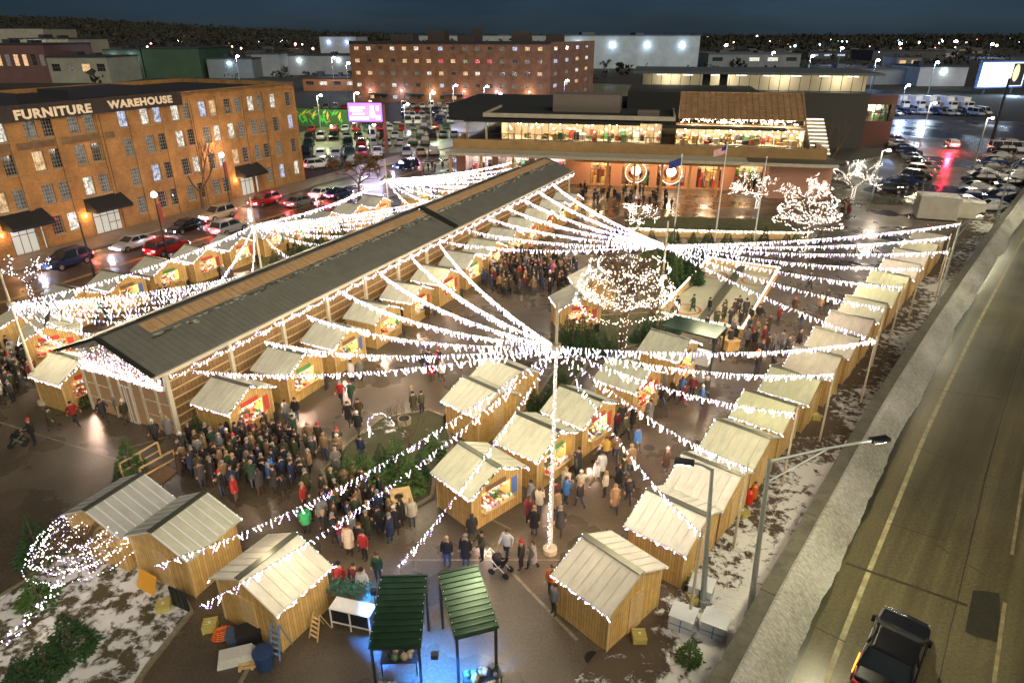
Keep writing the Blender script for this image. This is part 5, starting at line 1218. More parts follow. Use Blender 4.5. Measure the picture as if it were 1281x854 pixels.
# box trucks by the yard
def truck(px,py,lb,rz):
    t = thing('box_truck', lb, 'truck', G(px,py), rz, 'box trucks in the lamp lit yard'); b = MB(); b.box(-4,2.2,-1.25,1.25,1.0,3.9); b.build('cargo_box', WHITEP, t)
    b = MB(); b.profx([(-1.15,.5),(1.15,.5),(1.15,1.7),(1.0,2.7),(-1.0,2.7),(-1.15,1.7)],2.4,4.2); b.build('cab', WHITEP, t); b = MB(); b.box(4.2,4.23,-.95,.95,1.7,2.5); b.box(3.0,4.0,-1.17,1.17,1.75,2.4); b.build('windows', GLASS_D, t)
    b = MB(); b.box(-4,4,-.5,.5,.6,.98); b.build('chassis', DARK, t)
    for x in (-2.6,3.1):
        for s in (-1,1): w = MB(); w.tube([(x,s*1.2-.14,.5),(x,s*1.2+.14,.5)],.5,12); w.build('wheel', TYRE, t)
for i,px in enumerate([1122,1141,1158,1180,1200]): truck(px,135+i*.6,'white box truck in the lamp lit yard, %s from the dark box building' % ORD[i], math.radians(-80))
for i in range(14):
    px = 1112+i*9; put_car(CS, rr.choice(['sedan','suv','van']), G(px,144+rr.uniform(-1,1)), math.radians(-80), ['silver','white','dark blue','grey'][i%4], 'parked %s in the lamp lit yard, %s along its near fence' % (['silver car','white car','dark blue car','grey car'][i%4],ORD[i]), 'vehicles in the lamp lit yard', .03)
# white container beside the highway and smaller trailer
def container(px,py,w,d,h,rz,lb,name='storage_container'):
    t = thing(name, lb, 'container', G(px,py), rz); m = mat('container_paint', (.58,.55,.46), .6, var=.12, vscale=.8)
    b = MB(); b.box(-w/2,w/2,-d/2,d/2,.12,h)
    n = int(w/.3)
    for i in range(n): x = -w/2+.15+i*(w-.3)/(n-1); b.box(x-.05,x+.05,-d/2-.03,-d/2-.001,.2,h-.1)
    b.build('body', m, t); b = MB(); b.box(-w/2-.04,w/2+.04,-d/2-.04,d/2+.04,h+.002,h+.07); b.build('roof', mat('snowed_top', (.66,.64,.6), .7, var=.2, vscale=2, extra=snowy(.55,1.1,(.3,.25,.18))), t)
    b = MB(); b.box(-w/2-.05,-w/2-.003,-d*.42,d*.42,.25,h-.15); b.build('door', GREYM, t)
    b = MB(); [b.box(x-.15,x+.15,y-.15,y+.15,0,.118) for x in (-w/2+.2,w/2-.2) for y in (-d/2+.2,d/2-.2)]; b.build('foot', DARK, t)
container(1168,272,4.6,3.2,2.9,YAW_W-PI/2+.35,'cream storage container standing behind the far end of the highway row')
container(1207,272,3.6,2.2,2.1,YAW_W-PI/2+.3,'small white box trailer between the container and the highway','box_trailer')
# ---------------------------------------------------------------- people (facing +y)
SKIN = mat('skin', (.50,.30,.21), .6); SHOE = mat('shoe_leather', (.02,.015,.012), .6)
COAT = mat('coat_cloth', (.1,.1,.1), .85, objcol=True, var=.18, vscale=9)
def tr_ex(m, nt, b):
    N = nt.nodes; L = nt.links; oi = N.new('ShaderNodeObjectInfo'); cr = N.new('ShaderNodeValToRGB'); cr.color_ramp.interpolation = 'CONSTANT'
    cols = [(.012,.012,.016),(.03,.045,.09),(.015,.016,.02),(.06,.09,.15),(.05,.04,.03),(.10,.08,.055),(.02,.025,.04)]
    e = cr.color_ramp.elements; e[0].color = (*cols[0],1); e[0].position = 0; e[1].position = 1/7; e[1].color = (*cols[1],1)
    for i in range(2,7): q = e.new(i/7); q.color = (*cols[i],1)
    L.new(oi.outputs['Random'], cr.inputs[0]); L.new(cr.outputs[0], b.inputs['Base Color'])
TROUS = mat('trouser_cloth', (.03,.03,.05), .85, extra=tr_ex)
HAIRS = {'brown haired': mat('hair_brown', (.06,.03,.015), .6), 'fair haired': mat('hair_fair', (.35,.22,.10), .6), 'black haired': mat('hair_black', (.012,.01,.01), .5), 'grey haired': mat('hair_grey', (.3,.29,.28), .6)}
HATS = {'in a black knit hat': mat('hat_black', (.015,.015,.018), .9), 'in a white knit hat': mat('hat_white', (.7,.68,.65), .9), 'in a red knit hat': mat('hat_red', (.5,.04,.04), .9), 'in a grey knit hat': mat('hat_grey', (.2,.2,.21), .9), 'in a tan knit hat': mat('hat_tan', (.42,.28,.15), .9)}
def body_mesh(pose):
    J = {'pelvis':(0,0,.94),'belly':(0,0,1.10),'chest':(0,.0,1.32),'neck':(0,.0,1.48),'head':(0,.02,1.60),'top':(0,.01,1.69)}
    Rr = {'pelvis':.155,'belly':.15,'chest':.165,'neck':.060,'head':.092,'top':.07}
    arm = {'stand': (((.25,.0,1.14),(.25,.06,.90)),)*2, 'cup': (((.27,.02,1.14),(.17,.26,1.18)),((.25,.0,1.14),(.25,.06,.90))), 'phone': (((.26,.05,1.14),(.10,.30,1.32)),)*2,
           'walk': (((.25,-.14,1.16),(.26,-.06,.93)),((.25,.12,1.15),(.24,.28,.98))), 'stride': (((.26,.16,1.16),(.24,.34,1.02)),((.26,-.18,1.17),(.27,-.16,.93))), 'hug': (((.26,.08,1.13),(.02,.24,1.12)),)*2, 'push': (((.25,.12,1.14),(.20,.38,1.04)),)*2,
           'sit': (((.25,.05,1.14),(.17,.25,.98)),)*2}[pose]
    leg = {'walk': (((.10,.16,.50),(.10,.20,.08)),((.10,.02,.50),(.10,-.30,.14))), 'stride': (((.10,-.02,.50),(.10,-.34,.16)),((.10,.24,.52),(.10,.36,.08)))}.get(pose, (((.11,.03,.50),(.12,.0,.07)),((.10,.0,.50),(.11,-.03,.07))))
    vs = []; es = []; rs = []; lab = []
    def v(p, r, l): vs.append(Vector(p)); rs.append(r); lab.append(l); return len(vs)-1
    pel = v(J['pelvis'],.15,'T'); be = v(J['belly'],.145,'C'); ch = v(J['chest'],.16,'C'); ne = v(J['neck'],.058,'S'); he = v(J['head'],.092,'S'); tp = v(J['top'],.068,'S')
    es += [(pel,be),(be,ch),(ch,ne),(ne,he),(he,tp)]
    hands = []
    for s, (el, wr) in zip((-1,1), arm):
        sh = v((s*.19,0,1.40),.075,'C'); e = v((s*el[0],el[1],el[2]),.058,'C'); w = v((s*wr[0],wr[1],wr[2]),.040,'C')
        d = (Vector((s*wr[0],wr[1],wr[2]))-Vector((s*el[0],el[1],el[2]))).normalized(); pm = v(Vector((s*wr[0],wr[1],wr[2]))+d*.085,.036,'S')
        es += [(ch,sh),(sh,e),(e,w),(w,pm)]; hands.append((vs[pm].copy(), d, s))
    for s, (kn, an) in zip((-1,1), leg):
        hp = v((s*.095,0,.88),.100,'T'); k = v((s*kn[0],kn[1],kn[2]),.070,'T'); a = v((s*an[0],an[1],an[2]+.03),.050,'T'); f = v((s*an[0],an[1]+.15,an[2]-.01),.042,'F')
        es += [(pel,hp),(hp,k),(k,a),(a,f)]
    me = bpy.data.meshes.new('person'); me.from_pydata([tuple(p) for p in vs], es, []); o = bpy.data.objects.new('person', me); C.objects.link(o)
    sk = o.modifiers.new('s','SKIN'); sk.use_smooth_shade = True
    for i, r in enumerate(rs): me.skin_vertices[0].data[i].radius = (r, r*(.78 if lab[i] in 'C' and i < 3 else 1))
    me.skin_vertices[0].data[0].use_root = True
    sb = o.modifiers.new('u','SUBSURF'); sb.levels = 1; sb.render_levels = 1
    dg = bpy.context.evaluated_depsgraph_get(); dg.update(); nm = bpy.data.meshes.new_from_object(o.evaluated_get(dg)); bpy.data.objects.remove(o)
    mb = MB(); mi_of = {'C':0,'T':1,'S':2,'F':3}
    segs = [(vs[a],vs[b],lab[b] if lab[a] != 'S' else lab[a]) for a,b in es]
    fv = [tuple(x.co) for x in nm.vertices]; fm = []
    for p in nm.polygons:
        c = Vector(p.center); best = min(segs, key=lambda g: (c-(g[0]+(g[1]-g[0])*max(0,min(1,(c-g[0]).dot(g[1]-g[0])/max(1e-6,(g[1]-g[0]).length_squared))))).length)
        l = best[2]
        if c.z > 1.475 and abs(c.x) < .16: l = 'S'
        fm.append(mi_of[l])
    mb.v = fv; mb.f = [tuple(p.vertices) for p in nm.polygons]; mb.m = fm; bpy.data.meshes.remove(nm)
    for (h,d,s) in hands:     # fingers and thumb growing from the palm
        up = Vector((0,0,1)) if abs(d.z) < .8 else Vector((0,1,0)); sd = d.cross(up).normalized(); cu = sd.cross(d)
        for k in range(4): b0 = h+d*.01+sd*(k-1.5)*.019; l = (.050,.060,.056,.044)[k]; mb.tube([b0,b0+d*l*.6-cu*.006,b0+d*l-cu*.024],[.009,.008,.006],5,2)
        b0 = h-d*.035+sd*.028; mb.tube([b0,b0+sd*.025+d*.02,b0+sd*.028+d*.05],[.011,.010,.007],5,2)
    # face: nose, eyes, ears
    mb.tube([(0,.105,1.625),(0,.128,1.592)],[.008,.014],5,2)
    for s in (-1,1): mb.ball((s*.034,.100,1.625),(.012,.008,.008),3,6,4); mb.ball((s*.094,.015,1.605),(.012,.022,.030),2,6,4)
    mb.box(-.024,.024,.098,.108,1.560,1.567,3)
    return mb.mesh('person', [COAT,TROUS,SKIN,SHOE], True)
def ring_shell(levels, n=12, mi=0):
    mb = MB(); vs = []
    for (z,rx,ry,oy) in levels:
        for k in range(n): a = 2*PI*k/n; w = 1+.05*math.sin(5*a+z*7); vs.append((rx*math.cos(a)*w, oy+ry*math.sin(a)*w, z))
    fs = [(i*n+k,i*n+(k+1)%n,(i+1)*n+(k+1)%n,(i+1)*n+k) for i in range(len(levels)-1) for k in range(n)]
    mb.add(vs,fs,mi); return mb
COATS = {
 'jacket': ring_shell([(.84,.205,.165,0),(.88,.212,.172,0),(1.05,.205,.165,0),(1.22,.215,.168,0),(1.37,.205,.145,0),(1.44,.13,.10,0),(1.47,.075,.075,0)]).mesh('jacket',[COAT],True),
 'long coat': ring_shell([(.50,.24,.21,0),(.54,.245,.215,0),(.80,.225,.19,0),(1.02,.205,.165,0),(1.22,.215,.168,0),(1.37,.205,.145,0),(1.44,.13,.10,0),(1.47,.075,.075,0)]).mesh('long_coat',[COAT],True),
 'hooded parka': None }
hb = ring_shell([(.70,.235,.195,0),(.74,.242,.205,0),(.90,.225,.185,0),(1.1,.22,.18,0),(1.25,.232,.185,0),(1.38,.215,.16,0),(1.45,.14,.12,-.02),(1.48,.085,.085,0)]); hb.ball((0,-.105,1.50),(.12,.08,.085),0,10,6); COATS['hooded parka'] = hb.mesh('hooded_parka',[COAT],True)
def hair_mesh(m, long):
    b = MB(); b.ball((0,-.012,1.645),(.108,.108,.088),0,10,6)
    if long: b.ball((0,-.07,1.54),(.095,.05,.13),0,8,6)
    return b.mesh('hair',[m],True)
def hat_mesh(m):
    b = MB(); b.ball((0,.0,1.668),(.112,.112,.090),0,10,6); b.tube([(0,0,1.635),(0,0,1.665)],.116,12,0); b.ball((0,0,1.77),.032,0,6,5); return b.mesh('knit_hat',[m],True)
HEADS = {}
for k,m in HAIRS.items(): HEADS[k] = ('hair', hair_mesh(m, k in ('brown haired','fair haired')))
for k,m in HATS.items(): HEADS[k] = ('knit_hat', hat_mesh(m))
POSES = {p: body_mesh(p) for p in ('stand','cup','phone','walk','stride','hug','push')}
POSEW = {'stand':'standing','cup':'one arm raised','phone':'hands up','walk':'walking','stride':'striding','hug':'arms folded','push':'reaching ahead'}
CC = {'black':(.012,.012,.014),'charcoal':(.035,.036,.04),'navy':(.02,.03,.075),'brown':(.055,.032,.018),'olive':(.045,.048,.024),'dark green':(.02,.06,.035),'grey':(.17,.17,.17),'tan':(.22,.145,.075),'cream':(.48,.43,.34),'white':(.58,.58,.58),'red':(.30,.02,.02),'blue':(.05,.16,.42),'orange':(.65,.20,.04),'pink':(.75,.12,.30),'mustard':(.50,.30,.05),'bright green':(.03,.35,.12),'burgundy':(.14,.02,.03)}
NP = [0]
def person(x, y, face, col, coat, head, pose, label, grp=None, scale=1.0, z=0):
    NP[0] += 1
    o = bpy.data.objects.new('person', POSES[pose]); C.objects.link(o); o.location = (x,y,z); o.rotation_euler.z = face; o.scale = (scale,)*3; o.color = (*CC[col],1)
    tag(o, label, 'person', grp)
    c = bpy.data.objects.new(coat.replace(' ','_'), COATS[coat]); C.objects.link(c); c.parent = o; c.color = (*CC[col],1)
    nm, me = HEADS[head]; h = bpy.data.objects.new(nm, me); C.objects.link(h); h.parent = o
    return o
DARKS = ['black','black','charcoal','navy','brown','olive','dark green','black','grey','charcoal','burgundy','tan']
rp = random.Random(21)
taken = set(); PLACED = []
def free(p, d):
    for q in PLACED:
        if (q[0]-p[0])**2+(q[1]-p[1])**2 < d*d: return False
    for h in HUTPOS:
        if (h[0]-p[0])**2+(h[1]-p[1])**2 < 1.75**2: return False
    return True
def crowd(n, cells, zone, grp, colours=None, face=None, dist=.5, walkers=.25):
    """cells: photo spots (x, y, rx, ry) the crowd covers on the ground"""
    tot = sum(c[2]*c[3] for c in cells); k = 0; tries = 0
    while k < n and tries < n*60:
        tries += 1; c = rp.choices(cells, [q[2]*q[3] for q in cells])[0]
        a = rp.uniform(0,2*PI); r = math.sqrt(rp.random()); g = G(c[0]+c[2]*r*math.cos(a), c[1]+c[3]*r*math.sin(a))
        if not free(g, dist): continue
        for _ in range(60):
            col = rp.choice(colours or (DARKS*4+['cream','red','blue','white','grey'])); coat = rp.choice(list(COATS)); head = rp.choice(list(HEADS)+['brown haired','black haired'])
            pose = rp.choice(['walk','stride']) if rp.random() < walkers else rp.choice(['stand','stand','cup','phone','hug'])
            key = (zone,col,coat,head,pose)
            if key not in taken: break
        taken.add(key); PLACED.append((g.x,g.y))
        hw = (head+' ') if head.endswith('haired') else ''
        lb = '%sperson in %s %s%s, %s, %s' % (hw, col, coat.replace('hooded ',''), '' if hw else ' and '+head.replace('in a ','').replace(' knit',''), POSEW[pose], zone)
        person(g.x, g.y, (rp.uniform(0,2*PI) if face is None else face+rp.gauss(0,.7)), col, coat, head, pose, lb, grp, rp.uniform(.93,1.06)); k += 1
# people one can pick out
ONE = [
 (110,532,1.4,'red','jacket','black haired','stride','person in bright red jacket striding away from the hall front','a',1.0),
 (128,528,2.0,'tan','long coat','in a red knit hat','walk','x','a',1),
]
def one(px,py,face,col,coat,head,pose,lb,scale=1.0,grp=None):
    g = G(px,py); PLACED.append((g.x,g.y)); return person(g.x,g.y,face,col,coat,head,pose,lb,grp,scale)
one(96,532,-1.9,'red','jacket','black haired','stride','person in bright red jacket striding towards the fir and log stack')
one(45,556,2.2,'black','jacket','in a red knit hat','push','person in black jacket and red hat pushing the stroller',1.05)
one(68,540,-1.6,'olive','long coat','black haired','walk','person in olive long coat walking behind the stroller pusher')
one(132,527,-1.9,'charcoal','hooded parka','black haired','stride','person in dark parka hurrying past the fire table',.95)
one(160,530,1.2,'olive','jacket','in a white knit hat','stand','person in olive jacket by the open glazed door')
one(150,520,1.5,'grey','jacket','grey haired','stand','grey haired person just behind the one in olive by the glazed door')
one(197,556,-2.8,'charcoal','jacket','in a white knit hat','walk','person walking past the ramp with white hat and charcoal jacket')
one(214,550,.4,'grey','long coat','fair haired','stand','fair haired person in grey long coat before the entrance fir')
one(262,560,.6,'black','long coat','in a grey knit hat','walk','person in black long coat beside the fir on the hut wall')
one(468,530,-.4,'cream','long coat','fair haired','stand','fair haired person in cream coat standing alone on the open plaza') if 0 else None
one(441,478,2.6,'white','long coat','brown haired','stand','person in white long coat in front of the third hut under the eave')
one(452,476,2.6,'grey','long coat','fair haired','stand','person in grey long coat next to the one in white')
one(428,505,3.0,'red','jacket','grey haired','walk','person in red jacket at the head of the walking group on the plaza')
one(440,505,3.0,'dark green','jacket','brown haired','walk','person in dark green jacket beside the red one on the plaza')
one(437,532,3.1,'black','long coat','black haired','walk','person in black long coat walking behind the red jacket')
one(450,528,3.1,'brown','jacket','brown haired','walk','person in brown jacket walking behind the dark green one')
one(449,545,3.0,'black','hooded parka','in a white knit hat','walk','person in black parka and white hat on the plaza')
one(336,520,.2,'charcoal','jacket','in a grey knit hat','stand','person with charcoal jacket facing the lit window of the nearest hall side hut')
one(360,530,2.9,'grey','jacket','black haired','stand','person in grey jacket carrying a white bag on the plaza')
one(372,527,2.9,'black','jacket','brown haired','stand','person in black jacket next to the white bag carrier')
one(560,708,3.1,'black','jacket','in a tan knit hat','stand','person in black jacket behind the seated tan bag by the canopies')
one(583,706,3.0,'black','long coat','in a grey knit hat','stand','person in black long coat beside the dark green canopy roof',1.02)
one(591,678,.3,'charcoal','hooded parka','brown haired','stand','person in charcoal parka at the counter of the nearest central hut')
one(603,700,2.0,'olive','jacket','black haired','push','person in olive jacket pushing the pram by the mast')
one(634,698,2.6,'white','jacket','brown haired','walk','person in white jacket near the pram')
one(652,712,1.3,'black','jacket','in a red knit hat','stand','person in black jacket and red hat left of the mast foot'.replace('left of','close to'))
one(666,712,1.3,'grey','long coat','brown haired','walk','person in grey long coat close to the mast foot')
one(668,668,2.9,'black','long coat','fair haired','stand','fair haired person in black long coat beyond the mast foot')
one(700,668,2.9,'charcoal','long coat','in a grey knit hat','walk','person in charcoal coat behind the bright hanging string')
one(768,640,3.2,'tan','long coat','fair haired','walk','fair haired person in tan long coat in the aisle')
one(785,630,3.1,'black','jacket','brown haired','walk','brown haired person in black jacket walking in the aisle')
one(757,578,3.0,'mustard','jacket','brown haired','walk','person in mustard jacket walking in the aisle')
one(769,575,3.0,'tan','jacket','black haired','walk','person in tan jacket beside the mustard one in the aisle')
one(796,565,3.6,'blue','hooded parka','black haired','walk','person in bright blue parka in the aisle')
one(788,588,3.2,'tan','long coat','in a tan knit hat','stand','person in tan long coat and tan hat in the aisle')
one(832,592,.6,'brown','long coat','in a white knit hat','stand','person in brown coat and white hat beside the highway row')
one(692,352-4,3.1,'pink','long coat','brown haired','stand','person in bright pink coat at the rim of the packed crowd')
one(650,352,3.1,'red','jacket','black haired','stand','person in red jacket inside the packed crowd')
one(385,668,.4,'bright green','hooded parka','brown haired','stand','person in bright green parka in the queue by the central firs')
one(457,700,2.7,'red','jacket','black haired','stand','person in red jacket beside the snowy roofed hut')
one(458+22,712-4,2.7,'white','hooded parka','in a black knit hat','stand','person in white parka by the greenery stand',1.02) if 0 else None
one(430,745,2.8,'red','jacket','black haired','stand','black haired person in red jacket at the corner of the snowy roofed hut') if 0 else None
one(456,750,2.9,'white','hooded parka','in a black knit hat','stand','person in white parka next to the greenery stand',1.03)
one(428,742,2.9,'red','jacket','in a black knit hat','stand','person in red jacket and black hat at the snowy hut corner',1.03)
one(446,742,2.9,'burgundy','jacket','black haired','stand','person in burgundy jacket behind the white parka')
one(474,728,2.9,'dark green','jacket','brown haired','stand','person in dark green jacket at the edge of the green canopy')
one(438,693,3.0,'cream','long coat','brown haired','stand','brown haired person in cream coat in the open near the queue')
one(452,690,3.0,'black','jacket','brown haired','stand','person in black jacket next to the cream coat')
one(516,658,3.3,'cream','hooded parka','fair haired','stand','person in cream parka standing alone by the wooden fire box')
one(495,668,3.3,'black','long coat','in a white knit hat','stand','person in black long coat and white hat near the fire box')
one(690,744,3.1,'orange','jacket','brown haired','stand','person in orange jacket beside the nearest highway row hut')
one(693,756-8,3.1,'white','jacket','black haired','stand','person in white jacket beside the orange one') if 0 else None
one(693,768,2.2,'grey','jacket','brown haired','stand','person in grey jacket at the dark corner of the nearest highway row hut')
crowd(50,[(225,580,28,20),(285,590,55,32),(340,580,60,34),(400,575,55,20),(330,615,60,18),(270,560,30,12)],'in the plaza queue','people queueing across the plaza',dist=.5,walkers=.12)
crowd(22,[(395,660,35,18),(440,665,40,22),(480,660,25,20),(400,630,25,14)],'by the central planting bed','people by the central planting bed',dist=.5,walkers=.2)
crowd(36,[(655,348,42,24),(690,356,26,18),(630,360,18,10),(615,338,15,9)],'in the packed central crowd','people in the packed crowd',DARKS+['brown','olive','tan'],None,.50,.1)
crowd(10,[(540,468,12,14),(552,476,8,8),(524,512,14,6)],'before the hut pair','people before the pair of huts',dist=.5)
crowd(16,[(700,630,42,20),(720,590,16,14),(668,650,16,10),(760,600,20,26)],'in the near aisle','people in the near aisle',DARKS+['white','red','blue','cream'],None,.6,.5)
crowd(14,[(770,548,36,16),(800,525,26,14),(830,505,20,14),(860,500,30,12)],'in the middle aisle','people in the middle aisle',None,None,.6,.4)
crowd(16,[(905,425,34,18),(945,440,25,22),(890,400,14,8),(985,440,20,10),(930,395,10,6)],'near the curling sheets','people by the curling sheets',DARKS*2+['orange','red','white','blue'],None,.6,.3)
crowd(8,[(1000,405,30,12),(1030,380,30,10),(960,470,30,8),(1010,360,20,5)],'in the far aisle','people in the far aisle',None,None,.7,.4)
crowd(16,[(22,470,26,24),(30,440,28,14),(12,500,14,14),(45,450,14,12)],'by the picnic tables','people at the street corner tables',None,None,.6,.2)
crowd(16,[(770,250,46,8),(820,262,30,6),(735,245,18,5)],'outside the market porch','people outside the market porch',DARKS,None,.6,.2)
crowd(9,[(1055,268,16,7),(1040,262,10,4)],'under the corner wrapped tree','people at the car park corner',DARKS,None,.6,.1)
crowd(10,[(430,418,30,10),(400,440,20,8),(470,400,20,8),(510,390,25,8)],'before the hall side huts','people before the hall side huts',None,None,.6,.3)
crowd(10,[(130,405,40,8),(200,380,40,8),(260,350,30,6),(420,290,30,4)],'in the street lane','people in the street lane',None,None,.6,.4)
crowd(7,[(520,213,8,4),(540,215,14,4),(560,212,10,3)],'on the paved corner','people on the paved corner',DARKS,None,.6,.5)
crowd(3,[(155,493,10,4),(65,478,10,8)],'before the glazed front','people before the glazed front',None,None,.6,.5)
for i,(px,py) in enumerate([(846,393),(866,391),(886,395),(917,397),(824,388)]):
    one(px,py,rp.uniform(0,6),['black','dark green','black','brown','charcoal'][i],'long coat' if i%2 else 'jacket','black haired',['stand','walk','stand','cup','hug'][i],['curler in black jacket standing between the wrapped tree and the ice','curler in dark green coat at the near end of the ice','curler in black jacket beside the dark green coat','curler in brown coat stretching out an arm','curler in charcoal jacket at the rim of the ice nearest the wrapped tree'][i])
# the rest of the packed crowds, as one mass
mc = MB(); cm = [mat('crowd_cloth_%s' % k, CC[k], .85) for k in ('black','charcoal','navy','brown','olive','tan','cream','red')]; HM = HAIRS['brown haired']
CM = cm+[SKIN,SHOE,HM]
for n_, c4 in [(62,(655,346,66,26)),(22,(780,252,60,9)),(16,(920,420,46,28)),(14,(500,395,40,12)),(34,(310,585,85,36)),(14,(440,640,50,30)),(16,(25,465,26,30)),(16,(560,345,30,20))]:
    k = 0; tr = 0
    while k < n_ and tr < 3000:
        tr += 1; a = rp.uniform(0,2*PI); r = math.sqrt(rp.random()); g = G(c4[0]+c4[2]*r*math.cos(a), c4[1]+c4[3]*r*math.sin(a))
        if not free(g,.48): continue
        PLACED.append((g.x,g.y)); k += 1; M = Matrix.Translation(g) @ Matrix.Rotation(rp.uniform(0,6.28),4,'Z'); ci = rp.choice((0,0,0,0,1,1,2,3,4,4,5)); ti = rp.choice((0,1,2,3))
        for me, mp in ((POSES[rp.choice(('stand','cup','hug'))],(ci,ti,8,9)),(COATS[rp.choice(list(COATS))],(ci,)),(HEADS[rp.choice(list(HAIRS))][1],(10,))):
            mc.v += [tuple(M @ v.co) for v in me.vertices]; o_ = len(mc.v)-len(me.vertices)
            for p in me.polygons: mc.f.append(tuple(i+o_ for i in p.vertices)); mc.m.append(mp[p.material_index])
tag(mc.build('crowd', CM, smooth=True), 'dense dark mass of people filling the gaps of the packed crowds', 'crowd', None, 'stuff')
print('people', NP[0])
SKYS, SUNS, EXPO = .011, 1.45, 0.62
# ---------------------------------------------------------------- street furniture and clutter
def street_lamp(loc, h, lb, rz=0, arm=1.8, col=(1,.85,.6), power=800, head=None, m=None, twin=False, grp=None, lean=(0,0), hs_=.2):
    t = thing('street_lamp', lb, 'lamp', loc, rz, grp); b = MB(); b.tube([(0,0,0),(lean[0]*.5,lean[1]*.5,h*.5),(lean[0],lean[1],h)],[.13,.10,.07],8); b.tube([(0,0,0),(0,0,.35)],.22,8); b.build('pole', m or GREYM, t)
    b = MB(); b.tube([(lean[0],lean[1],h-.05),(lean[0]+arm*.5,lean[1],h+.12),(lean[0]+arm,lean[1],h+.16)],[.06,.05,.045],6)
    if arm > 3: b.tube([(lean[0],lean[1],h-1.0),(lean[0]+arm*.55,lean[1],h+.10)],.04,6)
    b.build('arm', m or GREYM, t)
    b = MB(); b.obox((lean[0]+arm+.25,lean[1],h+.15),(.75,.3,.13),0); b.build('lamp_head', DARK, t)
    b = MB(); b.box(lean[0]+arm,lean[0]+arm+.5,lean[1]-.11,lean[1]+.11,h+.05,h+.082); b.build('lamp_glass', mat('lamp_glow_%d' % int(col[2]*100), (1,1,1), emit=col, es=40), t)
    if power: lamp_light('lamp_light', (lean[0]+arm+.25,lean[1],h-.05), power, col, t, hs_)
    return t
# highway lamp on its tall pole with long arm reaching over the road
g = G(937,775); street_lamp((g.x,g.y,0), 8.0, 'tall galvanised lamp post with long arm reaching over the highway', math.radians(14), 4.4, (1,.92,.58), 1000, lean=(-.5,0))
g = G(879,757); street_lamp((g.x,g.y,0), 6.9, 'slender lamp post with short arm beside the white blocks', math.radians(165), .8, (1,.92,.7), 0, lean=(.45,0))
# two more of the highway line further up (one nearer, beyond the frame of the photo, lights the road)
for i,(s,pw) in enumerate([(62,550),(98,1100)]):
    p = WP(s,-5.9); street_lamp((p.x,p.y,0), 8.3, 'galvanised highway lamp with long arm, %s beyond the posts of the row' % ['first','second'][i], math.radians(40), 4.6, (1,.92,.60), pw)
p = WP(-2,-5.9); street_lamp((p.x,p.y,0), 8.3, 'galvanised highway lamp with long arm, nearest the camera side', math.radians(-40), 4.6, (1,.92,.58), 800)
for i,(px,py,h,lb) in enumerate([(210,322,6.5,'banner lamp post with violet white globes in the street by the red car'),(288,255,6.5,'lamp post with a globe beside the bare street tree'),(118,345,5.5,'slim dark lamp post beside the first street hut')]):
    g = G(px,py); t = thing('street_lamp', lb, 'lamp', g); b = MB(); b.tube([(0,0,0),(0,0,h)],[.10,.06],8); b.build('pole', DARK, t)
    if i < 2:
        b = MB(); b.ball((0,0,h+.28),.30,0,12,8); b.build('globe', mat('globe_glow', (1,1,1), emit=(.80,.78,1), es=26), t); lamp_light('lamp_light',(0,0,h+.75),420,(1,.62,.36),t,.3)
        b = MB(); b.box(-.03,.03,.12,.85,h-2.9,h-.7); b.build('banner', mat('red_banner', (.4,.07,.05), .8, var=.3), t)
# lamps of the car parks and yards
lots = [(402,170,9,(.9,1,.55),2600,'lamp over the billboard side of the car park'),(447,165,9,(.95,1,.6),2600,'lamp in the middle of the car park behind the billboard'),(508,178,8,(.75,.72,1),1400,'violet white lamp beside the digital billboard'),(540,165,9,(.9,1,.6),2600,'lamp before the factory canopy'),(466,206,7,(.8,.78,1),700,'lamp low behind the brown tree'),
 (568,150,9,(.65,.6,1),2200,'violet lamp before the factory doors'),(606,152,9,(.7,.65,1),2200,'violet lamp before the factory corner'),(622,158,8,(.65,.6,1),1800,'violet lamp between factory and market terrace'),(419,115,13,(.55,.7,1),4000,'tall lamp beside the low brick shop'),(437,122,12,(.8,.9,.8),3000,'lamp of the lit forecourt by the brick shop'),
 (705,140,9,(.5,.5,1),2200,'violet lamp beyond the terrace roof'),(1006,118,14,(.30,.48,1),22000,'blue white lamp of the yard behind the greenhouse'),(1086,122,13,(.55,.75,1),12000,'white lamp of the yard before the grey shed'),(1160,120,12,(.6,.8,1),11000,'white lamp beside the fuel station like shed'),(1125,142,8,(.40,.55,1),5000,'blue white lamp above the yard trucks'),
 (905,74,12,(1,.8,.6),16000,'cream lamp beyond the grey shed with roof lights'),(962,94,12,(.5,.65,1),12000,'blue lamp between grey shed and yard'),(1048,82,12,(.5,.65,1),16000,'blue lamp behind the grey shed of the yard'),(1122,70,12,(1,.75,.5),20000,'orange lamp past the long dark shed'),(1192,64,12,(.7,.8,1),22000,'white lamp on the far plain above the fuel station like shed'),(1236,72,12,(.45,.6,1),18000,'blue lamp above the floodlit billboard'),(824,84,12,(.8,.9,1),12000,'white lamp at the end of the huge white warehouse'),(300,104,12,(.7,.85,1),9000,'white lamp before the small grey building'),(226,62,12,(1,.8,.6),16000,'cream lamp beyond the green box buildings'),(352,60,12,(.6,.75,1),16000,'blue white lamp on the plain before the hills'),
 (1150,185,9,(1,.8,.5),2400,'lamp over the wet car park beside the highway'),(1216,215,9,(1,.85,.6),2400,'lamp between the parked cars beside the highway'),(1090,250,7,(.95,.75,.6),900,'lamp by the hedge at the car park corner')]
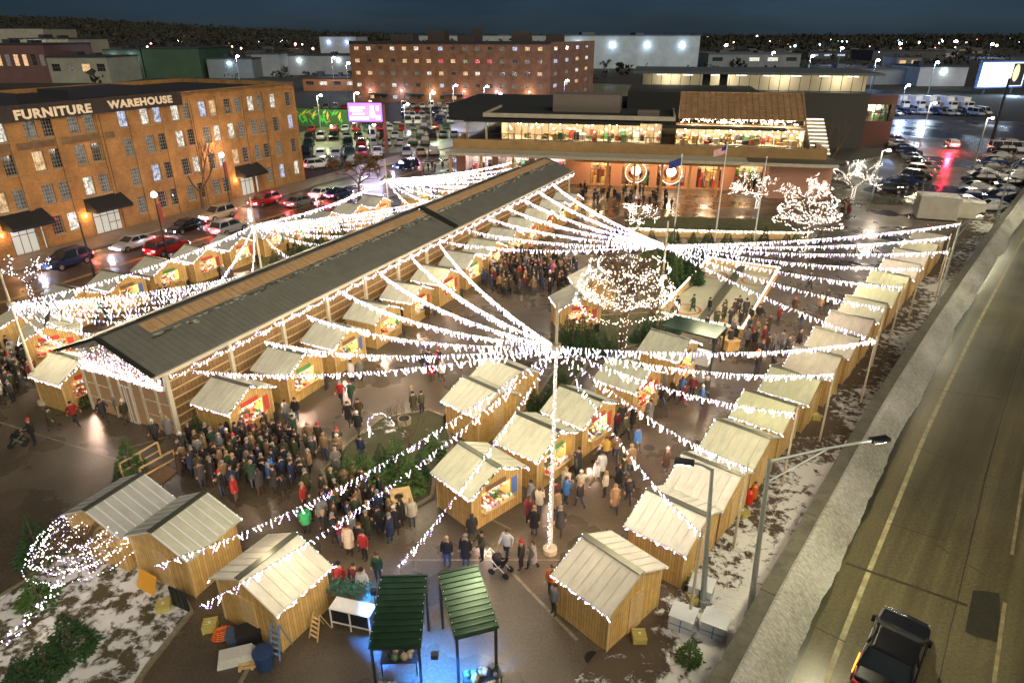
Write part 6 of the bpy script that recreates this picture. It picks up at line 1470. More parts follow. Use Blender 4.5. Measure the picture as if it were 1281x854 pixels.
for (px,py,h,col,pw,lb) in lots:
    g = G(px,py); t = thing('street_lamp', lb, 'lamp', g, 0, 'lamps of the car parks and yards'); b = MB(); b.tube([(0,0,0),(0,0,h)],[.16,.09],8); b.tube([(0,0,h-.1),(.9,0,h+.1)],.06,6); b.build('pole', GREYM, t)
    s = max(.28, g.y*.0022); b = MB(); b.ball((.9,0,h),(s,s,s*.6),0,10,6); b.build('lamp_globe', mat('lotlamp_%d' % int(col[0]*100+col[2]*7), (1,1,1), emit=col, es=45), t); lamp_light('lamp_light',(.9,0,h-s-.2),pw,col,t,.4)
rl = random.Random(77); towncols = [(1,.75,.45),(.8,.85,1),(.5,.7,1),(1,.85,.65),(1,.3,.3),(.5,1,.8)]
tn = 0
for i in range(170):
    px = rl.uniform(0,1281); py = rl.choice([rl.uniform(58,82),rl.uniform(50,66),rl.uniform(48,60)])
    if 440 < px < 760 and py > 52: continue
    if px < 130 and py > 60: continue
    g = G(px,py); h = 9; col = rl.choice(towncols); t = thing('street_lamp', 'distant %s street light of the town below the dark tree line' % {(1,.75,.45):'orange',(.8,.85,1):'white',(.5,.7,1):'blue',(1,.85,.65):'cream',(1,.3,.3):'red',(.5,1,.8):'green'}[col], 'lamp', g, 0, 'distant town street lights')
    b = MB(); b.tube([(0,0,0),(0,0,h)],.15,5); b.build('pole', DARK, t); s = g.y*.00085*rl.choice((.5,.7,1,1.3,1.8)); (lamp_light('lamp_light',(0,0,h-s*2),2600,col,t,.5) if i % 6 == 0 else None); b = MB(); b.ball((0,0,h),s,0,8,6); b.build('lamp_globe', mat('town_%d_%d' % (int(col[0]*10),int(col[2]*10)), (1,1,1), emit=col, es=9, sampling='NONE'), t)
# dark tall pole by the white vans, billboard pole
b = MB(); b.tube([(0,0,0),(0,0,13)],[.35,.25],8); o = b.build('utility_pole', DARK); o.location = G(1241,174); tag(o, 'thick dark utility pole standing beside the white van', 'pole')
# flagpoles
for i,(bx,by,ty,lb,fl) in enumerate([(842,303,195,'white flagpole flying a dark blue flag',0),(894,302,180,'tall white flagpole flying a striped red and white flag',1),(943,302,198,'white flagpole without a flag, nearest the stairs',2)]):
    g = G(bx,by); h = height_at(g,ty); t = thing('flagpole', lb, 'flagpole', g, 0, 'flagpoles by the market'); b = MB(); b.tube([(0,0,0),(0,0,h)],[.10,.05],8); b.ball((0,0,h+.08),.12,0,8,5); b.build('pole', WHITEP, t)
    if fl < 2:
        b = MB(); n = 10
        def P(u,v): return (-(u*1.35), .10*math.sin(u*7+v), h-.2-v*.85-u*.45)
        if fl == 0:
            for k in range(n): b.quad(P(k/n,0),P((k+1)/n,0),P((k+1)/n,1),P(k/n,1),0)
            b.build('flag', mat('flag_blue', (.02,.04,.22), .8), t)
        else:
            for r_ in range(13):
                for k in range(n):
                    mi = 2 if (k < 4 and r_ < 7) else (r_ % 2)
                    b.quad(P(k/n,r_/13),P((k+1)/n,r_/13),P((k+1)/n,(r_+1)/13),P(k/n,(r_+1)/13),mi)
            b.build('flag', [mat('flag_red', (.5,.03,.03), .8), mat('flag_white', (.7,.7,.7), .8), mat('flag_canton', (.02,.03,.2), .8)], t)
# digital billboard on its post
g = G(484,192); hb_ = height_at(g,128); t = thing('digital_billboard', 'violet digital billboard on a rusty brown post above the car park', 'billboard', g, math.radians(-4)); b = MB(); b.box(-.28,.28,-.28,.28,0,hb_-.3); b.build('post', mat('rusty_steel', (.20,.06,.03), .7, var=.2), t)
hb2 = height_at(g,153); b = MB(); b.box(-7.2,-.1,-.35,.35,hb2,hb_); b.box(-.1,3.4,.2,.45,hb2+.1,hb_); b.build('cabinet', DARK, t)
H2 = hb_-hb2; VIO = mat('screen_violet', (0,0,0), emit=(.40,.18,.85), es=1.5, sampling='NONE'); WSC = mat('screen_white', (0,0,0), emit=(1,.85,1), es=2.6, sampling='NONE')
b = MB(); b.box(-7.05,-.25,-.39,-.36,hb2+.12,hb_-.12); b.build('screen', VIO, t)
b = MB()
for (u0,u1,v0,v1) in [(.06,.50,.70,.80),(.06,.42,.54,.63),(.12,.48,.38,.45),(.04,.60,.10,.28),(.66,.76,.60,.86),(.80,.94,.12,.34),(.83,.91,.58,.84)]: b.box(-7.05+6.8*u0,-7.05+6.8*u1,-.41,-.392,hb2+.12+(H2-.24)*v0,hb2+.12+(H2-.24)*v1)
b.ball((-7.05+6.8*.71,-.395,hb2+H2*.42),(.55,.02,.8),0,10,6)
b.build('screen_writing', WSC, t); lamp_light('screen_glow',(-3.6,-2.2,hb2+H2*.5),900,(.6,.35,1),t,1.0)
# big lit billboard at the far edge
g = G(1246,118); tz = height_at(g,76); bz = height_at(g,110); sc = g.y/FPX*1.0; t = thing('billboard', 'huge floodlit white billboard with a blue frame at the photo edge', 'billboard', g, math.radians(12)); w2 = 31*sc*1.05
b = MB(); b.box(-w2,w2,-.5,.5,bz,tz); b.build('frame', mat('board_frame', (.05,.10,.25), .5), t); b = MB(); b.box(-w2*.94,w2*.94,-.56,-.51,bz+.6,tz-.6); b.build('panel', mat('board_panel', (.7,.75,.8), .5, emit=(.75,.88,1), es=1.3), t)
b = MB()
for u in (-.6,.6): b.tube([(w2*u,0,0),(w2*u,0,bz)],.5,8)
b.build('post', DARK, t)
b = MB(); b.box(w2*.38,w2*.9,-.60,-.561,bz+.8,tz-1); b.build('panel_picture', mat('board_black', (.02,.02,.02), .5), t); b = MB(); b.ball((w2*.55,-.62,(bz+tz)/2+.5),(w2*.13,.03,(tz-bz)*.32),0,12,8); b.box(-w2*.8,w2*.2,-.58,-.562,bz+(tz-bz)*.2,bz+(tz-bz)*.3); b.build('panel_shape', mat('board_yellow', (.7,.5,.2), .5, emit=(1,.8,.4), es=.6), t)
lamp_light('board_floodlight',(0,-8,bz-1),6000,(.5,.7,1),t,.5)
# painted mural wall beside the warehouse
g0 = G(380,158); g1 = G(437,160); t = thing('mural_wall', 'long garden wall with bright green, red and yellow leaf painting', 'wall', g0, math.atan2(g1.y-g0.y,g1.x-g0.x)); w = (g1-g0).length; h = height_at(g0,136)
b = MB(); b.box(-6,w,0,.4,0,h); b.build('wall', mat('mural_ground', (.04,.12,.04), .8), t); rm = random.Random(6); b = MB()
for i in range(46):
    x = rm.uniform(-6,w-1); z = rm.uniform(.2,h-1.2); L_ = rm.uniform(1.2,3); a = rm.uniform(.3,2.6); dx,dz = math.cos(a)*L_,abs(math.sin(a))*L_; z2 = min(z+dz,h-.1); mi = rm.choice((0,0,1,2,3)); s = .35
    y_ = -.02-.002*i; b.add([(x,y_,z),(x+dx*.5-s*math.sin(a),y_,(z+z2)/2+s*.4),(x+dx,y_,z2),(x+dx*.5+s*math.sin(a),y_,(z+z2)/2-s*.4)],[(0,1,2,3)],mi)
b.build('painted_leaves', [mat('mural_green', (.12,.55,.08), .7), mat('mural_yellow', (.7,.55,.06), .7), mat('mural_red', (.65,.07,.04), .7), mat('mural_lime', (.35,.6,.1), .7)], t)
lamp_light('mural_lamp',(w*.5,-5,5),350,(.9,1,.7),t,.3)
# ---------------------------------------------------------------- two dark green canopies near the camera
GREENR = mat('green_sheet_roof', (.022,.060,.032), .28, metal=.5, var=.25, vscale=1.5)
def canopy(c4, lb, goods_seed):
    P = [G(x,y,2.75) for x,y in c4]; c = sum(P, Vector())/4; rz = math.atan2((P[1]-P[0]).y,(P[1]-P[0]).x); w = ((P[1]-P[0]).length+(P[2]-P[3]).length)/2; d = ((P[3]-P[0]).length+(P[2]-P[1]).length)/2
    t = thing('market_canopy', lb, 'canopy', (c.x,c.y,0), rz); b = MB(); zf = lambda y: 2.78+.05*y
    b.add([(-w/2,-d/2,zf(-d/2)),(w/2,-d/2,zf(-d/2)),(w/2,d/2,zf(d/2)),(-w/2,d/2,zf(d/2)),(-w/2,-d/2,zf(-d/2)-.06),(w/2,-d/2,zf(-d/2)-.06),(w/2,d/2,zf(d/2)-.06),(-w/2,d/2,zf(d/2)-.06)],[(0,1,2,3),(7,6,5,4),(0,4,5,1),(1,5,6,2),(2,6,7,3),(3,7,4,0)])
    n = 12
    for i in range(n): y = -d/2+.08+i*(d-.16)/(n-1); b.beam((-w/2+.01,y,zf(y)+.015),(w/2-.01,y,zf(y)+.015),.05,.03)
    b.build('roof', GREENR, t); b = MB()
    for x in (-w/2+.1,w/2-.1):
        for y in (-d/2+.12,d/2-.12): b.box(x-.05,x+.05,y-.05,y+.05,0,2.6)
        b.box(x-.04,x+.04,-d/2+.1,d/2-.1,2.5,2.6)
    for y in (-d/2+.12,d/2-.12): b.box(-w/2+.1,w/2-.1,y-.04,y+.04,2.48,2.58)
    b.build('post_frame', DARK, t); b = MB(); 
    for sx in (-1,1):
        for i in range(8): y = -d/2+.25+i*(d-.5)/7; b.ball((sx*(w/2-.06),y,zf(y)+.05),.016,0,6,4)
    b.build('roof_glints', mat('glint_bead', (1,1,1), emit=(.9,1,.8), es=.12), t)  # glints on the sheet edges imitated by tiny faintly glowing beads
    return t, w, d
T1, w1, d1 = canopy([(469,808),(534,806),(529,721),(468,723)], 'dark green sheet metal canopy with glossy highlight, between hut and second canopy', 1)
T2, w2_, d2 = canopy([(566,797),(622,783),(600,709),(548,717)], 'dark green sheet metal canopy turned towards the mast', 2)
def stall_table(parent, x, y, w, d, seed, lb, rz=0):
    M = parent.matrix_world if False else (Matrix.Translation(parent.location) @ Matrix.Rotation(parent.rotation_euler.z,4,'Z')); p = M @ Vector((x,y,0))
    t = thing('sales_table', lb, 'table', p, parent.rotation_euler.z+rz); b = MB(); b.box(-w/2,w/2,-d/2,d/2,.72,.77); b.build('tabletop', DARK, t)
    for sx in (-1,1):
        for sy in (-1,1): b = MB(); b.box(sx*(w/2-.05)-.025,sx*(w/2-.05)+.025,sy*(d/2-.05)-.025,sy*(d/2-.05)+.025,0,.718); b.build('leg', DARK, t)
    rt = random.Random(seed); mats_ = [mat('ware_%s' % k, c, .5) for k,c in [('white',(.7,.7,.68)),('grey',(.2,.22,.22)),('green',(.08,.16,.07)),('tan',(.4,.3,.18)),('black',(.02,.02,.02))]]
    for i in range(16):
        xx = rt.uniform(-w/2+.12,w/2-.12); yy = rt.uniform(-d/2+.1,d/2-.1); s = rt.uniform(.06,.13); k = MB(); mi = rt.randrange(5)
        k.tube([(0,0,0),(0,0,s*1.2),(0,0,s*2)],[s,s*1.15,s*.6],8); q = k.build('pot', mats_[mi]); q.location = M @ Vector((x+xx,y+yy,.772)); tag(q, '%s pot on the table under %s' % (['white','grey','green','tan','black'][mi], lb.split('under ')[1]), 'pot', 'pots on the tables under the canopies')
stall_table(T1, .0,-d1/2-.15, 1.5,.6, 1, 'black sales table under the near edge of the glossy canopy')
stall_table(T1, -.1,-.3, 1.4,.7, 2, 'black sales table under the middle of the glossy canopy')
stall_table(T2, .1,-d2/2-.2, 1.4,.6, 3, 'black sales table under the near edge of the turned canopy')
# blue projector pool of light
b = MB(); b.box(-.12,.12,-.1,.1,-.1,.1); p = G(541,812,2.4)
t = thing('blue_spotlight', 'small blue floodlight fixed under the glossy canopy', 'floodlight', (p.x+.1,p.y-.2,2.35)); b.build('housing', DARK, t); k = MB(); k.box(-.1,.1,-.08,.08,-.12,-.102); k.build('lens', mat('blue_lens', (.2,.4,1), emit=(.15,.42,1), es=40), t)
l = lamp_light('blue_beam', (0,0,-.15), 420, (.04,.26,1), t, .06, math.radians(100)); l.data.energy = 4000; l.rotation_euler = (math.radians(12),math.radians(-8),0)
p = G(468,742,2.2); t = thing('blue_spotlight', 'small blue floodlight on the greenery stand side of the canopy', 'floodlight', (p.x,p.y,2.3)); b.build('housing', DARK, t); k.build('lens', mat('blue_lens',()), t)
k2 = MB(); k2.tube([(0,0,-2.3),(0,0,-.1)],.035,6); k2.build('stand', DARK, t)
l = lamp_light('blue_beam', (0,0,-.15), 340, (.04,.26,1), t, .06, math.radians(115)); l.data.energy = 4000; l.rotation_euler = (math.radians(18),math.radians(-22),0)
# greenery stand between hut and canopy
p = G(443,760,0); t = thing('wreath_stand', 'stand of green wreaths beside the snowy roofed hut', 'stand', p, math.radians(-15)); b = MB(); b.box(-.95,.95,-.35,.35,.0,.85); b.build('crate', WOOD_D, t); b = MB(); rg = random.Random(3)
for i in range(420): q = Vector((rg.uniform(-1,1),rg.uniform(-.4,.4),.9+rg.uniform(0,.35))); v = Vector((rg.gauss(0,1),rg.gauss(0,1),rg.gauss(.4,.6))).normalized()*.2; s = v.cross(Vector((0,0,1))).normalized()*.04; b.add([q-s,q+s,q+v],[(0,1,2)])
b.build('greenery', mat('teal_greenery', (.05,.16,.12), .7), t)
p = G(444,782,0); t = thing('display_case', 'pale glass fronted display case beside the wreath stand', 'display case', p, math.radians(-15)); b = MB(); b.box(-.85,.85,-.3,.3,.35,1.0); b.build('case', GLASS_D, t); b = MB()
for x in (-.85,0,.85):
    b.box(x-.03,x+.03,-.33,-.302,.0,1.03)
b.box(-.88,.88,-.33,.33,1.003,1.05); b.box(-.88,.88,-.33,.33,.30,.348); b.build('frame', WHITEP, t)
# dark roof canopy of the curling bar
def bar_canopy():
    P = [G(x,y,2.7) for x,y in [(842,397),(908,412),(898,421),(842,405)]]
    c = (P[0]+P[1])/2; rz = math.atan2((P[1]-P[0]).y,(P[1]-P[0]).x); w = (P[1]-P[0]).length; t = thing('bar_canopy', 'dark flat canopy on posts over the curling bar', 'canopy', (c.x,c.y,0), rz)
    b = MB(); b.box(-w/2,w/2,-2.2,.3,2.7,2.82); b.build('roof', GREENR, t); b = MB()
    for x in (-w/2+.1,w/2-.1):
        for y in (-2.1,.2): b.box(x-.06,x+.06,y-.06,y+.06,0,2.69)
    b.build('post', DARK, t); b = MB(); b.box(-w/2+.4,w/2-.6,-1.2,-.6,0,1.05); b.build('bar_counter', mat('bar_white', (.65,.7,.75), .5), t); lamp_light('bar_light',(-.8,-.9,2.4),90,(.7,.85,1),t,.2)
bar_canopy()
# curling sheets
def rink():
    A_ = [G(x,y) for x,y in [(840,392),(909,432),(966,348),(893,327)]]; c = sum(A_,Vector())/4; u = ((A_[2]-A_[1])+(A_[3]-A_[0]))/2; v = ((A_[1]-A_[0])+(A_[2]-A_[3]))/2; L_, W_ = u.length, v.length; rz = math.atan2(u.y,u.x)
    t = thing('curling_rink', 'two pale curling sheets with red and yellow target rings inside timber boards', 'ice rink', c, rz); b = MB(); b.box(-L_/2,L_/2,-W_/2,W_/2,0,.12); b.build('ice', mat('ice_sheet', (.58,.58,.42), .18, var=.08, vscale=.8), t)
    b = MB()
    for y in (-W_/2,W_/2): b.box(-L_/2-.1,L_/2+.1,y-.09,y+.09,0,.75)
    for x in (-L_/2,L_/2): b.box(x-.09,x+.09,-W_/2,W_/2,0,.74)
    b.build('rink_boards', WOOD_L, t); b = MB(); b.box(-L_/2+.1,L_/2-.1,-.35,.35,.121,.42); b.build('divider', mat('divider_mat', (.10,.10,.07), .7), t); b = MB(); k = 0
    for sy in (-1,1):
        for cx_ in (-L_*.30,L_*.30):
            for r0,r1,mi in ((1.05,1.28,0),(.0,.38,1)):
                n = 28
                for i in range(n): a0=2*PI*i/n;a1=2*PI*(i+1)/n; b.quad((cx_+r0*math.cos(a0),sy*W_*.27+r0*math.sin(a0),.126),(cx_+r1*math.cos(a0),sy*W_*.27+r1*math.sin(a0),.126),(cx_+r1*math.cos(a1),sy*W_*.27+r1*math.sin(a1),.126),(cx_+r0*math.cos(a1),sy*W_*.27+r0*math.sin(a1),.126),mi)
    b.build('target_rings', [mat('ring_red', (.45,.10,.03), .5), mat('ring_gold', (.5,.36,.08), .5)], t)
    b = MB(); rk = random.Random(3)
    for (p,q) in [((-L_/2,-W_/2),(L_/2,-W_/2)),((-L_/2,W_/2),(L_/2,W_/2)),((-L_/2,-W_/2),(-L_/2,W_/2)),((L_/2,-W_/2),(L_/2,W_/2))]: bulbs_along(b,(p[0],p[1],.85),(q[0],q[1],.85),.05,8,.15,.05,rk)
    b.build('board_lights', [WHITE_BULB,WARM_BULB], t, kind='stuff')
rink()
# garden wall with a light band below the flagpoles
ga = G(850,296); gb = G(1010,300); t = thing('garden_wall', 'low timber garden wall edged with a string of lights below the flagpoles', 'wall', ga, math.atan2(gb.y-ga.y,gb.x-ga.x)); w = (gb-ga).length; b = MB(); b.box(-6,w,-.15,.15,0,.9); b.build('wall', WOOD_L, t); b = MB(); bulbs_along(b,(-6,-.2,.95),(w,-.2,.95),.1,7,.15,.07,random.Random(2)); b.build('wall_lights', [WHITE_BULB,WARM_BULB], t, kind='stuff')
b = MB(); b.box(-6,w,1.5,9,.0,.12); b.build('lawn', mat('dim_lawn', (.09,.10,.04), .9, var=.3, vscale=1), t)
# hedge at the car park corner
p = G(1123,256); t = thing('clipped_hedge', 'low clipped hedge at the corner of the wet car park', 'hedge', p, math.radians(-14)); b = MB(); rg = random.Random(8)
for i in range(900): q = Vector((rg.uniform(-4,4),rg.uniform(-.6,.6),rg.uniform(0,1.0))); v = Vector((rg.gauss(0,1),rg.gauss(0,1),rg.gauss(0,1))).normalized()*.22; s = v.cross(Vector((.1,.2,1))).normalized()*.09; b.add([q-s,q+s,q+v],[(0,1,2)])
b.build('leaves', FIR, t, kind='stuff')
# wooden fire box, fire tables, planters
def fire_table(px,py,lb,r=.55,h=.5,rz=0):
    t = thing('fire_table', lb, 'fire pit', G(px,py), rz); b = MB(); b.box(-r,r,-r,r,0,h); b.build('box', WOOD, t); b = MB()
    for x0,x1,y0,y1 in ((-r-.05,r+.05,-r-.05,-.24),(-r-.05,r+.05,.24,r+.05),(-r-.05,-.24,-.24,.24),(.24,r+.05,-.24,.24)): b.box(x0,x1,y0,y1,h+.002,h+.07)
    b.build('rim', WOOD_L, t); b = MB(); b.tube([(0,0,h+.004),(0,0,h+.03)],.22,12); b.build('fire_bowl', BLACK, t)
fire_table(500,636,'square wooden fire box beside the central planting bed',.6,.75,.3); fire_table(183,517,'low wooden fire table before the glazed front, by the entrance fir',.6,.45,-.35); fire_table(147,505,'wooden fire table before the glazed front, by the small fir',.5,.6,-.35); fire_table(912,436,'wooden box table between the curling bar and the aisle',.5,.8,.3)
b = MB(); b.tube([(0,0,0),(0,0,.45)],[.4,.45],14,0); b.tube([(0,0,.452),(0,0,.47)],.33,14,1); o = b.build('fire_ring', [mat('stone_ring', (.34,.28,.2), .8, var=.2), BLACK]); o.location = G(506,531); tag(o, 'round stone fire ring on the plaza beside the lit shrub', 'fire pit')
b = MB(); rk = random.Random(5)
for i in range(34): a = i/34*PI*1.3; b.octa((math.cos(a)*.75+rk.uniform(-.05,.05),0,1.0+math.sin(a)*.8+rk.uniform(-.05,.05)),.03,rk.choice((0,1)))
for i in range(14): b.octa((-.75+rk.uniform(-.05,.05),.1,i*.07),.028,0)
o = b.build('lit_arch', [WHITE_BULB,VIOLET_BULB]); o.location = G(478,550); tag(o, 'curl of lights standing among shrubs beside the stone fire ring', 'light ornament')
# wooden ramp rails behind the stepped huts
def rail(p0,p1,lb):
    a = G(*p0); c = G(*p1); b = MB(); n = max(1,round((c-a).length/1.4))
    for i in range(n+1): q = a.lerp(c,i/n); b.beam((q.x,q.y,0),(q.x,q.y,1.0),.09,.09)
    b.beam((a.x,a.y,1.05),(c.x,c.y,1.05),.12,.06); b.beam((a.x,a.y,.5),(c.x,c.y,.5),.05,.10); o = b.build('handrail', WOOD_L); tag(o, lb, 'handrail')
rail((155,600),(202,572),'timber handrail of the ramp, the one nearer the fir'); rail((180,606),(222,582),'timber handrail of the ramp, the one nearer the queue')
b = MB(); a = [G(x,y) for x,y in [(150,612),(200,578),(222,590),(185,622)]]; b.prism([(p.x,p.y) for p in a],0,.08); o = b.build('wooden_ramp', WOOD_D); tag(o, 'low timber ramp between the two handrails', 'ramp')
# clutter behind the snowy roofed hut
def box_at(name, px,py,sx,sy,h,rz,m,lb,cat,z=0,lid=None):
    t = thing(name, lb, cat, G(px,py)+Vector((0,0,z)), rz); b = MB(); b.box(-sx/2,sx/2,-sy/2,sy/2,0,h); b.build('body', m, t)
    b = MB(); b.box(-sx/2-.03,sx/2+.03,-sy/2-.03,sy/2+.03,h+.002,h+.05); b.build('lid', lid or m, t); return t
YELB = mat('yellow_board', (.50,.42,.12), .6, var=.1); ORB = mat('orange_board', (.75,.36,.03), .5)
def crate(px,py,lb,s=.55,h=.32,rz=.3,m=None):
    t = thing('ballast_crate', lb, 'crate', G(px,py), rz, 'yellow crates beside the huts'); b = MB(); m = m or YELB
    for y in (-s*.4,-s*.13,s*.13,s*.4): b.box(-s/2,s/2,y-.06,y+.06,h,h+.03)
    for x in (-s/2+.04,s/2-.04): b.box(x-.035,x+.035,-s/2,s/2,.0,h-.002)
    for y in (-s/2+.02,s/2-.02): b.box(-s/2+.08,s/2-.08,y-.02,y+.02,.04,h-.03)
    b.build('slats', m, t); b = MB(); b.tube([(0,0,h+.032),(0,0,h+.08)],.06,8); b.build('lug', WHITEP, t)
for px,py,lb in [(799,800,'yellow crate at the foot of the nearest highway row hut'),(868,752,'yellow crate between the lamp post and the second highway row hut'),(864,722,'yellow crate tight against the second highway row hut'),(928,645,'yellow crate beside the red gas bottle'),(1019,524,'yellow crate behind the fifth highway row hut'),(1040,490,'yellow crate behind the sixth highway row hut'),(1062,460,'yellow crate behind the seventh highway row hut'),(264,786,'yellow crate behind the snowy roofed hut'),(206,762,'yellow crate under the dark hatch of the orange board hut')]: crate(px,py,lb,rz=R.uniform(0,1.5))
def sloped_board():
    t = thing('orange_board', 'bright orange board propped against the timber wall', 'board', G(181,742), math.radians(-28)); b = MB(); b.add([(-.55,0,0),(.55,0,0),(.55,.35,.85),(-.55,.35,.85),(-.55,.04,0),(.55,.04,0),(.55,.39,.85),(-.55,.39,.85)],[(0,1,2,3),(7,6,5,4),(0,3,7,4),(1,5,6,2),(3,2,6,7)]); b.build('board', ORB, t); b = MB(); b.beam((-.4,.3,.7),(-.4,.7,0),.05,.05); b.beam((.4,.3,.7),(.4,.7,0),.05,.05); b.build('prop', WOOD_D, t)
sloped_board()
b = MB(); b.box(-.45,.45,-.04,.04,.2,1.2); 
for x in (-.3,0,.3): b.box(x-.04,x+.04,-.07,-.041,.25,1.15)
o = b.build('wall_hatch', DARK); o.location = G(228,764); o.rotation_euler.z = math.radians(-24); tag(o, 'dark slatted hatch leaning on the rear wall of the orange board hut', 'hatch')
def step_ladder(px,py,rz,m,lb,h=1.5):
    t = thing('step_ladder', lb, 'ladder', G(px,py), rz); b = MB()
    for s in (-.22,.22): b.beam((s,0,0),(s*.8,.35,h),.05,.04); 
    b.build('rail', m, t)
    for i in range(1,6): b = MB(); q = i/6; b.box(-.2,.2,.35*q-.05,.35*q+.03,h*q-.015,h*q+.015); b.build('rung', m, t)
    b = MB()
    for s in (-.22,.22): b.beam((s,.8,0),(s*.8,.37,h),.04,.03)
    b.build('back_leg', m, t)
step_ladder(344,824,math.radians(-20),mat('blue_ladder', (.15,.28,.5), .5),'pale blue step ladder leaning at the rear corner of the snowy roofed hut'); step_ladder(392,800,math.radians(-30),WOOD_L,'short wooden ladder against the side of the snowy roofed hut',1.1)
t = thing('plastic_sheet_roll', 'folded white plastic sheeting on the ground behind the snowy roofed hut', 'sheeting', G(297,824), .3); b = MB(); [b.box(-.7+i*.02,.7-i*.03,-.35+i*.015,.35-i*.02,i*.08,i*.08+.07) for i in range(5)]; b.build('folds', mat('plastic_sheet', (.62,.62,.58), .35, bump=.8, bscale=6), t)
t = thing('wooden_pallet', 'bare wooden pallet between plastic sheeting and tarpaulin bin', 'pallet', G(318,824), .2); b = MB(); [b.box(-.5,.5,-.5+i*.17,-.5+i*.17+.12,.10,.13) for i in range(6)]; [b.box(x,x+.1,-.5,.47,0,.098) for x in (-.5,-.05,.4)]; b.build('slats', WOOD_L, t)
def tubs(px,py,r,h,m,lb,name='storage_tub',cat='tub'):
    t = thing(name, lb, cat, G(px,py)); b = MB(); b.tube([(0,0,0),(0,0,h)],[r*.85,r],14); b.build('body', m, t); b = MB(); b.tube([(0,0,h+.002),(0,0,h+.05)],r*1.05,14); b.build('lid', m, t)
tubs(332,832,.38,.7,mat('dark_blue_plastic', (.02,.05,.14), .4),'dark blue lidded tub before the pallet'); box_at('storage_bin',313,800,.9,.6,.6,.4,mat('black_plastic', (.02,.02,.025), .4),'black storage bin against the rear wall of the snowy roofed hut','bin'); box_at('storage_bin',296,802,.6,.5,.5,.2,mat('blue_grey_plastic', (.06,.09,.15), .4),'blue grey storage bin next to the orange netting','bin')
t = thing('safety_fence', 'rolled orange safety netting behind the snowy roofed hut', 'netting', G(280,796), .4); b = MB()
for j in range(5):
    pts = [(.45*math.cos(a*.5)*(1-.1*j),.25*math.sin(a*.5)*(1-.1*j),.06+j*.08) for a in range(13)]; b.tube(pts,.03,5)
for a in range(12): x = .43*math.cos(a*.52); y = .24*math.sin(a*.52); b.tube([(x,y,.02),(x*.7,y*.7,.45)],.018,4)
b.build('netting', mat('orange_plastic', (.75,.16,.03), .5), t)
# white blocks, gas bottle
for px,py,lb in [(876,745,'pale block farthest from the camera, beside the slender lamp post'),(853,782,'white shrink wrapped block nearest the green fir'),(893,790,'white shrink wrapped block nearest the highway parapet')]:
    t = box_at('wrapped_block',px,py,.95,.85,.72,math.radians(-28),mat('shrink_wrap', (.62,.66,.70), .35, bump=.3, bscale=5),lb,'block'); b = MB(); b.box(-.46,.46,-.44,-.427,.34,.38); b.box(-.02,.02,-.445,-.428,.02,.70); b.build('strap', mat('blue_strap', (.1,.2,.4), .5), t)
def gas(px,py,m,lb,cat='gas bottle'):
    t = thing('gas_bottle', lb, cat, G(px,py)); b = MB(); b.tube([(0,0,0),(0,0,.75),(0,0,.9)],[.19,.19,.08],12); b.build('body', m, t); b = MB(); b.tube([(0,0,.901),(0,0,1.0)],.05,6); b.tube([(-.1,0,.96),(.1,0,.96)],.02,5); b.build('valve', DARK, t)
gas(936,630,mat('red_gloss', (.6,.03,.01), .35),'red gas bottle behind the third highway row hut'); gas(942,622,mat('orange_gloss', (.6,.15,.02), .35),'orange gas bottle just behind the red one'); gas(927,630,mat('pale_gloss', (.5,.5,.35), .4),'pale gas bottle on the hut side of the red one')
# strollers
def stroller(px,py,rz,lb,body,frame):
    t = thing('stroller', lb, 'stroller', G(px,py), rz); b = MB(); b.add([(-.22,-.25,.45),(.22,-.25,.45),(.24,.25,.55),(-.24,.25,.55),(-.20,-.28,.68),(.20,-.28,.68),(.24,.30,.75),(-.24,.30,.75)],[(0,3,2,1),(0,1,5,4),(1,2,6,5),(2,3,7,6),(3,0,4,7)]); b.build('seat', body, t)
    b = MB(); b.ball((0,-.16,.86),(.25,.24,.20),0,10,6); b.build('hood', body, t); b = MB()
    for s in (-.22,.22): b.beam((s,.38,.18),(s,-.62,1.02),.03,.03); b.beam((s,-.32,.18),(s,.1,.62),.03,.03)
    b.beam((-.22,-.62,1.02),(.22,-.62,1.02),.035,.035); b.build('frame', frame, t)
    for x in (-.25,.25):
        for y in (.38,-.32): w = MB(); w.tube([(x-.03,y,.16),(x+.03,y,.16)],.16,12); w.build('wheel', TYRE, t)
stroller(25,557,1.9,'dark stroller pushed across the plaza near the photo edge',BLACK,GREYM); stroller(626,716,-2.0,'black and white pram beside the blue bag near the mast',BLACK,WHITEP)
t = thing('shopping_bag', 'white bag held by the person in the grey jacket', 'bag', G(362,530)+Vector((.30,-.05,.45))); b = MB(); b.box(-.14,.14,-.06,.06,0,.34); b.build('bag', WHITEP, t); b = MB(); b.tube([(-.08,0,.34),(-.04,0,.47),(.04,0,.47),(.08,0,.34)],.012,4); b.build('handle', WHITEP, t)
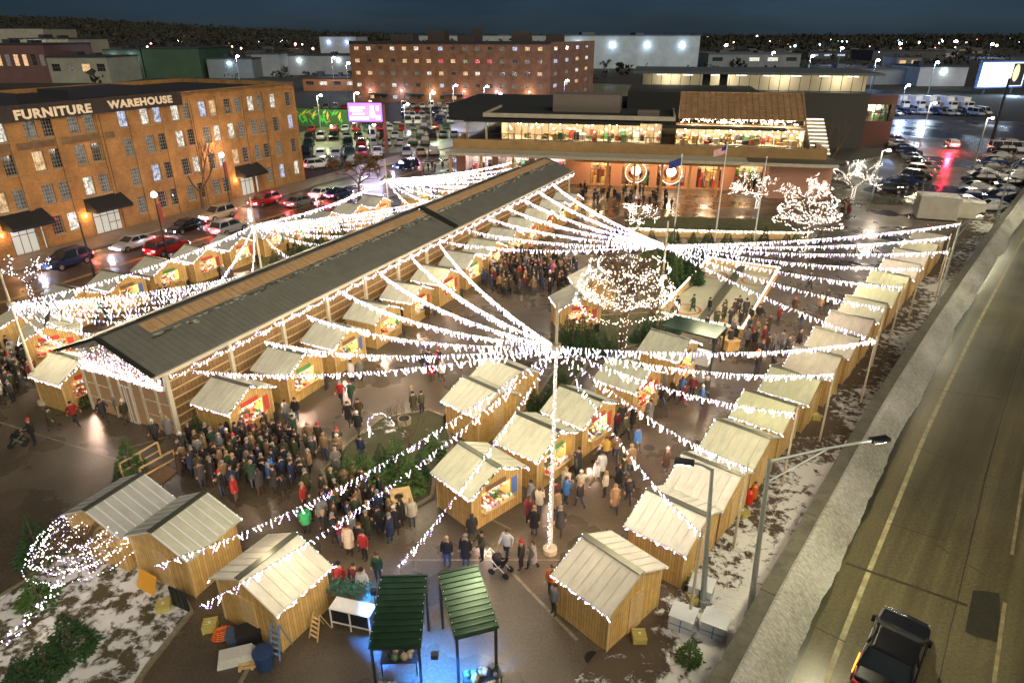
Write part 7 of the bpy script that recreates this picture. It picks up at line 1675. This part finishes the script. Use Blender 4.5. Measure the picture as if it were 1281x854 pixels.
# benches / barriers / picnic tables
def picnic(px,py,rz,lb):
    t = thing('picnic_table', lb, 'table', G(px,py), rz, 'wooden tables at the street corner'); b = MB(); b.box(-.8,.8,-.4,.4,.72,.77); b.build('tabletop', WOOD_L, t)
    for y in (-.72,.72): b = MB(); b.box(-.8,.8,y-.14,y+.14,.43,.47); b.build('seat', WOOD_L, t)
    for x in (-.6,.6):
        b = MB(); b.beam((x,-.72,.40),(x,.72,.40),.05,.05); b.beam((x,-.5,0),(x,-.15,.71),.06,.06); b.beam((x,.5,0),(x,.15,.71),.06,.06); b.build('leg', WOOD_L, t)
for i,(px,py) in enumerate([(75,432),(42,438),(20,432),(60,425)]): picnic(px,py,.3*i,'wooden picnic table at the street corner of the hall, %s from the hall' % ORD[i])
def barrier(px,py,rz,lb,n=1):
    t = thing('crowd_barrier', lb, 'barrier', G(px,py), rz); b = MB(); b.tube([(-.9,0,.2),(-.9,0,1.05),(.9,0,1.05),(.9,0,.2),(-.9,0,.2)],.022,6)
    for i in range(12): x = -.8+i*.145; b.tube([(x,0,.2),(x,0,1.05)],.01,4)
    b.build('panel', DARK, t); b = MB()
    for x in (-.7,.7): b.beam((x,-.3,.03),(x,.3,.03),.04,.04); b.tube([(x,0,.03),(x,0,.2)],.02,5)
    b.build('foot', DARK, t)
barrier(296,540,.4,'black crowd barrier at the corner of the nearest hut under the hall eave')
# manhole and wheel stops
for i,(px,py) in enumerate([(742,823),(742+70,560),(330,500)]):
    b = MB(); b.tube([(0,0,.004),(0,0,.012)],.34,18); o = b.build('manhole_cover', mat('cast_iron', (.03,.03,.03), .4, metal=.5)); o.location = G(px,py); tag(o, ['iron cover in the wet ground before the nearest highway row hut','iron cover in the aisle','iron cover on the open plaza'][i], 'manhole cover')
# ---------------------------------------------------------------- far town: woods and houses
rw = random.Random(40)
def woods(name, n, yr, zf, lb, xr=(-1.1,1.1), s=(5,9)):
    b = MB()
    for i in range(n):
        y = rw.uniform(*yr); x = rw.uniform(*xr)*y*.85; z = zf(x,y); r = rw.uniform(*s)
        for k in range(9):
            q = Vector((x+rw.gauss(0,r*.5),y+rw.gauss(0,r*.4),z+r*rw.uniform(.3,1.1))); e = r*rw.uniform(.14,.30)
            b.add([q+Vector((rw.gauss(0,e),rw.gauss(0,e),rw.gauss(0,e))) for _ in range(5)],[(0,1,2),(0,2,3),(0,3,4),(1,2,4)])
    return tag(b.build(name, mat('dark_wood', (.034,.036,.026), .95, var=.4, vscale=.01)), lb, 'woods', None, 'stuff')
def hz(x,y):
    q = x/max(1,y); return (55*math.exp(-((q+.75)/.42)**2)+5+6*math.exp(-((q-.6)/.5)**2))*max(0,(y-700)/1300)*.9
b = MB(); nx = 90; ny = 12
for j in range(ny+1):
    for i in range(nx+1): y = 650+j*160; x = (-1.2+2.4*i/nx)*y; b.v.append((x,y,hz(x,y)-.5+4*noise.noise(Vector((x*.004,y*.004,0)))*(j/ny)))
for j in range(ny):
    for i in range(nx): a = j*(nx+1)+i; b.f.append((a,a+1,a+nx+2,a+nx+1)); b.m.append(0)
struct('hills', b, mat('dark_hill', (.015,.017,.012), .95, var=.4, vscale=.01))
woods('distant_woods', 3600, (900,2400), hz, 'dark wooded hills closing the skyline')
woods('town_trees', 420, (330,900), lambda x,y: 0, 'bare dark trees scattered between the sheds of the town', s=(2.5,5))
hcol = [(.20,.18,.15),(.28,.25,.20),(.18,.20,.22),(.26,.19,.15)]
hp = []
for k in range(4):
    t = thing('small_house', None, 'house'); b = MB(); b.box(-6,6,-4.5,4.5,0,4.2); b.profx([(-4.5,4.2),(4.5,4.2),(0,6.9)],-6,6); b.build('wall', mat('house_wall_%d' % k, hcol[k], .8), t)
    b = MB(); [b.add([(-6.4,0,7.1),(6.4,0,7.1),(6.4,s*5,4.1),(-6.4,s*5,4.1),(-6.4,0,6.95),(6.4,0,6.95),(6.4,s*5,3.95),(-6.4,s*5,3.95)],[(0,1,2,3),(7,6,5,4),(2,6,7,3),(0,4,5,1)]) for s in (-1,1)]; b.build('roof', mat('house_roof', (.05,.055,.06), .8), t)
    for x in (-3.5,1,3.8): add_window(t,x,-4.53,1.4,1.1,1.2,rw.choice(['warm','white','dark','dim']),0,2,2)
    hp.append(t)
cnt = 0
for i in range(130):
    px = rw.uniform(10,1275); py = rw.uniform(52,74)
    if 380 < px < 880 and py > 58: continue
    if px < 140 : continue
    g = G(px,py); k = rw.randrange(4); put(hp[k], g, rw.uniform(-.6,.6), 'small dark gabled house in the distant town', 'houses of the distant town'); cnt += 1
    if cnt >= 70: break
# hut counter light spill and market glow need nothing more; sky and moonlit city glow
w = bpy.data.worlds.new('World'); scn.world = w; w.use_nodes = True; nt = w.node_tree; N = nt.nodes; L = nt.links; bg = N['Background']
sk = N.new('ShaderNodeTexSky'); sk.sky_type = 'NISHITA'; sk.sun_disc = False; sk.sun_elevation = math.radians(34); sk.sun_rotation = math.radians(200); sk.altitude = 0; sk.air_density = 1.0; sk.dust_density = .4; sk.ozone_density = 3
hsv = N.new('ShaderNodeMix'); hsv.data_type = 'RGBA'; hsv.blend_type = 'MULTIPLY'; hsv.inputs['Factor'].default_value = 1; hsv.inputs['B'].default_value = (.20,.32,.56,1); L.new(sk.outputs[0], hsv.inputs['A']); cn = N.new('ShaderNodeTexNoise'); cn.inputs['Scale'].default_value = 3.2; cn.inputs['Detail'].default_value = 6; tg = N.new('ShaderNodeTexCoord'); mg = N.new('ShaderNodeMapping'); mg.inputs['Scale'].default_value = (1,1,5); L.new(tg.outputs['Generated'], mg.inputs[0]); L.new(mg.outputs[0], cn.inputs['Vector'])
cm_ = N.new('ShaderNodeMapRange'); cm_.inputs['From Min'].default_value = .3; cm_.inputs['From Max'].default_value = .7; cm_.inputs['To Min'].default_value = .65; cm_.inputs['To Max'].default_value = 1.3; L.new(cn.outputs['Fac'], cm_.inputs['Value'])
cv = N.new('ShaderNodeVectorMath'); cv.operation = 'SCALE'; L.new(hsv.outputs['Result'], cv.inputs[0]); L.new(cm_.outputs[0], cv.inputs['Scale']); L.new(cv.outputs[0], bg.inputs['Color']); bg.inputs['Strength'].default_value = SKYS
sd = bpy.data.lights.new('sun','SUN'); sd.energy = SUNS; sd.angle = math.radians(50); sd.color = (1,.86,.64); so = bpy.data.objects.new('sun',sd); C.objects.link(so)
so.rotation_euler = (math.radians(52),0,math.radians(28))
scn.view_settings.view_transform = 'Standard'; scn.view_settings.look = 'None'; scn.view_settings.gamma = 1; scn.view_settings.exposure = EXPO
scn.cycles.sample_clamp_indirect = 4; scn.cycles.sample_clamp_direct = 0; scn.cycles.max_bounces = 5; scn.cycles.diffuse_bounces = 2; scn.cycles.glossy_bounces = 2; scn.cycles.transmission_bounces = 2
scn.cycles.use_denoising = True; scn.cycles.use_light_tree = True; scn.cycles.caustics_reflective = False; scn.cycles.caustics_refractive = False
# a kind never put anywhere is taken out again
for nm_ in [o.name for o in bpy.data.objects if o.type == 'EMPTY' and 'category' in o and 'label' not in o]:
    o = bpy.data.objects[nm_]
    for cn_ in [c.name for c in o.children_recursive]: bpy.data.objects.remove(bpy.data.objects[cn_])
    bpy.data.objects.remove(o)
d = {k:v for k,v in USED.items() if v > 1}
print('DUP LABELS', len(d), list(d.items())[:40])
